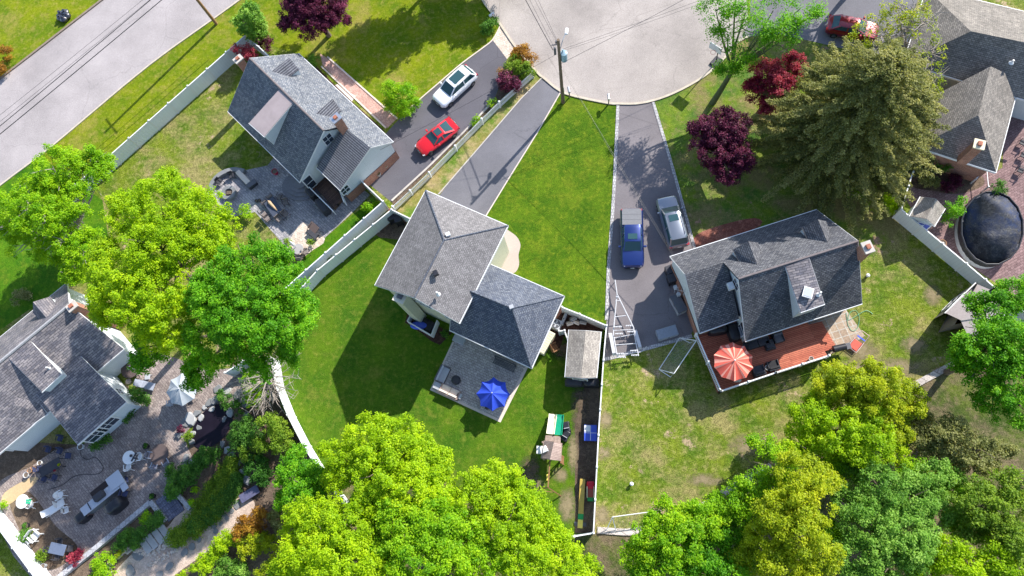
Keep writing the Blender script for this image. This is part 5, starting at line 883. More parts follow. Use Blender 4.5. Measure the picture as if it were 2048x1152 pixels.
a = ang(1740, 75, 1660, 60); car('car', 'dark red car half hidden under the olive conifer at the top right', 'car', carpaint('paint_darkred', (.24, .004, .015), .3), 1700, 66, a + math.pi, 4.6, 1.85, 1.5, suv(4.6, 1.85, 1.5), (.3, -1.3, .64), (1.1, -1.9))

# ------------------------------------------------------------------ utility poles, wires, street things
b = P(1126, 205); t = thing('utility_pole', 'wooden utility pole with grey transformer and street lamp at the court edge', 'utility pole', (b.x, b.y, 0), None, True)
mb = MB(); mb.tube([b - V(0, 0, .2), b + V(0, 0, 9.7)], [.17, .12], 12); mb.build('pole', POLEW, t)
p = P(1128, 110, 7.4); mb = MB(); mb.cyl((p.x, p.y, 6.7), .28, 1.0, 16); mb.cyl((p.x, p.y, 7.7), .3, .08, 16, r2=.1); mb.cyl((p.x - .1, p.y + .1, 7.7), .06, .35, 8); mb.bar((b.x, b.y, 7.2), (p.x, p.y, 7.2), .08, .1); mb.build('transformer', mat('transformer_grey', (.28, .4, .46), .4), t)
la = V(b.x, b.y, 7.9); lb = P(1133, 62, 8.6); mb = MB(); mb.tube([la, la.lerp(lb, .5) + V(0, 0, .25), lb], .035, 6); am = mb.build('lamp_arm', METAL, t); mb = MB(); mb.rbox((lb.x, lb.y, 8.5), (.28, .6, .16), .06, rz=ang(1130, 90, 1133, 62) - math.pi / 2); mb.build('lamp_head', WPLA, am)
mb = MB(); mb.tube([V(b.x - .6, b.y, 9.0), V(b.x + .15, b.y + .05, 9.0)], .05); mb.cyl((b.x - .2, b.y + .1, 9.1), .08, .3, 8); mb.rbox((b.x - .35, b.y + .1, 7.6), (.2, .2, .9), .05); mb.build('insulator', DGREY, t)
mb = MB(); mb.tube([b + V(.17, 0, 0), b + V(.15, 0, 2.6)], .04); mb.build('conduit', METAL, t)
b2 = P(433, 48); t = thing('utility_pole', 'brown wooden utility pole leaning over the kerb of the wide street', 'utility pole', (b2.x, b2.y, 0), None, True)
mb = MB(); mb.tube([b2 - V(0, 0, .2), b2 + V(0, 0, 11.7)], [.17, .12], 12); mb.build('pole', mat('pole_brown', (.26, .15, .07), .85, var=.3), t)
mb = MB(); d = (P(0, 250) - P(330, 0)).normalized(); c = b2 + V(0, 0, 11); nn = Vector((-d.y, d.x, 0)); mb.bar(c - nn * 1.2, c + nn * 1.2, .1, .12); mb.build('crossarm', POLEW, t)
def wire(label, a, b_, sag=.4, r=.02, n=14):
    a, b_ = P(*a), P(*b_); pts = [a.lerp(b_, i / n) - V(0, 0, 4 * sag * (i / n) * (1 - i / n)) for i in range(n + 1)]; mb = MB(); mb.tube([p - a for p in pts], r, 5); single(mb, 'power_wire', BLACK, label, 'wire', a, 'overhead wires')
for lab, a, c, r in (('thickest black overhead wire above the wide street', (500, -150, 8.2), (-180, 415, 8.2), .035), ('thick overhead wire just above the thickest one over the street', (470, -145, 8.4), (-180, 400, 8.4), .03), ('thin overhead wire of the upper pair over the street', (440, -128, 9.6), (-180, 372, 9.6), .012), ('thin lower wire of the upper pair over the street', (436, -114, 9.5), (-180, 386, 9.5), .012),
    ('black cable from the court pole to the upper left, lower one', (1106, 100, 8.2), (1020, -60, 8.2), .03), ('thin wire beside the black cable at the court pole', (1110, 98, 8.3), (1030, -60, 8.3), .012), ('wire from the pole top to the top edge', (1112, 80, 9.3), (1040, -60, 9.3), .012), ('second wire from the pole top to the top edge', (1113, 78, 9.4), (1050, -60, 9.4), .012),
    ('upper thin wire crossing the round court to the right', (1126, 98, 8.0), (1480, -30, 8), .012), ('wire crossing the court just below the upper thin one', (1126, 102, 7.9), (1480, -22, 7.9), .01), ('lower wire crossing the round court to the right', (1120, 128, 7.2), (1480, -62, 7.6), .016),
    ('service wire from the court pole to the east house', (1118, 128, 6.6), (1345, 510, 3.6), .012), ('second service wire to the east house', (1118, 124, 6.7), (1347, 507, 3.65), .01), ('service wire from the court pole to the pale sided house', (1110, 110, 7.2), (760, 300, 3.4), .012)):
    wire(lab, a, c, .15, r)
def mailbox(px, py, rz, label, m):
    t = thing('mailbox', label, 'mailbox', P(px, py), 'mailboxes round the court', False, rz); mb = MB(); mb.box((0, 0, .5), (.1, .1, 1)); mb.build('post', WOODW, t)
    pr = [(-.11, 0), (.11, 0), (.11, .14)] + [(.11 * math.cos(R(k)), .14 + .1 * math.sin(R(k))) for k in (30, 60, 90, 120, 150)] + [(-.11, .14)]; mb = MB(); mb.loft([[(x, y, 1 + z) for x, z in pr] for y in (-.15, .42)]); mb.build('box', m, t, smooth=40)
    mb = MB(); mb.box((.13, .2, 1.2), (.015, .04, .16)); mb.build('flag', REDP, t)
mailbox(1139, 195, .2, 'grey mailbox nearest the court utility pole', LGREY); mailbox(1217, 209, .1, 'dark silver mailbox at the mouth of the eastern driveway', METAL); mailbox(984, 45, -.9, 'white and black mailbox on the curve left of the court', WPLA)
t = thing('basketball_hoop', 'portable basketball hoop at the court edge under the leaning green tree', 'basketball hoop', P(1432, 125), None, False, R(140)); mb = MB(); mb.rbox((0, 0, 0), (.8, 1.1, .2), .08); mb.build('base', BLACK, t)
mb = MB(); mb.tube([(0, 0, .1), (.05, .2, 2.4), (0, .9, 3.1)], .05); mb.build('pole', BLACK, t); mb = MB(); mb.box((0, .95, 3.3), (1.3, .04, .85)); bo = mb.build('backboard', WPLA, t); mb = MB(); mb.tube([(.23 * math.cos(R(k)), 1.24 + .23 * math.sin(R(k)), 3.02) for k in range(0, 360, 30)], .015, closed=True); mb.build('rim', REDP, bo)
t = thing('trash_bags', 'pile of shiny black trash bags on the grass across the street', 'trash bags', P(131, 35)); r_ = random.Random(2)
for k in range(5): a = k * 1.25; mb = MB(); mb.ball((.42 * math.cos(a), .42 * math.sin(a), .28), .4, 10, sz=.75, j=.12); mb.cyl((.42 * math.cos(a), .42 * math.sin(a), .55), .1, .18, 6, r2=.16); mb.build('bag', glassmat('bag_plastic', (.02, .02, .03), .3) if k == 0 else bpy.data.materials['bag_plastic'], t, smooth=60)

# ------------------------------------------------------------------ garden furniture prototypes
def plain_chair(m, frame, name='garden_chair', arms=True, w=.5, solid=True):
    t = thing(name, 'chair', 'chair'); mb = MB(); mb.rbox((0, 0, .41), (w, .48, .05), .03); mb.build('seat', m, t)
    mb = MB(); mb.box((0, -.27, .68), (w - .04, .04, .48), rx=R(-12)); mb.build('backrest', m, t)
    for x in (-1, 1):
        for y in (-1, 1): mb = MB(); mb.bar((x * w * .46, y * .2, .42), (x * w * .54, y * .27, 0), .035, .035); mb.build('leg', frame, t)
        if arms: mb = MB(); mb.bar((x * w * .54, -.27, .64), (x * w * .54, .22, .62), .05, .03); mb.bar((x * w * .54, .2, .62), (x * w * .5, .2, .42), .03, .03); mb.build('armrest', frame, t)
    return t
def sling_frame(m, fr): return plain_chair(m, fr, 'sling_chair')
def round_table(m, r, frame, name='round_table', oval=1, h=.73):
    t = thing(name, 'table', 'table'); mb = MB(); mb.lathe((0, 0, 0), [(.001, h), (r, h), (r + .015, h - .015), (r, h - .035), (.001, h - .035)], 28, sy=oval); mb.build('tabletop', m, t)
    for k in range(4): a = R(45 + 90 * k); mb = MB(); mb.bar((r * .55 * math.cos(a), r * .55 * oval * math.sin(a), h - .03), (r * .75 * math.cos(a), r * .75 * oval * math.sin(a), 0), .04, .04); mb.build('leg', frame, t)
    return t
def monobloc():
    t = thing('plastic_chair', 'chair', 'chair'); n = 14; mb = MB(); mb.lathe((0, 0, 0), [(.001, .40), (.2, .4), (.26, .43), (.25, .45), (.2, .42), (.001, .42)], 18); mb.build('seat', WPLA, t, smooth=50)
    mb = MB(); pts = [R(200 + 140 * k / n) for k in range(n + 1)]; mb.loft([[(.27 * math.cos(a), .27 * math.sin(a), .44), (.33 * math.cos(a), .36 * math.sin(a), .62 + .26 * math.sin(math.pi * k / n) ** .6), (.36 * math.cos(a), .39 * math.sin(a), .62 + .26 * math.sin(math.pi * k / n) ** .6), (.3 * math.cos(a), .3 * math.sin(a), .42)] for k, a in enumerate(pts)]); mb.build('backrest', WPLA, t, smooth=50)
    for x in (-1, 1):
        mb = MB(); mb.bar((x * .31, -.12, .64), (x * .31, .24, .62), .07, .03); mb.build('armrest', WPLA, t)
        for y in (-1, 1): mb = MB(); mb.bar((x * .2, y * .2, .42), (x * .29, y * .3, 0), .05, .05); mb.build('leg', WPLA, t)
    return t
def chaise(m, frame, up=.5):
    t = thing('chaise_lounge', 'lounge', 'lounge chair'); mb = MB(); mb.rbox((0, .25, .3), (.62, 1.3, .08), .03); mb.build('seat', m, t); mb = MB(); mb.box((0, -.6, .42 + up * .2), (.6, .72, .07), rx=-up); mb.build('backrest', m, t)
    for x in (-1, 1):
        mb = MB(); mb.bar((x * .32, -.85, .3), (x * .32, .92, .3), .04, .05); mb.build('side_rail', frame, t)
        for y in (-.6, .7): mb = MB(); mb.bar((x * .3, y, .3), (x * .3, y, 0), .04, .04); mb.build('leg', frame, t)
    return t
def umbrella(label, px, py, r, h, n, m1, m2=None, fr=WHITE, rise=.5, scallop=.12, rz=0, stripes=1):
    t = thing('patio_umbrella', label, 'umbrella', P(px, py, h - rise * .5).xy.to_3d(), None, False, rz); mb = MB(); k = n * stripes * 2
    for i in range(n):
        a0, a1 = 2 * math.pi * i / n, 2 * math.pi * (i + 1) / n; c0 = Vector((math.cos(a0) * r, math.sin(a0) * r, h - rise)); c1 = Vector((math.cos(a1) * r, math.sin(a1) * r, h - rise)); top = Vector((0, 0, h)); q = 8; prev = None
        for j in range(q + 1):
            u = j / q; row = []
            for w_ in range(7):
                f = w_ / 6; e = c0.lerp(c1, f); s = math.sin(math.pi * f); e = e * (1 - scallop * s); e.z = h - rise; p_ = top.lerp(e, u); p_.z = h - rise * u ** 1.25 - .09 * s * u * rise * 2; row.append(p_)
            if prev:
                for w_ in range(6):
                    if j == 1: mb.add([prev[w_], row[w_], row[w_ + 1]], [(0, 1, 2)], 1 if (m2 and w_ % 3 == 1) else 0)
                    else: mb.add([prev[w_], row[w_], row[w_ + 1], prev[w_ + 1]], [(0, 1, 2, 3)], 1 if (m2 and w_ in ((0, 5) if i % 2 else (2, 3))) else 0)
            prev = row
    mb.build('canopy', [m1, m2 or m1], t); mb = MB(); mb.tube([(0, 0, .02), (0, 0, h + .08)], .025, 8); mb.build('pole', fr, t); mb = MB(); mb.ball((0, 0, h + .1), .07, 8); mb.build('finial', fr, t)
    mb = MB()
    for i in range(n): a0 = 2 * math.pi * i / n; mb.tube([(0, 0, h - .07), (math.cos(a0) * r * .98, math.sin(a0) * r * .98, h - rise - .04)], .012, 4)
    mb.build('ribs', fr, t); mb = MB(); mb.cyl((0, 0, 0), .25, .1, 16); mb.build('base', BLACK, t); return t
def covered(name, label, cat, px, py, w, d, h, rz, m=BLACK, top=.75, lumps=True, group=None):
    t = thing(name, label, cat, P(px, py), group, False, rz); r_ = random.Random(int(px * 3 + py)); rings = []; n = 28
    for k, (s, z) in enumerate([(1.04, 0), (1, h * .3), (.98, h * .62), (.93, h * .85), (.8, h * .97), (.45, h * 1.02), (.05, h * 1.04)]):
        ring = []
        for i in range(n):
            a = 2 * math.pi * i / n; c, s_ = math.cos(a), math.sin(a); e = 4.5; q = (abs(c) ** e + abs(s_) ** e) ** (-1 / e); j = 1 + (.035 * math.sin(a * 7 + k) + r_.uniform(-.02, .02)) * (1 if k < 4 else .4); ring.append((c * q * w / 2 * s * j, s_ * q * d / 2 * s * j, z))
        rings.append(ring)
    mb = MB(); mb.loft(rings); mb.build('cover', m, t, smooth=60); mb = MB(); mb.tube([(w / 2 * 1.0 * math.cos(R(k)) * 1.02, d / 2 * math.sin(R(k)) * 1.02, .1) for k in range(0, 360, 20)], .015, closed=True); mb.build('hem_cord', DGREY, t); return t
def pot(px, py, r, h, m, label, plant=None, name='planter_pot'):
    t = thing(name, label, 'plant pot', P(px, py)); mb = MB(); mb.lathe((0, 0, 0), [(.001, 0), (r * .7, 0), (r, h), (r * 1.08, h), (r * 1.08, h - .05), (r * .96, h - .05), (r * .92, h - .06), (.001, h - .06)], 20); mb.build('pot', m, t, smooth=40)
    mb = MB(); mb.cyl((0, 0, h - .07), r * .9, .02, 16); mb.build('soil', BARK, t)
    if plant: cl = [(random.uniform(-r, r) * .6, random.uniform(-r, r) * .6, h + random.uniform(0, r * .6), r * .45, random.random()) for _ in range(8)]; leaves('plant', plant, cl, 22, .1, t, seed=3)
    return t
TERRA = mat('terracotta', (.45, .24, .13), .8); REDG = mat('red_glaze', (.45, .02, .06), .3)

# west house patio
c = P(461, 388); t = thing('fire_pit', 'round grey stone fire pit at the circular end of the western patio', 'fire pit', c); mb = MB(); mb.lathe((0, 0, 0), [(.72, 0), (.72, .42), (.4, .42), (.38, .2), (.01, .2)], 28); mb.build('ring', STONE, t)
mb = MB(); mb.cyl((0, 0, .2), .36, .05, 20); mb.build('ash_bowl', BLACK, t); mb = MB()
for k in range(4): mb.bar((-.25, -.15 + .1 * k, .3), (.25, -.1 + .08 * k, .3), .07, .07)
mb.build('logs', BARK, t)
strip('curved_seat_wall', curve([(425, 400), (428, 372), (445, 352), (470, 343), (492, 346)], 6), .42, 0, .5, STONE, kind=None); tag(bpy.data.objects['curved_seat_wall'], 'curved dark stone seat wall around the fire pit circle', 'seat wall')
ch = Proto(plain_chair(CHAR, BLACK, 'patio_chair')); ch(467, 355, R(200), 'dark patio chair between the seat wall and the beige bench cushion'); ch(443, 367, R(235), 'dark patio chair left of the fire pit')
t = thing('bench_cushion', 'long curved beige bench beside the fire pit circle', 'bench', P(490, 358), None, False, ang(482, 348, 500, 367)); mb = MB(); mb.rbox((0, 0, 0), (1.8, .5, .4), .12); mb.build('base', STONE, t); mb = MB(); mb.rbox((0, 0, .4), (1.9, .55, .12), .1); mb.build('cushion', BEIGE, t)
t = thing('fire_pit_cover', 'low dark box table at the end of the beige bench', 'box', P(507, 371), None, False, ang(500, 378, 516, 366)); mb = MB(); mb.rbox((0, 0, 0), (.95, .5, .45), .06); mb.build('box', CHAR, t); mb = MB(); mb.rbox((0, 0, .45), (1, .55, .05), .04); mb.build('lid', DGREY, t)
rz = ang(537, 395, 568, 440); t = thing('dining_table', 'dark rectangular patio dining table with a folded umbrella lying across it', 'table', P(552, 419), None, False, rz); mb = MB(); mb.rbox((0, 0, .68), (1.9, 1.1, .05), .04); mb.build('tabletop', mat('slate_blue_top', (.06, .07, .1), .35), t)
for x in (-1, 1):
    for y in (-1, 1): mb = MB(); mb.box((x * .85, y * .45, .34), (.07, .07, .68)); mb.build('leg', BLACK, t)
t = thing('folded_umbrella', 'folded tan umbrella lying on the dark patio dining table', 'umbrella', P(546, 412, .74) , None, False, rz + .12); mb = MB(); mb.tube([(-.75, 0, .1), (-.5, 0, .12), (.2, 0, .1), (.7, 0, .05)], [.03, .17, .13, .04], 10); mb.build('canopy', mat('tan_canvas', (.5, .34, .2), .8), t); mb = MB(); mb.tube([(-.85, 0, .08), (.95, 0, .05)], .02); mb.build('pole', METAL, t)
sc_ = Proto(plain_chair(mat('taupe_mesh', (.2, .17, .16), .8), mat('bronze_frame', (.05, .035, .03), .5), 'dining_chair'))
for x, y, r2, l in ((533, 408, 1.65, 'far left'), (543, 397, 1.65, 'upper left'), (533, 432, .2, 'lower left corner'), (539, 441, .1, 'bottom left'), (562, 441, -1.4, 'bottom right'), (574, 431, -1.4, 'lower right'), (575, 408, -2.0, 'right'), (563, 397, -2.6, 'upper right')): sc_(x, y, rz + r2 - math.pi / 2 * 0, 'taupe dining chair at the %s of the dark patio dining table' % l, group='chairs round the dark dining table')
pot(553, 347, .28, .5, REDG, 'glossy red barrel pot beside the stone steps'); pot(514, 403, .14, .2, BLACK, 'left of two tiny dark pots by the dining table'); pot(520, 402, .14, .2, BLACK, 'right of two tiny dark pots by the dining table')
pot(758, 350, .3, .5, CONC, 'lower grey pot against the brick wall by the driveway', LM_OL); pot(772, 335, .3, .5, CONC, 'upper grey pot against the brick wall by the driveway', LM_OL)
covered('covered_grill', 'black covered grill between the stone steps and the porch railing', 'grill', 627, 391, 1.3, .75, 1.0, R(-48), BLACK); covered('covered_grill', 'longer black covered grill next to the porch stairs', 'grill', 649, 417, 1.7, .8, 1.05, R(-50), CHAR)
t = thing('patio_lounger', 'brown mesh double lounger on the corner of the western patio', 'lounge chair', P(632, 463), None, False, R(-40)); mb = MB(); mb.box((-.2, .1, .5), (1.1, .7, .06), rx=.3); mb.build('canopy', mat('brown_mesh', (.13, .09, .08), .8), t); mb = MB(); mb.rbox((.15, -.35, .35), (1.2, .6, .08), .04); mb.build('seat', CHAR, t)
for x in (-.6, .7): mb = MB(); mb.tube([(x, .4, 0), (x, .3, .6), (x, -.3, .45), (x, -.7, 0)], .025); mb.build('frame', BLACK, t)
umb2 = thing('closed_umbrella', 'closed white umbrella over the small round table of the corner patio', 'umbrella', P(598, 500)); mb = MB(); mb.tube([(0, 0, 0), (-.05, .1, 2.3)], .03); mb.build('pole', METAL, umb2); mb = MB(); mb.tube([(-.03, .06, 1.1), (-.04, .08, 1.4), (-.05, .1, 2.2)], [.13, .16, .04], 8); mb.build('canopy', WHITE, umb2)
rt = Proto(round_table(mat('glass_top', (.35, .33, .32), .2), .5, BLACK)); rt(602, 503, 0, 'small glass round table on the corner patio under the closed umbrella')
for x, y, r2, l in ((588, 507, 1.2, 'left'), (615, 507, -1.2, 'right'), (603, 517, 0.1, 'bottom')): sc_(x, y, r2, 'taupe dining chair at the %s of the small glass table' % l, group='chairs round the small glass table')
t = thing('waste_bin', 'left black wheeled bin in the corner of the white fence', 'bin', P(787, 441), 'bins in the fence corner', False, .3)
def bin_parts(t):
    mb = MB(); mb.box((0, 0, .5), (.58, .62, 1.0), taper=1.1); mb.build('body', BLACK, t); mb = MB(); mb.rbox((0, 0, 1.0), (.68, .74, .1), .05); mb.build('lid', CHAR, t)
    for x in (-.25, .25): mb = MB(); vs = [(x - .04, -.3 + .12 * math.cos(R(k)), .12 + .12 * math.sin(R(k))) for k in range(0, 360, 30)]; mb.loft([vs, [(a + .08, b, c) for a, b, c in vs]]); mb.build('wheel', TYRE, t)
bin_parts(t); copy_tree(t, P(801, 445), .3, 'right black wheeled bin in the corner of the white fence'); copy_tree(t, P(1337, 546), .4, 'upper black wheeled bin against the brick wall by the east driveway', 'bins by the east driveway'); copy_tree(t, P(1341, 563), .3, 'lower black wheeled bin against the brick wall by the east driveway', 'bins by the east driveway')
chairr = t

# centre house patio
rz = ang(862, 779, 998, 842); 
def sofa(label, px, py, rz, w, n, back=True, m=BEIGE, arm=(1, 1), base=LGREY, group=None, d=.85):
    t = thing('patio_sofa', label, 'sofa', P(px, py), group, False, rz); mb = MB(); mb.rbox((0, 0, 0), (w, d, .3), .04); mb.build('base', base, t)
    for k in range(n): mb = MB(); cw = (w - .1) / n; mb.rbox((-w / 2 + .05 + cw * (k + .5), .05, .3), (cw - .03, d - .15, .15), .06); mb.build('seat_cushion', m, t)
    if back:
        mb = MB(); mb.rbox((0, -d / 2 + .06, .28), (w, .12, .42), .04); mb.build('backrest', base, t)
        for k in range(n): mb = MB(); cw = (w - .1) / n; mb.box((-w / 2 + .05 + cw * (k + .5), -d / 2 + .2, .6), (cw - .06, .16, .34), rx=-.2); mb.build('back_cushion', m, t)
    for s, f in zip((-1, 1), arm):
        if f: mb = MB(); mb.rbox((s * (w / 2 - .05), 0, .28), (.1, d, .28), .04); mb.build('armrest', base, t)
    return t
sofa('grey-framed patio sofa with two cream cushions at the lower left patio edge', 901, 785, rz, 1.8, 2, base=mat('tan_rattan', (.3, .22, .2), .8)); sofa('grey-framed patio loveseat with cushions greyed for shade at the left patio edge', 887, 750, rz - math.pi / 2, 1.5, 1, base=mat('rattan_shade_tone', (.14, .13, .14), .8), m=mat('cushion_shade_tone', (.42, .42, .45), .85))  # loveseat cushions and rattan: greyer copies with the house shade in their colour
def side_table(px, py, w, h, rz, label, m=CHAR, m2=None):
    t = thing('side_table', label, 'table', P(px, py), None, False, rz); mb = MB(); mb.rbox((0, 0, h - .05), (w, w, .05), .02); mb.build('tabletop', m2 or m, t)
    for x in (-1, 1):
        for y in (-1, 1): mb = MB(); mb.box((x * (w / 2 - .06), y * (w / 2 - .06), (h - .05) / 2), (.05, .05, h - .05)); mb.build('leg', m, t)
side_table(876, 773, .6, .45, rz, 'square glass-topped side table in the corner between the two patio sofas', DGREY, LGREY); side_table(920, 793, .45, .45, rz, 'small grey side table right of the cream sofa', LGREY)
t = thing('round_ottoman', 'round dark grey ottoman in front of the patio sofas', 'ottoman', P(913, 761)); mb = MB(); mb.lathe((0, 0, 0), [(.36, 0), (.38, .05), (.38, .36), (.33, .42), (.001, .43)], 28); mb.build('body', CHAR, t, smooth=50); mb = MB(); mb.lathe((0, 0, 0), [(.385, .34), (.395, .35), (.385, .37)], 28); mb.build('seam', DGREY, t)
umbrella('blue patio umbrella open on the corner of the back patio', 985, 787, 1.42, 2.5, 8, BLUEF, rise=.62, scallop=.1, fr=METAL)
rt2 = Proto(round_table(DGREY, .55, BLACK, 'patio_table')); rt2(990, 794, 0, 'dark round table under the blue umbrella'); ch(978, 812, .2, 'dark patio chair below the blue umbrella'); ch(1003, 783, R(150), 'dark patio chair right of the blue umbrella')
t = thing('patio_bench', 'dark slatted garden bench against the rear eave of the hip-roofed house', 'bench', P(1010, 731), None, False, rz + math.pi)
mb = MB()
for k in range(5): mb.box((0, -.2 + .11 * k, .43), (2.0, .08, .03))
mb.build('seat', DGREY, t); mb = MB()
for k in range(4): mb.box((0, -.3 - .02 * k, .55 + .11 * k), (2.0, .03, .08))
mb.build('backrest', DGREY, t)
for x in (-.95, .95): mb = MB(); mb.box((x, .2, .21), (.06, .06, .42)); mb.box((x, -.25, .45), (.06, .06, .9)); mb.build('leg', BLACK, t)
def deckbox(label, px, py, w, d, h, rz, m, m2=None, ribs=0, name='deck_box'):
    t = thing(name, label, 'storage box', P(px, py), None, False, rz); mb = MB(); mb.rbox((0, 0, 0), (w, d, h * .82), .03); mb.build('body', m, t); mb = MB(); mb.rbox((0, 0, h * .82), (w + .06, d + .06, h * .18), .05)
    for k in range(ribs): mb.box((-w / 2 + w * (k + .5) / ribs, 0, h + .008), (w / ribs * .55, d * .9, .02))
    mb.build('lid', m2 or m, t); mb = MB(); mb.box((0, -d / 2 - .04, h * .8), (.2, .03, .06)); mb.build('handle', DGREY, t)
deckbox('pale grey storage box where the rear bed meets the patio', 920, 681, 1.0, .6, .55, rz, LGREY)
deckbox('long ridged cream storage box against the right wall of the hip-roofed house', 1092, 688, 2.0, .75, .9, ang(1108, 660, 1078, 712), mat('cream_plastic_box', (.6, .58, .42), .5), None, 9)
deckbox('tall dark-lidded storage box against the brick wall by the east driveway', 1355, 612, 1.6, .8, 1.0, ang(1345, 593, 1365, 630), LGREY, DGREY); deckbox('grey ridged deck box standing on the east driveway', 1333, 668, 1.7, .85, .65, ang(1317, 672, 1350, 662), LGREY, mat('lid_grey', (.24, .26, .3), .6), 8)
t = thing('air_conditioner', 'grey outdoor air conditioner with a fan top right of the hip-roofed house', 'air conditioner', P(1113, 652), None, False, rz); mb = MB(); mb.rbox((0, 0, 0), (.85, .85, .8), .05); mb.build('case', LGREY, t)
mb = MB(); mb.lathe((0, 0, 0), [(.001, .81), (.34, .81), (.36, .82), (.36, .84), (.33, .84)], 20); fo = mb.build('fan_guard', DGREY, t); mb = MB()
for k in range(4): mb.box((.16 * math.cos(R(90 * k)), .16 * math.sin(R(90 * k)), .84), (.3, .14, .02), rz=R(90 * k))
mb.build('fan_blade', LGREY, fo)
copy_tree(t, P(1925, 343), R(-18), 'grey air conditioner against the brick wall of the tan-grey house')
t = thing('hose_reel_box', 'long grey plastic box leaning by the fence beside the air conditioner', 'box', P(1128, 640), None, False, ang(1123, 652, 1132, 630)); mb = MB(); mb.rbox((0, 0, 0), (1.1, .25, .5), .08); mb.build('body', LGREY, t); mb = MB(); mb.cyl((0, 0, .5), .06, .04, 10); mb.build('cap', DGREY, t)
PIL = mat('stored_plastic', (.34, .33, .33), .5, var=.25)
for k, (x, y, a, l) in enumerate(((1140, 650, .3, 'lowest white one at the left'), (1147, 641, .5, 'grey one behind the white one'), (1153, 648, -.4, 'cream striped one in the middle'), (1166, 648, -.2, 'darker one at the right'))):
    t = thing('folded_beach_chair', 'folded chair in the stack between shed and fence, ' + l, 'chair', P(x, y), 'folded chairs behind the shed', False, a)
    for j in range(3): mb = MB(); mb.box((0, .08 * j, .3 + .05 * j), (.55, .06, .62), rx=.5); mb.build('panel', PIL if k % 2 else BEIGE, t)
    mb = MB(); mb.tube([(-.3, .3, 0), (-.3, -.1, .6), (.3, -.1, .6), (.3, .3, 0)], .018); mb.build('frame', METAL, t)
t = thing('wooden_chair', 'orange-brown slatted wooden chair left of the shingled shed', 'chair', P(1110, 697), None, False, R(-60))
mb = MB()
for k in range(5): mb.box((-.22 + .11 * k, .0, .38), (.08, .5, .03))
mb.build('seat', WOODB, t); mb = MB()
for k in range(6): mb.box((-.27 + .11 * k, -.32, .7), (.07, .03, .65), rx=-.25)
mb.build('backrest', WOODB, t)
for x in (-1, 1):
    mb = MB(); mb.box((x * .34, 0, .58), (.1, .6, .03)); mb.build('armrest', WOODB, t)
    for y in (-1, 1): mb = MB(); mb.box((x * .3, y * .22, .28), (.05, .06, .56)); mb.build('leg', WOODB, t)
# sheds
def shed(label, corners, ridge, eh, rh, roofm, wallm, door=None, extra=None):
    r = Roof([[(*ridge[0], rh), (*ridge[1], rh), (*corners[1], eh), (*corners[0], eh)], [(*ridge[1], rh), (*ridge[0], rh), (*corners[3], eh), (*corners[2], eh)]], .1)
    cs = [P(*c, eh) for c in corners]; base = sum(cs, Vector()) / 4; t = thing('garden_shed', label, 'shed', (base.x, base.y, 0), None, True); r.build(t, roofm)
    ft = inset([cs[0], cs[1], P(*ridge[1], rh), cs[2], cs[3], P(*ridge[0], rh)], .12); walls(t, ft, r, wallm, drop=.1)
    if door:
        p = P(*door[:2], 1.0); best = None
        window(t, ft, door[0], door[1], 1.0, door[2], 1.8, 'door', pane=door[3], bars=1)
    return t, r, ft
shed('grey shingled garden shed beside the long white fence', [(1138, 660), (1130.5, 753.5), (1193, 755), (1202, 664)], [(1171, 661), (1162.5, 756)], 2.2, 2.75, SHS, SIDG, (1160, 762, 1.2, SIDG))
shed('small grey-shingled shed with white walls near the covered pool', [(1841, 394), (1820, 432), (1869, 452), (1890, 417)], [(1871, 397), (1854, 438)], 2.1, 2.9, SHS, SIDING, (1843, 448, 1.0, BLUEP))
t, r, ft = shed('grey wooden shed with double doors below the white fence at the right', [(1891, 626), (1952, 566), (2010, 628), (1945, 690)], [(1985, 580), (1923, 641)], 2.3, 3.4, mat('shed_pale_roof', (.36, .31, .3), .8, var=.15), mat('shed_grey_wall', (.17, .15, .13), .85), (1905, 603, 1.5, mat('dark_door', (.05, .045, .05), .7)))
covered('covered_furniture', 'wide black covered item left of the pair below the shed', 'covered furniture', 1149, 766, 1.55, .7, .95, 0, CHAR, group='covered items below the shed'); covered('covered_grill', 'black covered barbecue right of the pair below the shed', 'grill', 1182, 767, 1.4, .8, 1.05, 0, BLACK, group='covered items below the shed')
# playset
b = P(1112, 915); t = thing('playset', 'wooden playhouse tower with shingled gable roof and two slides', 'playset', (b.x, b.y, 0), None, True)
def W3(x, y, h): return P(x, y, h)
rp = Roof([[(1108, 884, 3.2), (1100, 919, 3.2), (1083, 916, 2.5), (1089, 882, 2.5)], [(1100, 919, 3.2), (1108, 884, 3.2), (1123, 887, 2.5), (1121, 921, 2.5)]], .06); rp.build(t, tiles('board_roof', (.34, .25, .22), (.42, .32, .28), (.15, .1, .09), .12, 5, .012, fine=.15), WOODW)
for x, y in ((1085, 884), (1121, 889), (1085, 916), (1119, 919)): p = P(x, y, 2.5); mb = MB(); mb.box((p.x, p.y, 1.25), (.1, .1, 2.5)); mb.build('post', WOODW, t)
mb = MB(); mb.prism([P(1089, 882, 1.5), P(1083, 916, 1.5), P(1121, 921, 1.5), P(1123, 887, 1.5)], 1.4, 1.5); mb.build('platform', WOODW, t)
mb = MB(); mb.prism([P(1091, 870, 1.5), P(1121, 873, 1.5), P(1121, 890, 1.5), P(1089, 888, 1.5)], 1.35, 1.48); mb.build('slide_deck', tiles('playset_boards', (.36, .27, .22), (.44, .33, .27), (.15, .1, .08), .12, 4, .012), t)
rd = Roof([[(1089, 893, 2.9), (1087, 905, 2.9), (1097, 901, 3.0)], [(1089, 893, 2.9), (1097, 901, 3.0), (1091, 890, 2.6)]], .04); rd.build(t, WHITE, WHITE, 'dormer_roof')
pw = P(1080, 900, 1.6); mb = MB(); mb.box((pw.x, pw.y, 1.7), (.5, .6, .5)); mb.build('bay_window', WPLA, t)
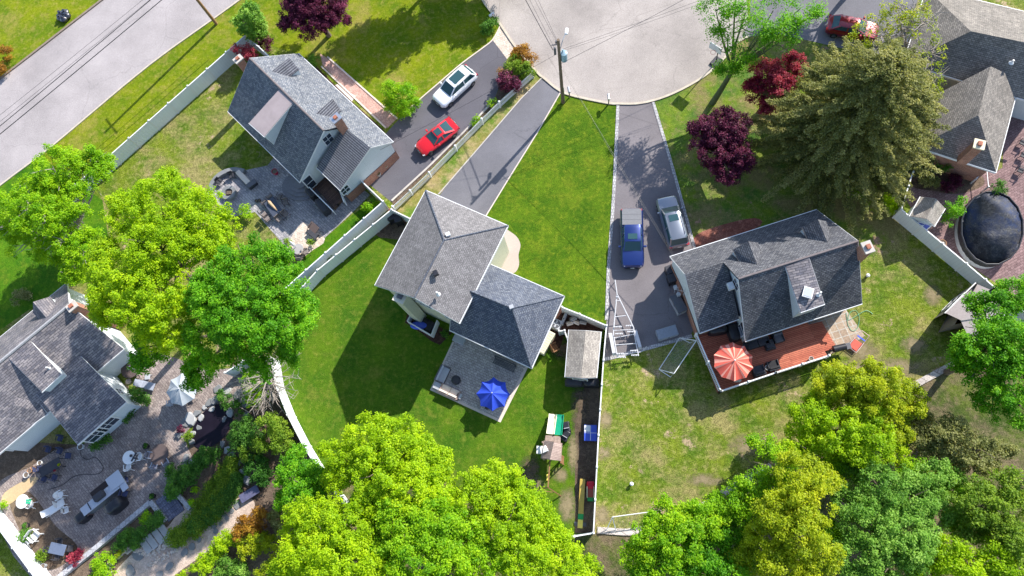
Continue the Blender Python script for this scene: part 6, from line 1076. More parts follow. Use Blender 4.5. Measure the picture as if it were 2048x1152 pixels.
def slide(parent, a, b_, w, m, nm, z0=1.45):
    A, B = P(*a, z0), P(*b_, .25); d = (B - A); pts = [A + d * u + V(0, 0, z0 * 0) for u in (0, .2, .4, .6, .8, .92, 1)]; zz = [z0, z0 * .8, z0 * .58, z0 * .38, .25, .2, .2]
    u_ = Vector((-d.y, d.x, 0)).normalized() * w / 2; rings = []
    for p, z in zip(pts, zz): rings.append([Vector((p.x, p.y, z + .2)) + u_ * 1.08, Vector((p.x, p.y, z + .2)) + u_ * .9, Vector((p.x, p.y, z)) + u_ * .7, Vector((p.x, p.y, z)) - u_ * .7, Vector((p.x, p.y, z + .2)) - u_ * .9, Vector((p.x, p.y, z + .2)) - u_ * 1.08, Vector((p.x, p.y, z - .05)) - u_ * .7, Vector((p.x, p.y, z - .05)) + u_ * .7])
    mb = MB(); mb.loft(rings); return mb.build(nm, m, parent, smooth=40)
slide(t, (1101, 868), (1106, 828), .62, CREAMP, 'slide'); slide(t, (1116, 870), (1120, 829), .62, TEAL, 'slide')
for k in range(4): p = P(1124 + 1.2 * k, 917 - 1 * k, .3 + .32 * (3 - k)); 
mb = MB(); A, B = P(1121, 917, 1.5), P(1128, 922, 0)
for s in (-.3, .3): mb.bar(A + V(0, s, 0), B + V(0, s, 0), .05, .09)
for k in range(1, 6): q = B.lerp(A, k / 6); mb.bar(q + V(0, -.3, 0), q + V(0, .3, 0), .08, .03)
mb.build('ladder', WOODB, t)
mb = MB(); A, B = P(1100, 922, 2.4), P(1096, 975, 2.4); mb.bar(A, B, .09, .14)
mb.bar(B, P(1065, 982, 0), .08, .08); mb.bar(B, P(1122, 992, 0), .08, .08); mb.bar(P(1078, 980, 1.2), P(1108, 985, 1.2), .06, .06); mb.build('swing_beam', WOODB, t)
for k, (x, y) in enumerate(((1099, 940), (1098, 958))): a = P(x, y, 2.35); mb = MB(); mb.tube([a, a - V(.2, 0, 1.8)], .012, 4); mb.tube([a + V(0, .35, 0), a + V(-.2, .35, -1.8)], .012, 4); mb.box((a.x - .2, a.y + .17, .54), (.2, .5, .03)); mb.build('swing', YEL, t)
# toys
t = thing('toy_cars', 'small black ride-on toy jeep beside the teal slide, upper one', 'toy', P(1133, 855), None, False, .2); mb = MB(); mb.rbox((0, 0, .12), (.55, .9, .3), .08); mb.build('body', BLACK, t); mb = MB(); mb.box((0, -.1, .5), (.45, .05, .2)); mb.build('windscreen', LGREY, t)
for x in (-.27, .27):
    for y in (-.3, .3): mb = MB(); mb.rbox((x, y, 0), (.12, .28, .28), .1); mb.build('wheel', TYRE, t)
t['category'] = 'toy car'; t.name = 'toy_jeep'; copy_tree(t, P(1131, 872), -.5, 'small black ride-on toy jeep beside the teal slide, lower one')
t = thing('play_table', 'blue and white square play table against the long white fence', 'table', P(1181, 867), None, False, 0); mb = MB(); mb.rbox((0, 0, .5), (1.05, 1.3, .06), .04); mb.build('tabletop', BLUEP, t); mb = MB(); mb.box((-.27, .35, .567), (.46, .52, .01)); mb.box((0, 0, .566), (.04, 1.2, .008)); mb.box((0, 0, .569), (.98, .04, .008)); mb.build('white_panel', WPLA, t)
for x in (-.4, .4):
    for y in (-.5, .5): mb = MB(); mb.box((x, y, .25), (.08, .08, .5)); mb.build('leg', BLUEP, t)
t = thing('toy_slide', 'small red and green toddler slide beside the fence', 'toy slide', P(1181, 982)); mb = MB(); mb.rbox((0, .45, 0), (.6, .6, .75), .12); mb.build('tower', REDP, t); mb = MB(); mb.bar((0, .25, .7), (0, -.5, .12), .42, .06); mb.build('ramp', mat('red_ramp', (.3, .06, .05), .5), t); mb = MB(); mb.rbox((0, -.6, .02), (.5, .4, .14), .06); mb.build('foot', GRNP, t)
for s in (-1, 1): mb = MB(); mb.bar((s * .27, .3, .82), (s * .27, -.5, .24), .06, .12); mb.build('rail', CREAMP, t)
t = thing('toy_rollercoaster', 'long yellow toy ramp track with a green section beside the fence', 'toy', P(1163, 1004)); t.rotation_euler.z = R(-3); mb = MB(); mb.bar((0, 1.7, .55), (0, -.9, .14), .42, .05); mb.box((0, 1.75, .27), (.4, .08, .54)); mb.build('ramp', mat('faded_yellow', (.5, .36, .08), .5, var=.2), t); mb = MB(); mb.bar((0, -.9, .13), (0, -1.35, .1), .44, .06); mb.build('green_section', GRNP, t); mb = MB(); mb.bar((0, -1.35, .1), (0, -2.0, .06), .4, .06); mb.build('yellow_section', YEL, t); mb = MB(); mb.box((0, -1.7, .05), (.95, .3, .08)); mb.build('cross_foot', DGREY, t)

# east yard: trailer, goals, deck
def TP(x, y, h): return P(x, y, h)
b = P(1245, 660); TRW = mat('trailer_white', (.5, .5, .52), .45, var=.1)
t = thing('boat_trailer', 'empty white boat trailer parked on the east driveway beside the long fence', 'trailer', (b.x, b.y, 0), None, True); h = .65
mb = MB(); apex = TP(1234, 588, h); L1 = [apex, TP(1227, 660, h), TP(1227, 670, h), TP(1235, 716, h)]; R1 = [apex, TP(1267, 655, h), TP(1269, 670, h), TP(1277, 712, h)]; tg = TP(1230, 560, h)
mb.tube([tg, apex], .05); mb.tube([apex] + L1[1:], .05); mb.tube([apex] + R1[1:], .05)
for a, c in (((1229, 634), (1252, 631)), ((1227, 661), (1268, 659)), ((1228, 676), (1270, 668)), ((1230, 690), (1272, 687)), ((1234, 710), (1281, 704)), ((1231, 602), (1241, 601))): mb.tube([TP(*a, h + .01), TP(*c, h + .01)], .04)
mb.build('frame', TRW, t)
for a, c in (((1221, 668), (1228, 706)), ((1271, 662), (1280, 694))): A, B = TP(*a, .7), TP(*c, .7); mb = MB(); mb.bar(A, B, .28, .06); mb.bar(A, A + (A - B).normalized() * .15 - V(0, 0, .3), .28, .05); mb.bar(B, B + (B - A).normalized() * .15 - V(0, 0, .3), .28, .05); mb.build('fender', TRW, t)
for a in ((1224, 680), (1227, 695), (1274, 672), (1277, 686)): p = TP(*a, .33); mb = MB(); vs = [(p.x - .1, p.y + .3 * math.cos(R(k)), .3 + .3 * math.sin(R(k))) for k in range(0, 360, 24)]; mb.loft([vs, [(x + .2, y, z) for x, y, z in vs]]); wo = mb.build('wheel', TYRE, t); mb = MB(); mb.box((p.x, p.y, .3), (.215, .2, .2)); mb.build('rim', METAL, wo)
for (x, y) in ((1236, 653), (1259, 651), (1238, 667), (1262, 663), (1241, 707), (1268, 701), (1244, 714), (1270, 710)):
    p = TP(x, y, h + .15); mb = MB(); mb.tube([p - V(.28, 0, 0), p + V(.28, .04, 0)], .03); mb.box((p.x, p.y, h + .07), (.05, .05, .16))
    for s in (-.26, -.1, .1, .26): mb.cyl((p.x + s, p.y - .03, h + .11), .06, .12, 8)
    mb.build('roller', TRW, t)
mb = MB(); p = TP(1234, 592, 1.0); mb.box((p.x, p.y, .95), (.12, .12, .6)); mb.cyl((p.x, p.y - .1, 1.1), .1, .15, 10); mb.build('winch', LGREY, t)
mb = MB(); mb.tube([TP(1281, 704, .5), TP(1287, 701, .5), TP(1293, 693, 1.0)], .03); mb.tube([tg, tg - V(0, 0, .6)], .03); mb.build('guide_post', TRW, t)
NET = netmat('goal_net', (.4, .42, .4), .12, .035)
def goal(label, base, tops, tubes, nets):
    b = P(*base); t = thing('soccer_goal', label, 'goal', (b.x, b.y, 0), 'soccer goals on the east lawn', True); mb = MB()
    for pts in tubes: mb.tube([P(*p) for p in pts], .035, 6)
    mb.build('frame', WPLA, t)
    for q in nets: mb = MB(); mb.add([P(*p) for p in q], [tuple(range(len(q)))]); mb.build('net', NET, t)
goal('large white soccer goal on the shaded grass left of the red deck', (1355, 715), None, [[(1318, 739, .05), (1359, 676, .05)], [(1348, 747, 1.6), (1392, 682, 1.6)], [(1318, 739, .05), (1341, 754, .05), (1348, 747, 1.6)], [(1359, 676, .05), (1392, 681, 1.6)], [(1318, 739, .05), (1348, 747, 1.6)], [(1359, 675, .05), (1380, 686, .05), (1392, 681, 1.6)]], [[(1318, 739, .05), (1359, 676, .05), (1392, 682, 1.6), (1348, 747, 1.6)]])
goal('small white soccer goal on the lawn near the stone edge path', (1270, 1040), None, [[(1225, 1034, 1.4), (1321, 1021, 1.4)], [(1225, 1034, 1.4), (1232, 1062, .05)], [(1321, 1021, 1.4), (1318, 1048, .05)], [(1232, 1062, .05), (1318, 1048, .05)], [(1225, 1034, 1.4), (1212, 1062, .03)]], [[(1225, 1034, 1.4), (1321, 1021, 1.4), (1318, 1048, .05), (1232, 1062, .05)]])
# deck
dh = .95; dk = [P(1394, 672, dh), P(1437, 785, dh), P(1656, 713, dh), P(1648, 700, dh), P(1615, 645, dh), P(1560, 640, dh), P(1470, 655, dh)]
b = P(1500, 700); t = thing('wooden_deck', 'red-brown timber deck with white railings below the east house', 'deck', (b.x, b.y, 0), None, True); mb = MB(); mb.prism(dk, dh - .12, dh); mb.build('floor', DECKM, t)
mb = MB(); mb.prism(inset(dk, .08), 0, dh - .13); mb.build('skirt', mat('deck_skirt', (.2, .07, .05), .8), t)
for k in range(1, 5): u = .32 * k; mb = MB(); a, b_ = P(1619, 648, dh), P(1650, 702, dh); nn = V(.95, .32, 0); o_ = nn * u; mb.prism([a + nn * (u - .34), a + o_, b_ + o_, b_ + nn * (u - .34)], 0, dh - .19 * k); mb.build('step', DECKM, t)
def rail(t, pts, z0, h, sp=.14):
    q = [P(x, y, z0 + h) for x, y in pts]
    for i in range(len(q) - 1):
        a, b_ = q[i], q[i + 1]; L = (b_ - a).length; n = int(L / sp); mb = MB(); mb.bar(a, b_, .1, .07); mb.bar(a - V(0, 0, h - .1), b_ - V(0, 0, h - .1), .06, .06)
        for j in range(1, n): p = a.lerp(b_, j / n); mb.box((p.x, p.y, z0 + h / 2), (.045, .045, h - .06), rz=math.atan2(b_.y - a.y, b_.x - a.x))
        r_o = mb.build('railing', WHITE, t)
        for j in range(3 if L > 4 else 2): p = a.lerp(b_, j / (2 if L > 4 else 1)); mb = MB(); mb.box((p.x, p.y, z0 + h / 2 + .04), (.15, .15, h + .08)); mb.box((p.x, p.y, z0 + h + .12), (.19, .19, .06), taper=.5); mb.build('post', WHITE, r_o)
rail(t, [(1393, 668), (1442, 782)], dh, .95); rail(t, [(1442, 782), (1552, 745), (1658, 711)], dh, .95)
umbrella('striped coral-red umbrella open over the deck table', 1468, 722, 1.58, 3.2, 10, REDF, PINKF, rise=.55, scallop=.04, rz=.3)
def on(h, f, *a, **k): o = f(*a, **k); o.location = P(a[0] if isinstance(a[0], (int, float)) else a[1], a[1] if isinstance(a[0], (int, float)) else a[2], h); return o
rt2(1470, 727, 0, 'dark round table under the coral umbrella', h=dh); gch = Proto(plain_chair(LGREY, mat('grey_frame', (.3, .3, .33), .5), 'deck_chair'))
gch(1441, 712, R(-70), 'grey deck chair left of the coral umbrella, upper one', h=dh); gch(1443, 743, R(-60), 'grey deck chair left of the coral umbrella, lower one', h=dh); gch(1472, 758, 0, 'grey deck chair below the coral umbrella', h=dh); ch(1490, 694, R(160), 'black deck chair above the coral umbrella', h=dh)
t = covered('covered_grill', 'black covered grill at the top left corner of the deck', 'grill', 1430, 668, 1.5, .7, 1.0, R(10), BLACK); t.location.z = dh
t = covered('covered_furniture', 'black covered lounge beside the white wall on the deck', 'covered furniture', 1461, 672, .9, 1.5, .8, R(14), BLACK); t.location.z = dh
t = sofa('black outdoor sofa along the eave on the deck', 1513, 683, R(198), 1.9, 2, m=CHAR, base=BLACK); t.location = P(1513, 686, dh); t = sofa('black square ottoman in front of the deck sofa', 1538, 692, R(16), .8, 1, back=False, m=CHAR, base=BLACK, arm=(0, 0)); t.location = P(1538, 691, dh)
t = sofa('grey-cushioned black armchair at the end of the deck sofa', 1554, 676, R(198), .85, 1, m=DGREY, base=BLACK); t.location = P(1554, 677, dh)
t = sofa('black square armchair right of the coral umbrella', 1514, 741, R(16), .95, 1, m=CHAR, base=BLACK); t.location = P(1515, 743, dh); t = sofa('black open armchair by the lower deck railing', 1543, 734, R(16), .95, 1, m=mat('black_cushion', (.015, .015, .018), .8), base=BLACK); t.location = P(1544, 733, dh)
t = pot(1533, 737, .2, .45, WPLA, 'white round side table between the two black armchairs', name='side_stool'); t['category'] = 'side table'; t.location = P(1533, 737, dh); t = pot(1620, 719, .17, .4, WPLA, 'white pot at the right end of the deck by the railing'); t.location = P(1620, 719, dh)
t = thing('wall_air_conditioner', 'white heat pump unit at the white wall beside the deck', 'air conditioner', P(1476, 668, dh), None, False, R(-68)); mb = MB(); mb.rbox((0, 0, 0), (.9, .4, .7), .05); mb.build('case', WPLA, t); mb = MB(); mb.box((0, .03, .71), (.7, .22, .02)); mb.build('vent_grille', LGREY, t)
# barbecue and toys on the tan slabs
t = thing('barbecue_grill', 'open-air black barrel barbecue on the bare ground beside the tan slabs', 'grill', P(1672, 700), None, False, R(14)); mb = MB(); vs = [[(x, .28 * math.cos(R(k)), .85 + .28 * math.sin(R(k))) for k in range(0, 360, 24)] for x in (-.5, .5)]; mb.loft(vs); mb.build('barrel', BLACK, t, smooth=40)
for x in (-.42, .42): mb = MB(); mb.bar((x, -.25, 0), (x, -.1, .8), .04, .04); mb.bar((x, .25, 0), (x, .1, .8), .04, .04); mb.build('leg', BLACK, t)
mb = MB(); mb.box((.75, 0, .8), (.4, .5, .03)); mb.build('side_shelf', DGREY, t)
t = thing('folding_lounger', 'pink and white folding lounger beside the barbecue', 'lounge chair', P(1713, 686), None, False, R(-40)); PK = mat('pink_sling', (.75, .5, .5), .8)
mb = MB(); mb.tube([(-.4, -.8, .3), (.4, -.8, .3), (.4, .2, .3), (-.4, .2, .3)], .03, closed=True); mb.tube([(-.4, .2, .3), (.4, .2, .3), (.35, .9, .6), (-.35, .9, .6)], .03, closed=True); mb.build('frame', PK, t); mb = MB(); mb.rbox((0, -.3, .27), (.66, .8, .05), .02); mb.build('seat', REDF, t); mb = MB(); mb.box((0, .4, .42), (.7, .12, .04)); mb.build('blue_strap', BLUEP, t)
for x in (-.4, .4): mb = MB(); mb.bar((x, -.6, .3), (x, -.6, 0), .03, .03); mb.bar((x, .3, .3), (x, .3, 0), .03, .03); mb.build('leg', PK, t)
mb = MB(); pts = curve([(1692, 626), (1696, 650), (1705, 662), (1715, 655), (1718, 635), (1712, 622), (1700, 625), (1698, 640), (1730, 622), (1745, 628)], 6); o = P(1692, 626); mb.tube([P(*p) + V(0, 0, .05) - o for p in pts], .02, 5); single(mb, 'garden_hose', mat('hose_green', (.12, .38, .22), .5), 'green garden hose looped beside the tan slabs', 'hose', o)
for x, y, l in ((1733, 553, 'small white-capped vent standing on the grass beside the east house'), (1263, 968, 'small white-capped sprinkler standing on the open east lawn')):
    t = thing('lawn_vent', l, 'vent', P(x, y)); mb = MB(); mb.cyl((0, 0, 0), .1, .35, 12); mb.build('pipe', DGREY, t); mb = MB(); mb.lathe((0, 0, 0), [(.16, .33), (.16, .38), (.08, .45), (.001, .46)], 14); mb.build('cap', WPLA, t)

# covered pool
c = P(1984, 455, 1.2); t = thing('above_ground_pool', 'oval above-ground pool under a shiny black winter cover', 'pool', (c.x, c.y, 0), None, False, ang(1975, 520, 1995, 395)); a_, b_ = 3.3, 2.35; N_ = 72; r_ = random.Random(9)
mb = MB(); mb.lathe((0, 0, 0), [(1, 0), (1, 1.15)], 64, sx=a_ * .99, sy=b_ * .99); mb.build('wall', LGREY, t); rings = []
def wr(x, y): return .03 * math.sin(2.1 * x + 1.3 * y) + .022 * math.sin(4.7 * x - 3.1 * y + 1) + .014 * math.sin(9.3 * y + 3 * x) + .012 * math.sin(13 * x - 5 * y) + .01 * r_.uniform(-1, 1)
for k in range(26):
    u = max(.02, 1 - k / 25); rings.append([(a_ * u * math.cos(2 * math.pi * i / N_), b_ * u * math.sin(2 * math.pi * i / N_), 1.17 - .45 * (1 - u ** 2.5) + 1.7 * wr(a_ * u * math.cos(2 * math.pi * i / N_), b_ * u * math.sin(2 * math.pi * i / N_)) * (1 if k else 0)) for i in range(N_)])
mb.__init__(); mb.loft(rings); mb.build('cover', POOLC, t, smooth=180)
mb = MB(); mb.tube([(a_ * 1.005 * math.cos(2 * math.pi * i / 16) , b_ * 1.005 * math.sin(2 * math.pi * i / 16), 1.2 + .01 * (i % 2)) for i in range(16)], .07, 8, closed=True); mb.build('rim_tube', BLACK, t)
rings = [[((a_ + .04) * math.cos(2 * math.pi * i / N_) * (1 + .006 * math.sin(i * 3.3)), (b_ + .04) * math.sin(2 * math.pi * i / N_) * (1 + .01 * math.sin(i * 3.3)), z) for i in range(N_)] for z in (.65, 1.18)]; mb = MB(); mb.loft(rings, cap=False); mb.build('cover_skirt', BLACK, t)
for x, y, l in ((2040, 290, 'upper'), (2042, 315, 'middle'), (2036, 345, 'lower')): ch(x, y, R(60), 'black patio chair on the plum pavers at the right edge, %s one' % l)
t = thing('house_side_gate', 'white gate post and chain rail beside the tan-grey house corner', 'gate', P(1960, 350)); mb = MB(); mb.bar((0, 0, 1.1), (-.9, -.8, 1.1), .05, .05); mb.bar((0, 0, 1.1), (-.1, -1.6, 1.1), .05, .05); mb.build('rail', WHITE, t)
for x, y in ((0, 0), (-.9, -.8), (-.1, -1.6)): mb = MB(); mb.box((x, y, .6), (.1, .1, 1.2)); mb.build('post', WHITE, t)
pot(1880, 490, .3, .5, TERRA, 'terracotta pot between the fence and the covered pool')

# south-west paved garden
umbrella('grey-blue octagonal umbrella open over the garden table', 361, 778, 1.45, 2.5, 8, GREYF, rise=.5, scallop=.03, fr=METAL, rz=.2)
rt2(366, 786, 0, 'dark round table under the grey-blue umbrella'); mch = Proto(plain_chair(mat('pale_mesh', (.33, .34, .38), .8), METAL, 'mesh_chair'))
mch(347, 806, .3, 'pale mesh chair below left of the grey-blue umbrella'); mch(392, 777, R(-100), 'pale mesh chair right of the grey-blue umbrella, upper one'); mch(389, 795, R(-70), 'pale mesh chair right of the grey-blue umbrella, lower one'); mch(374, 805, R(-30), 'pale mesh chair directly below the grey-blue umbrella')
cl_ = Proto(chaise(mat('grey_sling', (.3, .32, .38), .7), METAL)); cl_(295, 771, ang(275, 765, 320, 777) + math.pi / 2 - math.pi, 'grey chaise lounge beside the white-walled ell'); side_table(300, 755, .5, .42, .1, 'small grey square table above the chaise lounge', LGREY)
rt3 = Proto(round_table(mat('dark_wicker', (.09, .065, .06), .8), .85, BLACK, 'oval_table', 1.05, .6)); rt3(268, 739, .3, 'large dark oval table with two white wreaths on top')
for x, y, l in ((259, 736, 'left'), (281, 738, 'right')): mb = MB(); mb.tube([(.16 * math.cos(R(k)), .16 * math.sin(R(k)), .02) for k in range(0, 360, 24)], .03, closed=True); single(mb, 'wreath', WPLA, '%s white ring wreath on the dark oval table' % l, 'wreath', P(x, y, .61))
mb = MB(); mb.ball((0, 0, .08), .1, 8); mb.ball((.1, .05, .05), .07, 8); single(mb, 'stone_ornament', LGREY, 'small grey ornament between the two wreaths', 'ornament', P(268, 738, .61), smooth=60)
for x, y, l in ((298, 730, 'pale boulder right of the dark oval table'), (258, 763, 'pale boulder below the dark oval table')): mb = MB(); mb.ball((0, 0, .12), .25, 7, sz=.6, j=.2); single(mb, 'boulder', PEB, l, 'boulder', P(x, y), smooth=40)
wt = Proto(round_table(WPLA, .58, WPLA, 'white_table')); wt(268, 916, 0, 'white round table with dark ornament near the garden centre'); wt(57, 1003, 0, 'white round table with green napkins at the left')
mb = MB(); mb.box((0, 0, .03), (.12, .8, .06), rz=-.4); mb.ball((-.25, .1, .08), .13, 8); mb.box((.15, -.1, .03), (.2, .14, .05)); single(mb, 'table_decor', CHAR, 'dark runner and bowl on the central white table', 'table decor', P(268, 914, .74))
mb = MB()
for k in range(6): mb.box((.16 * (k % 3) - .16, .2 * (k // 3) - .1, .012 + .002 * k), (.14, .18, .02), rz=.3 * k)
single(mb, 'napkins', mat('green_napkin', (.02, .4, .2), .7), 'green napkins spread on the left white table', 'napkins', P(57, 1003, .74))
mono = Proto(monobloc())
for x, y, r2, l in ((287, 914, R(95), 'white plastic chair right of the central white table'), (263, 935, R(10), 'white plastic chair below the central white table'), (128, 989, R(-60), 'white plastic tub chair alone above the chaise pair'), (68, 1009, R(80), 'white plastic chair tucked under the left white table')): mono(x, y, r2, l)
Proto(chaise(WPLA, WPLA))(112, 1018, R(-55), 'white plastic chaise near the middle of the paved garden')
adr = thing('white_chair', 'white slatted chair stacked by the white chaise', 'chair'); mb = MB()
for k in range(5): mb.box((-.22 + .11 * k, 0, .35), (.09, .55, .025))
mb.build('seat', WPLA, adr); mb = MB()
for k in range(5): mb.box((-.22 + .11 * k, -.38, .65), (.09, .03, .7), rx=-.3)
mb.build('backrest', WPLA, adr)
for x in (-1, 1):
    mb = MB(); mb.box((x * .34, 0, .56), (.13, .65, .03)); mb.build('armrest', WPLA, adr); mb = MB(); mb.box((x * .3, .24, .28), (.05, .08, .56)); mb.build('leg', WPLA, adr); mb = MB(); mb.box((x * .3, -.3, .2), (.05, .08, .4)); mb.build('leg', WPLA, adr)
ap = Proto(adr); ap(128, 1005, R(-60), 'white slatted chair stacked by the white chaise'); ap(137, 1020, R(-70), 'white slatted footstool chair right of the stacked white chair', scale=.7); ap(78, 1071, R(-120), 'white shell-shaped chair beside the lower left fence', scale=1.2); ap(66, 1078, R(-120), 'white seat at the lower left end of the shell-shaped chair', scale=.8)
# dark metal dining set
t = thing('dining_table', 'black metal dining table with two small flower pots in the paved garden', 'table', P(112, 935), None, False, ang(88, 950, 138, 922)); mb = MB(); mb.rbox((0, 0, .7), (2.0, .95, .04), .04); mb.build('tabletop', CHAR, t)
for x in (-.85, .85):
    for y in (-.38, .38): mb = MB(); mb.box((x, y, .35), (.05, .05, .7)); mb.build('leg', BLACK, t)
NV = mat('navy_cushion', (.05, .06, .13), .8); nch = Proto(plain_chair(NV, BLACK, 'metal_chair'))
for x, y, r2, l in ((86, 938, -1.2, 'left'), (95, 958, -.3, 'lower left'), (126, 903, 2.8, 'upper right'), (103, 900, 2.9, 'top'), (127, 878, 2.9, 'far top'), (142, 912, 1.6, 'right end'), (116, 955, -.2, 'bottom')): nch(x, y, r2, 'navy-cushioned black metal chair at the %s of the black dining table' % l, group='chairs round the black dining table')
t = pot(120, 930, .12, .12, TERRA, 'small yellow flower pot on the black dining table', LM_YEL); t.location = P(120, 930, .74); t = pot(111, 941, .1, .1, TERRA, 'small pink flower pot on the black dining table', LM_RED); t.location = P(111, 941, .74)
for x, y, r2, m, l in ((85, 926, .2, WPLA, 'white-rimmed pot left of the black dining table'), (58, 950, .24, WPLA, 'white-rimmed pot nearest the sandy corner'), (65, 942, .2, TERRA, 'tan pot between two white-rimmed pots'), (71, 936, .16, TERRA, 'smallest tan pot beside the shade bed'), (57, 1051, .28, BLACK, 'black pot above the shell-shaped chair'), (296, 893, .26, BLACK, 'dark pot in the middle of the paving right of the ell'), (309, 992, .24, BLACK, 'dark pot at the top of the retaining wall'), (166, 894, .26, WPLA, 'white hose pot at the ell corner'), (270, 800, .2, WPLA, 'white pot at the right corner of the ell'), (92, 1131, .2, LGREY, 'grey round pot by the lower left fence end')): pot(x, y, r2, .4, m, l, LM_SH if m is BLACK else None)
pot(47, 1080, .25, .25, mat('turquoise_glaze', (.02, .4, .5), .3), 'turquoise bowl pot against the lower left fence')
mb = MB(); pts = curve([(161, 897), (163, 912), (175, 919), (192, 915), (205, 930), (206, 940), (195, 948), (165, 949), (145, 955), (125, 970), (98, 979)], 6); o = P(161, 897); mb.tube([P(*p) + V(0, 0, .05) - o for p in pts], .022, 5); single(mb, 'garden_hose', BLACK, 'long dark hose snaking across the paved garden', 'hose', o)
# outdoor kitchen
rz = ang(180, 1025, 255, 965); b = P(222, 990); t = thing('outdoor_kitchen', 'long grey-topped outdoor kitchen counter with built-in grill', 'kitchen counter', b, None, False, rz); GR_ = mat('granite_top', (.42, .44, .5), .35, var=.25, scale=25)
mb = MB(); mb.rbox((-.4, 0, 0), (3.6, .7, .88), .03); mb.rbox((1.35, .35, 0), (1.1, 1.2, .88), .03); mb.build('base', STONE, t); mb = MB(); mb.rbox((-.45, 0, .88), (3.7, .8, .05), .02); mb.build('countertop', GR_, t); mb = MB(); mb.rbox((1.4, .4, .94), (1.35, 1.25, .06), .02); mb.rbox((1.75, -.4, .88), (.6, 1.0, .05), .02); mb.build('bar_top', GR_, t)
mb = MB(); mb.rbox((-.3, .12, .93), (1.0, .6, .4), .12); mb.build('grill_hood', CHAR, t, smooth=40); mb = MB(); mb.box((.62, .1, .935), (.5, .4, .02)); mb.tube([(.62, .25, .93), (.62, .25, 1.2), (.62, .1, 1.18)], .02); mb.build('sink', METAL, t); mb = MB(); mb.box((-1.5, .02, .94), (.08, .7, .04)); mb.build('trivet', BLACK, t)
t = thing('floor_mat', 'dark brown mat behind the outdoor kitchen counter', 'mat', P(205, 981), None, False, rz); mb = MB(); mb.rbox((0, .2, 0), (2.0, .7, .04), .02); mb.build('mat', mat('mat_brown', (.04, .03, .03), .9), t); mb = MB(); mb.tube([(-1, -.15, .03), (1, -.15, .03), (1, .55, .03), (-1, .55, .03)], .015, 4, closed=True); mb.build('mat_border', BLACK, t)
covered('covered_grill', 'black domed covered grill at the lower left end of the outdoor kitchen', 'grill', 173, 1034, 1.1, .85, .95, rz, BLACK); covered('covered_smoker', 'large black covered smoker in front of the outdoor kitchen', 'grill', 240, 1011, 1.6, 1.0, 1.2, rz, BLACK)
side_table(182, 1028, .55, .7, rz, 'small brown side cart between the counter and domed grill', mat('cart_brown', (.12, .07, .07), .6)); nch(257, 961, R(-70), 'black bar chair at the upper right corner of the outdoor kitchen'); nch(256, 987, R(-100), 'black bar chair at the right side of the outdoor kitchen')
# fire table with sling chairs
rt3(326, 910, 0, 'dark round wicker table with a hole pattern near the paved steps'); gs = Proto(sling_frame(mat('grey_sling_seat', (.22, .22, .27), .8), METAL))
gs(307, 911, R(-95), 'grey sling chair left of the dark wicker table'); gs(338, 925, R(40), 'grey sling chair lower right of the dark wicker table'); gs(316, 932, R(-15), 'grey sling chair below the dark wicker table')
# lower sofa corner
ch(107, 1098, R(-90), 'dark metal chair left of the blue-grey lower table'); ch(146, 1096, R(90), 'dark metal chair right of the blue-grey lower table'); ch(122, 1112, 0, 'dark metal chair below the blue-grey lower table'); ch(127, 1083, R(180), 'dark metal chair above the blue-grey lower table')
t = thing('patio_table', 'blue-grey rectangular table at the lower end of the paved garden', 'table', P(126, 1097), None, False, R(-8)); mb = MB(); mb.rbox((0, 0, .68), (1.5, .9, .04), .05); mb.build('tabletop', mat('bluegrey_top', (.12, .15, .22), .4), t)
for x in (-.65, .65):
    for y in (-.35, .35): mb = MB(); mb.box((x, y, .34), (.05, .05, .68)); mb.build('leg', BLACK, t)
# retaining wall, steps, stones
strip('retaining_wall', [(121, 1156), (200, 1093), (306, 1004)], .42, 0, .45, tiles('wall_coping', (.36, .36, .38), (.44, .43, .45), (.2, .19, .2), .5, .6, .02), kind=None); tag(bpy.data.objects['retaining_wall'], 'long straight grey stone retaining wall edging the paved garden', 'retaining wall')
strip('retaining_wall', [(306, 1003), (318, 1018), (334, 1041)], .4, 0, .455, bpy.data.materials['wall_coping'], kind=None); tag(bpy.data.objects['retaining_wall.001'], 'short return of the retaining wall beside the blue paved steps', 'retaining wall')
strip('retaining_wall', [(352, 983), (375, 1008), (383, 1018)], .35, 0, .3, bpy.data.materials['wall_coping'], kind=None); tag(bpy.data.objects['retaining_wall.002'], 'short low wall on the right side of the blue paved steps', 'retaining wall')
t = thing('garden_steps', 'blue-grey paved garden steps between two short walls', 'steps', P(343, 1012), None, False, ang(330, 995, 352, 1035)); BST = tiles('step_pavers', (.11, .115, .17), (.18, .18, .24), (.05, .05, .07), .3, .2, .012, fine=.2)
for k in range(5): mb = MB(); mb.box((-.9 + .42 * k, 0, .2 - .035 * k), (.43, 1.6, .3 - .05 * k)); mb.build('tread', BST, t)
SLAB = mat('slab_grey', (.36, .36, .36), .8, var=.2, scale=2)
for k, (x, y) in enumerate(((331, 1064), (318, 1073), (305, 1083), (293, 1092))): mb = MB(); mb.rbox((0, 0, 0), (1.35, .55, .14), .03); single(mb, 'stone_step', SLAB, 'long stone slab step beside the clipped hedge, number %s from the top' % ('one', 'two', 'three', 'four')[k], 'stone step', P(x, y), 'slab steps down the gravel bank', rz=ang(310, 1050, 340, 1090))
r_ = random.Random(11); lab = ['by the slate bench', 'below the slate bench', 'left of the bench path bend', 'on the bend', 'beside the bronze bush', 'mid walk, dark', 'mid walk, pale', 'beside the juniper tip', 'at the lower juniper end', 'broad one on the lower walk', 'pale one on the lower walk', 'next to the slab steps', 'left one at the bottom edge', 'at the very bottom edge']
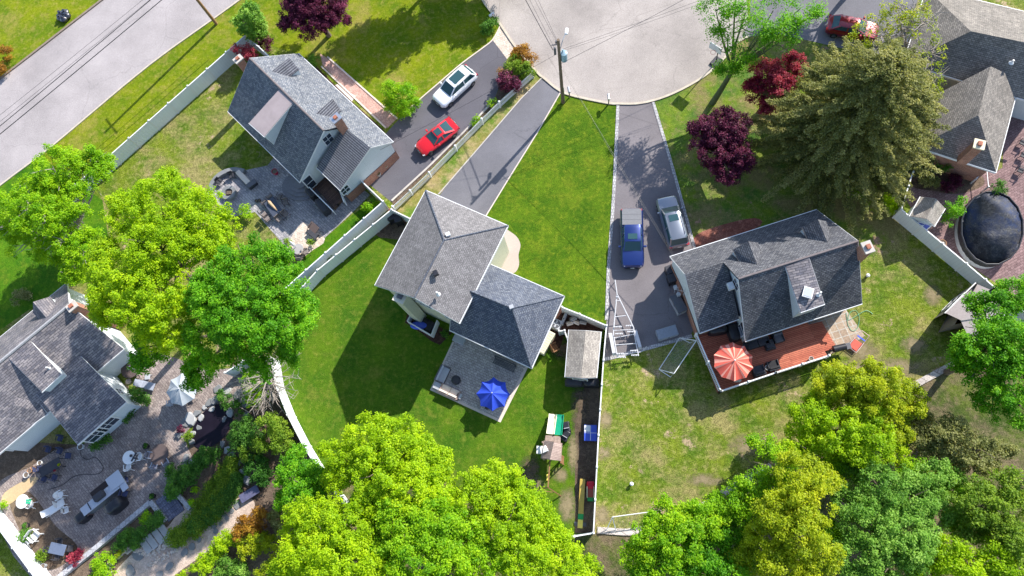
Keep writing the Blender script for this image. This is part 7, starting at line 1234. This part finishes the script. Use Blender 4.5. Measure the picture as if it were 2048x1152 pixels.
for k, (x, y, s) in enumerate(((475, 1010, .55), (462, 1022, .45), (450, 1030, .3), (455, 1036, .35), (443, 1047, .3), (428, 1052, .4), (432, 1062, .4), (399, 1080, .35), (385, 1093, .5), (370, 1105, .5), (340, 1132, .55), (276, 1110, .8), (262, 1142, .8), (320, 1148, .5))):
    n = 9; pts = [(s * .72 * r_.uniform(.75, 1.1) * math.cos(2 * math.pi * i / n), s * .72 * r_.uniform(.75, 1.1) * math.sin(2 * math.pi * i / n) * .8) for i in range(n)]; mb = MB(); mb.prism(pts, 0, .285 if False else .1); single(mb, 'stepping_stone', STONE, 'grey-green stepping stone ' + lab[k], 'stepping stone', P(x, y), 'stepping stones on the gravel walk', rz=r_.uniform(0, 3))
t = thing('slate_bench', 'dark slate bench at the upper end of the gravel walk', 'bench', P(503, 988), None, False, ang(487, 997, 522, 975)); mb = MB(); mb.rbox((0, 0, .35), (1.75, .75, .1), .03); mb.build('seat', mat('slate', (.1, .1, .17), .5, var=.3), t)
for x in (-.6, .6): mb = MB(); mb.box((x, 0, .175), (.2, .6, .35)); mb.build('support', STONE, t)
# flagstones and boulders round the pond
pts_ = [(382, 838, .7), (371, 845, .5), (395, 828, .4), (404, 835, .35), (362, 868, .4), (420, 805, .45), (425, 818, .35), (432, 800, .5), (436, 778, .5), (455, 783, .45), (478, 790, .55), (488, 808, .45), (462, 825, .45), (450, 838, .3), (398, 855, .3), (388, 866, .3), (384, 883, .35), (373, 918, .45), (388, 922, .4), (372, 930, .3), (446, 888, .35), (455, 900, .4), (463, 912, .45), (475, 928, .45), (485, 945, .45), (495, 960, .45), (493, 830, .3), (410, 815, .3)]
for k, (x, y, s) in enumerate(pts_):
    n = 8; q = [(s * r_.uniform(.7, 1.15) * math.cos(2 * math.pi * i / n), s * r_.uniform(.7, 1.15) * math.sin(2 * math.pi * i / n) * .75) for i in range(n)]; hh_ = r_.uniform(.12, .3); mb = MB(); mb.loft([[(a * 1.05, b_, 0) for a, b_ in q], [(a, b_, hh_ * .8) for a, b_ in q], [(a * .85, b_ * .85, hh_) for a, b_ in q]]); single(mb, 'flagstone', STONE if k % 3 else SLAB, 'flat grey boulder of the rockery ringing the dark garden pond', 'boulder', P(x, y), 'rockery stones round the pond', rz=r_.uniform(0, 3))
mb = MB(); qq = curve([(215, 1150), (228, 1118), (262, 1098), (300, 1107), (330, 1090), (350, 1075), (372, 1078), (345, 1105), (300, 1130)], 14); o = P(290, 1100); r2_ = random.Random(8)
for x, y in qq:
    for _ in range(3): p = P(x + r2_.uniform(-5, 5), y + r2_.uniform(-5, 5)) - o; mb.ball((p.x, p.y, .06), r2_.uniform(.07, .15), 5, sz=.7, j=.15)
a = single(mb, 'cobbles', PEB, 'scattered rose cobbles edging the gravel walk', 'cobbles', o, smooth=50); a['kind'] = 'stuff'
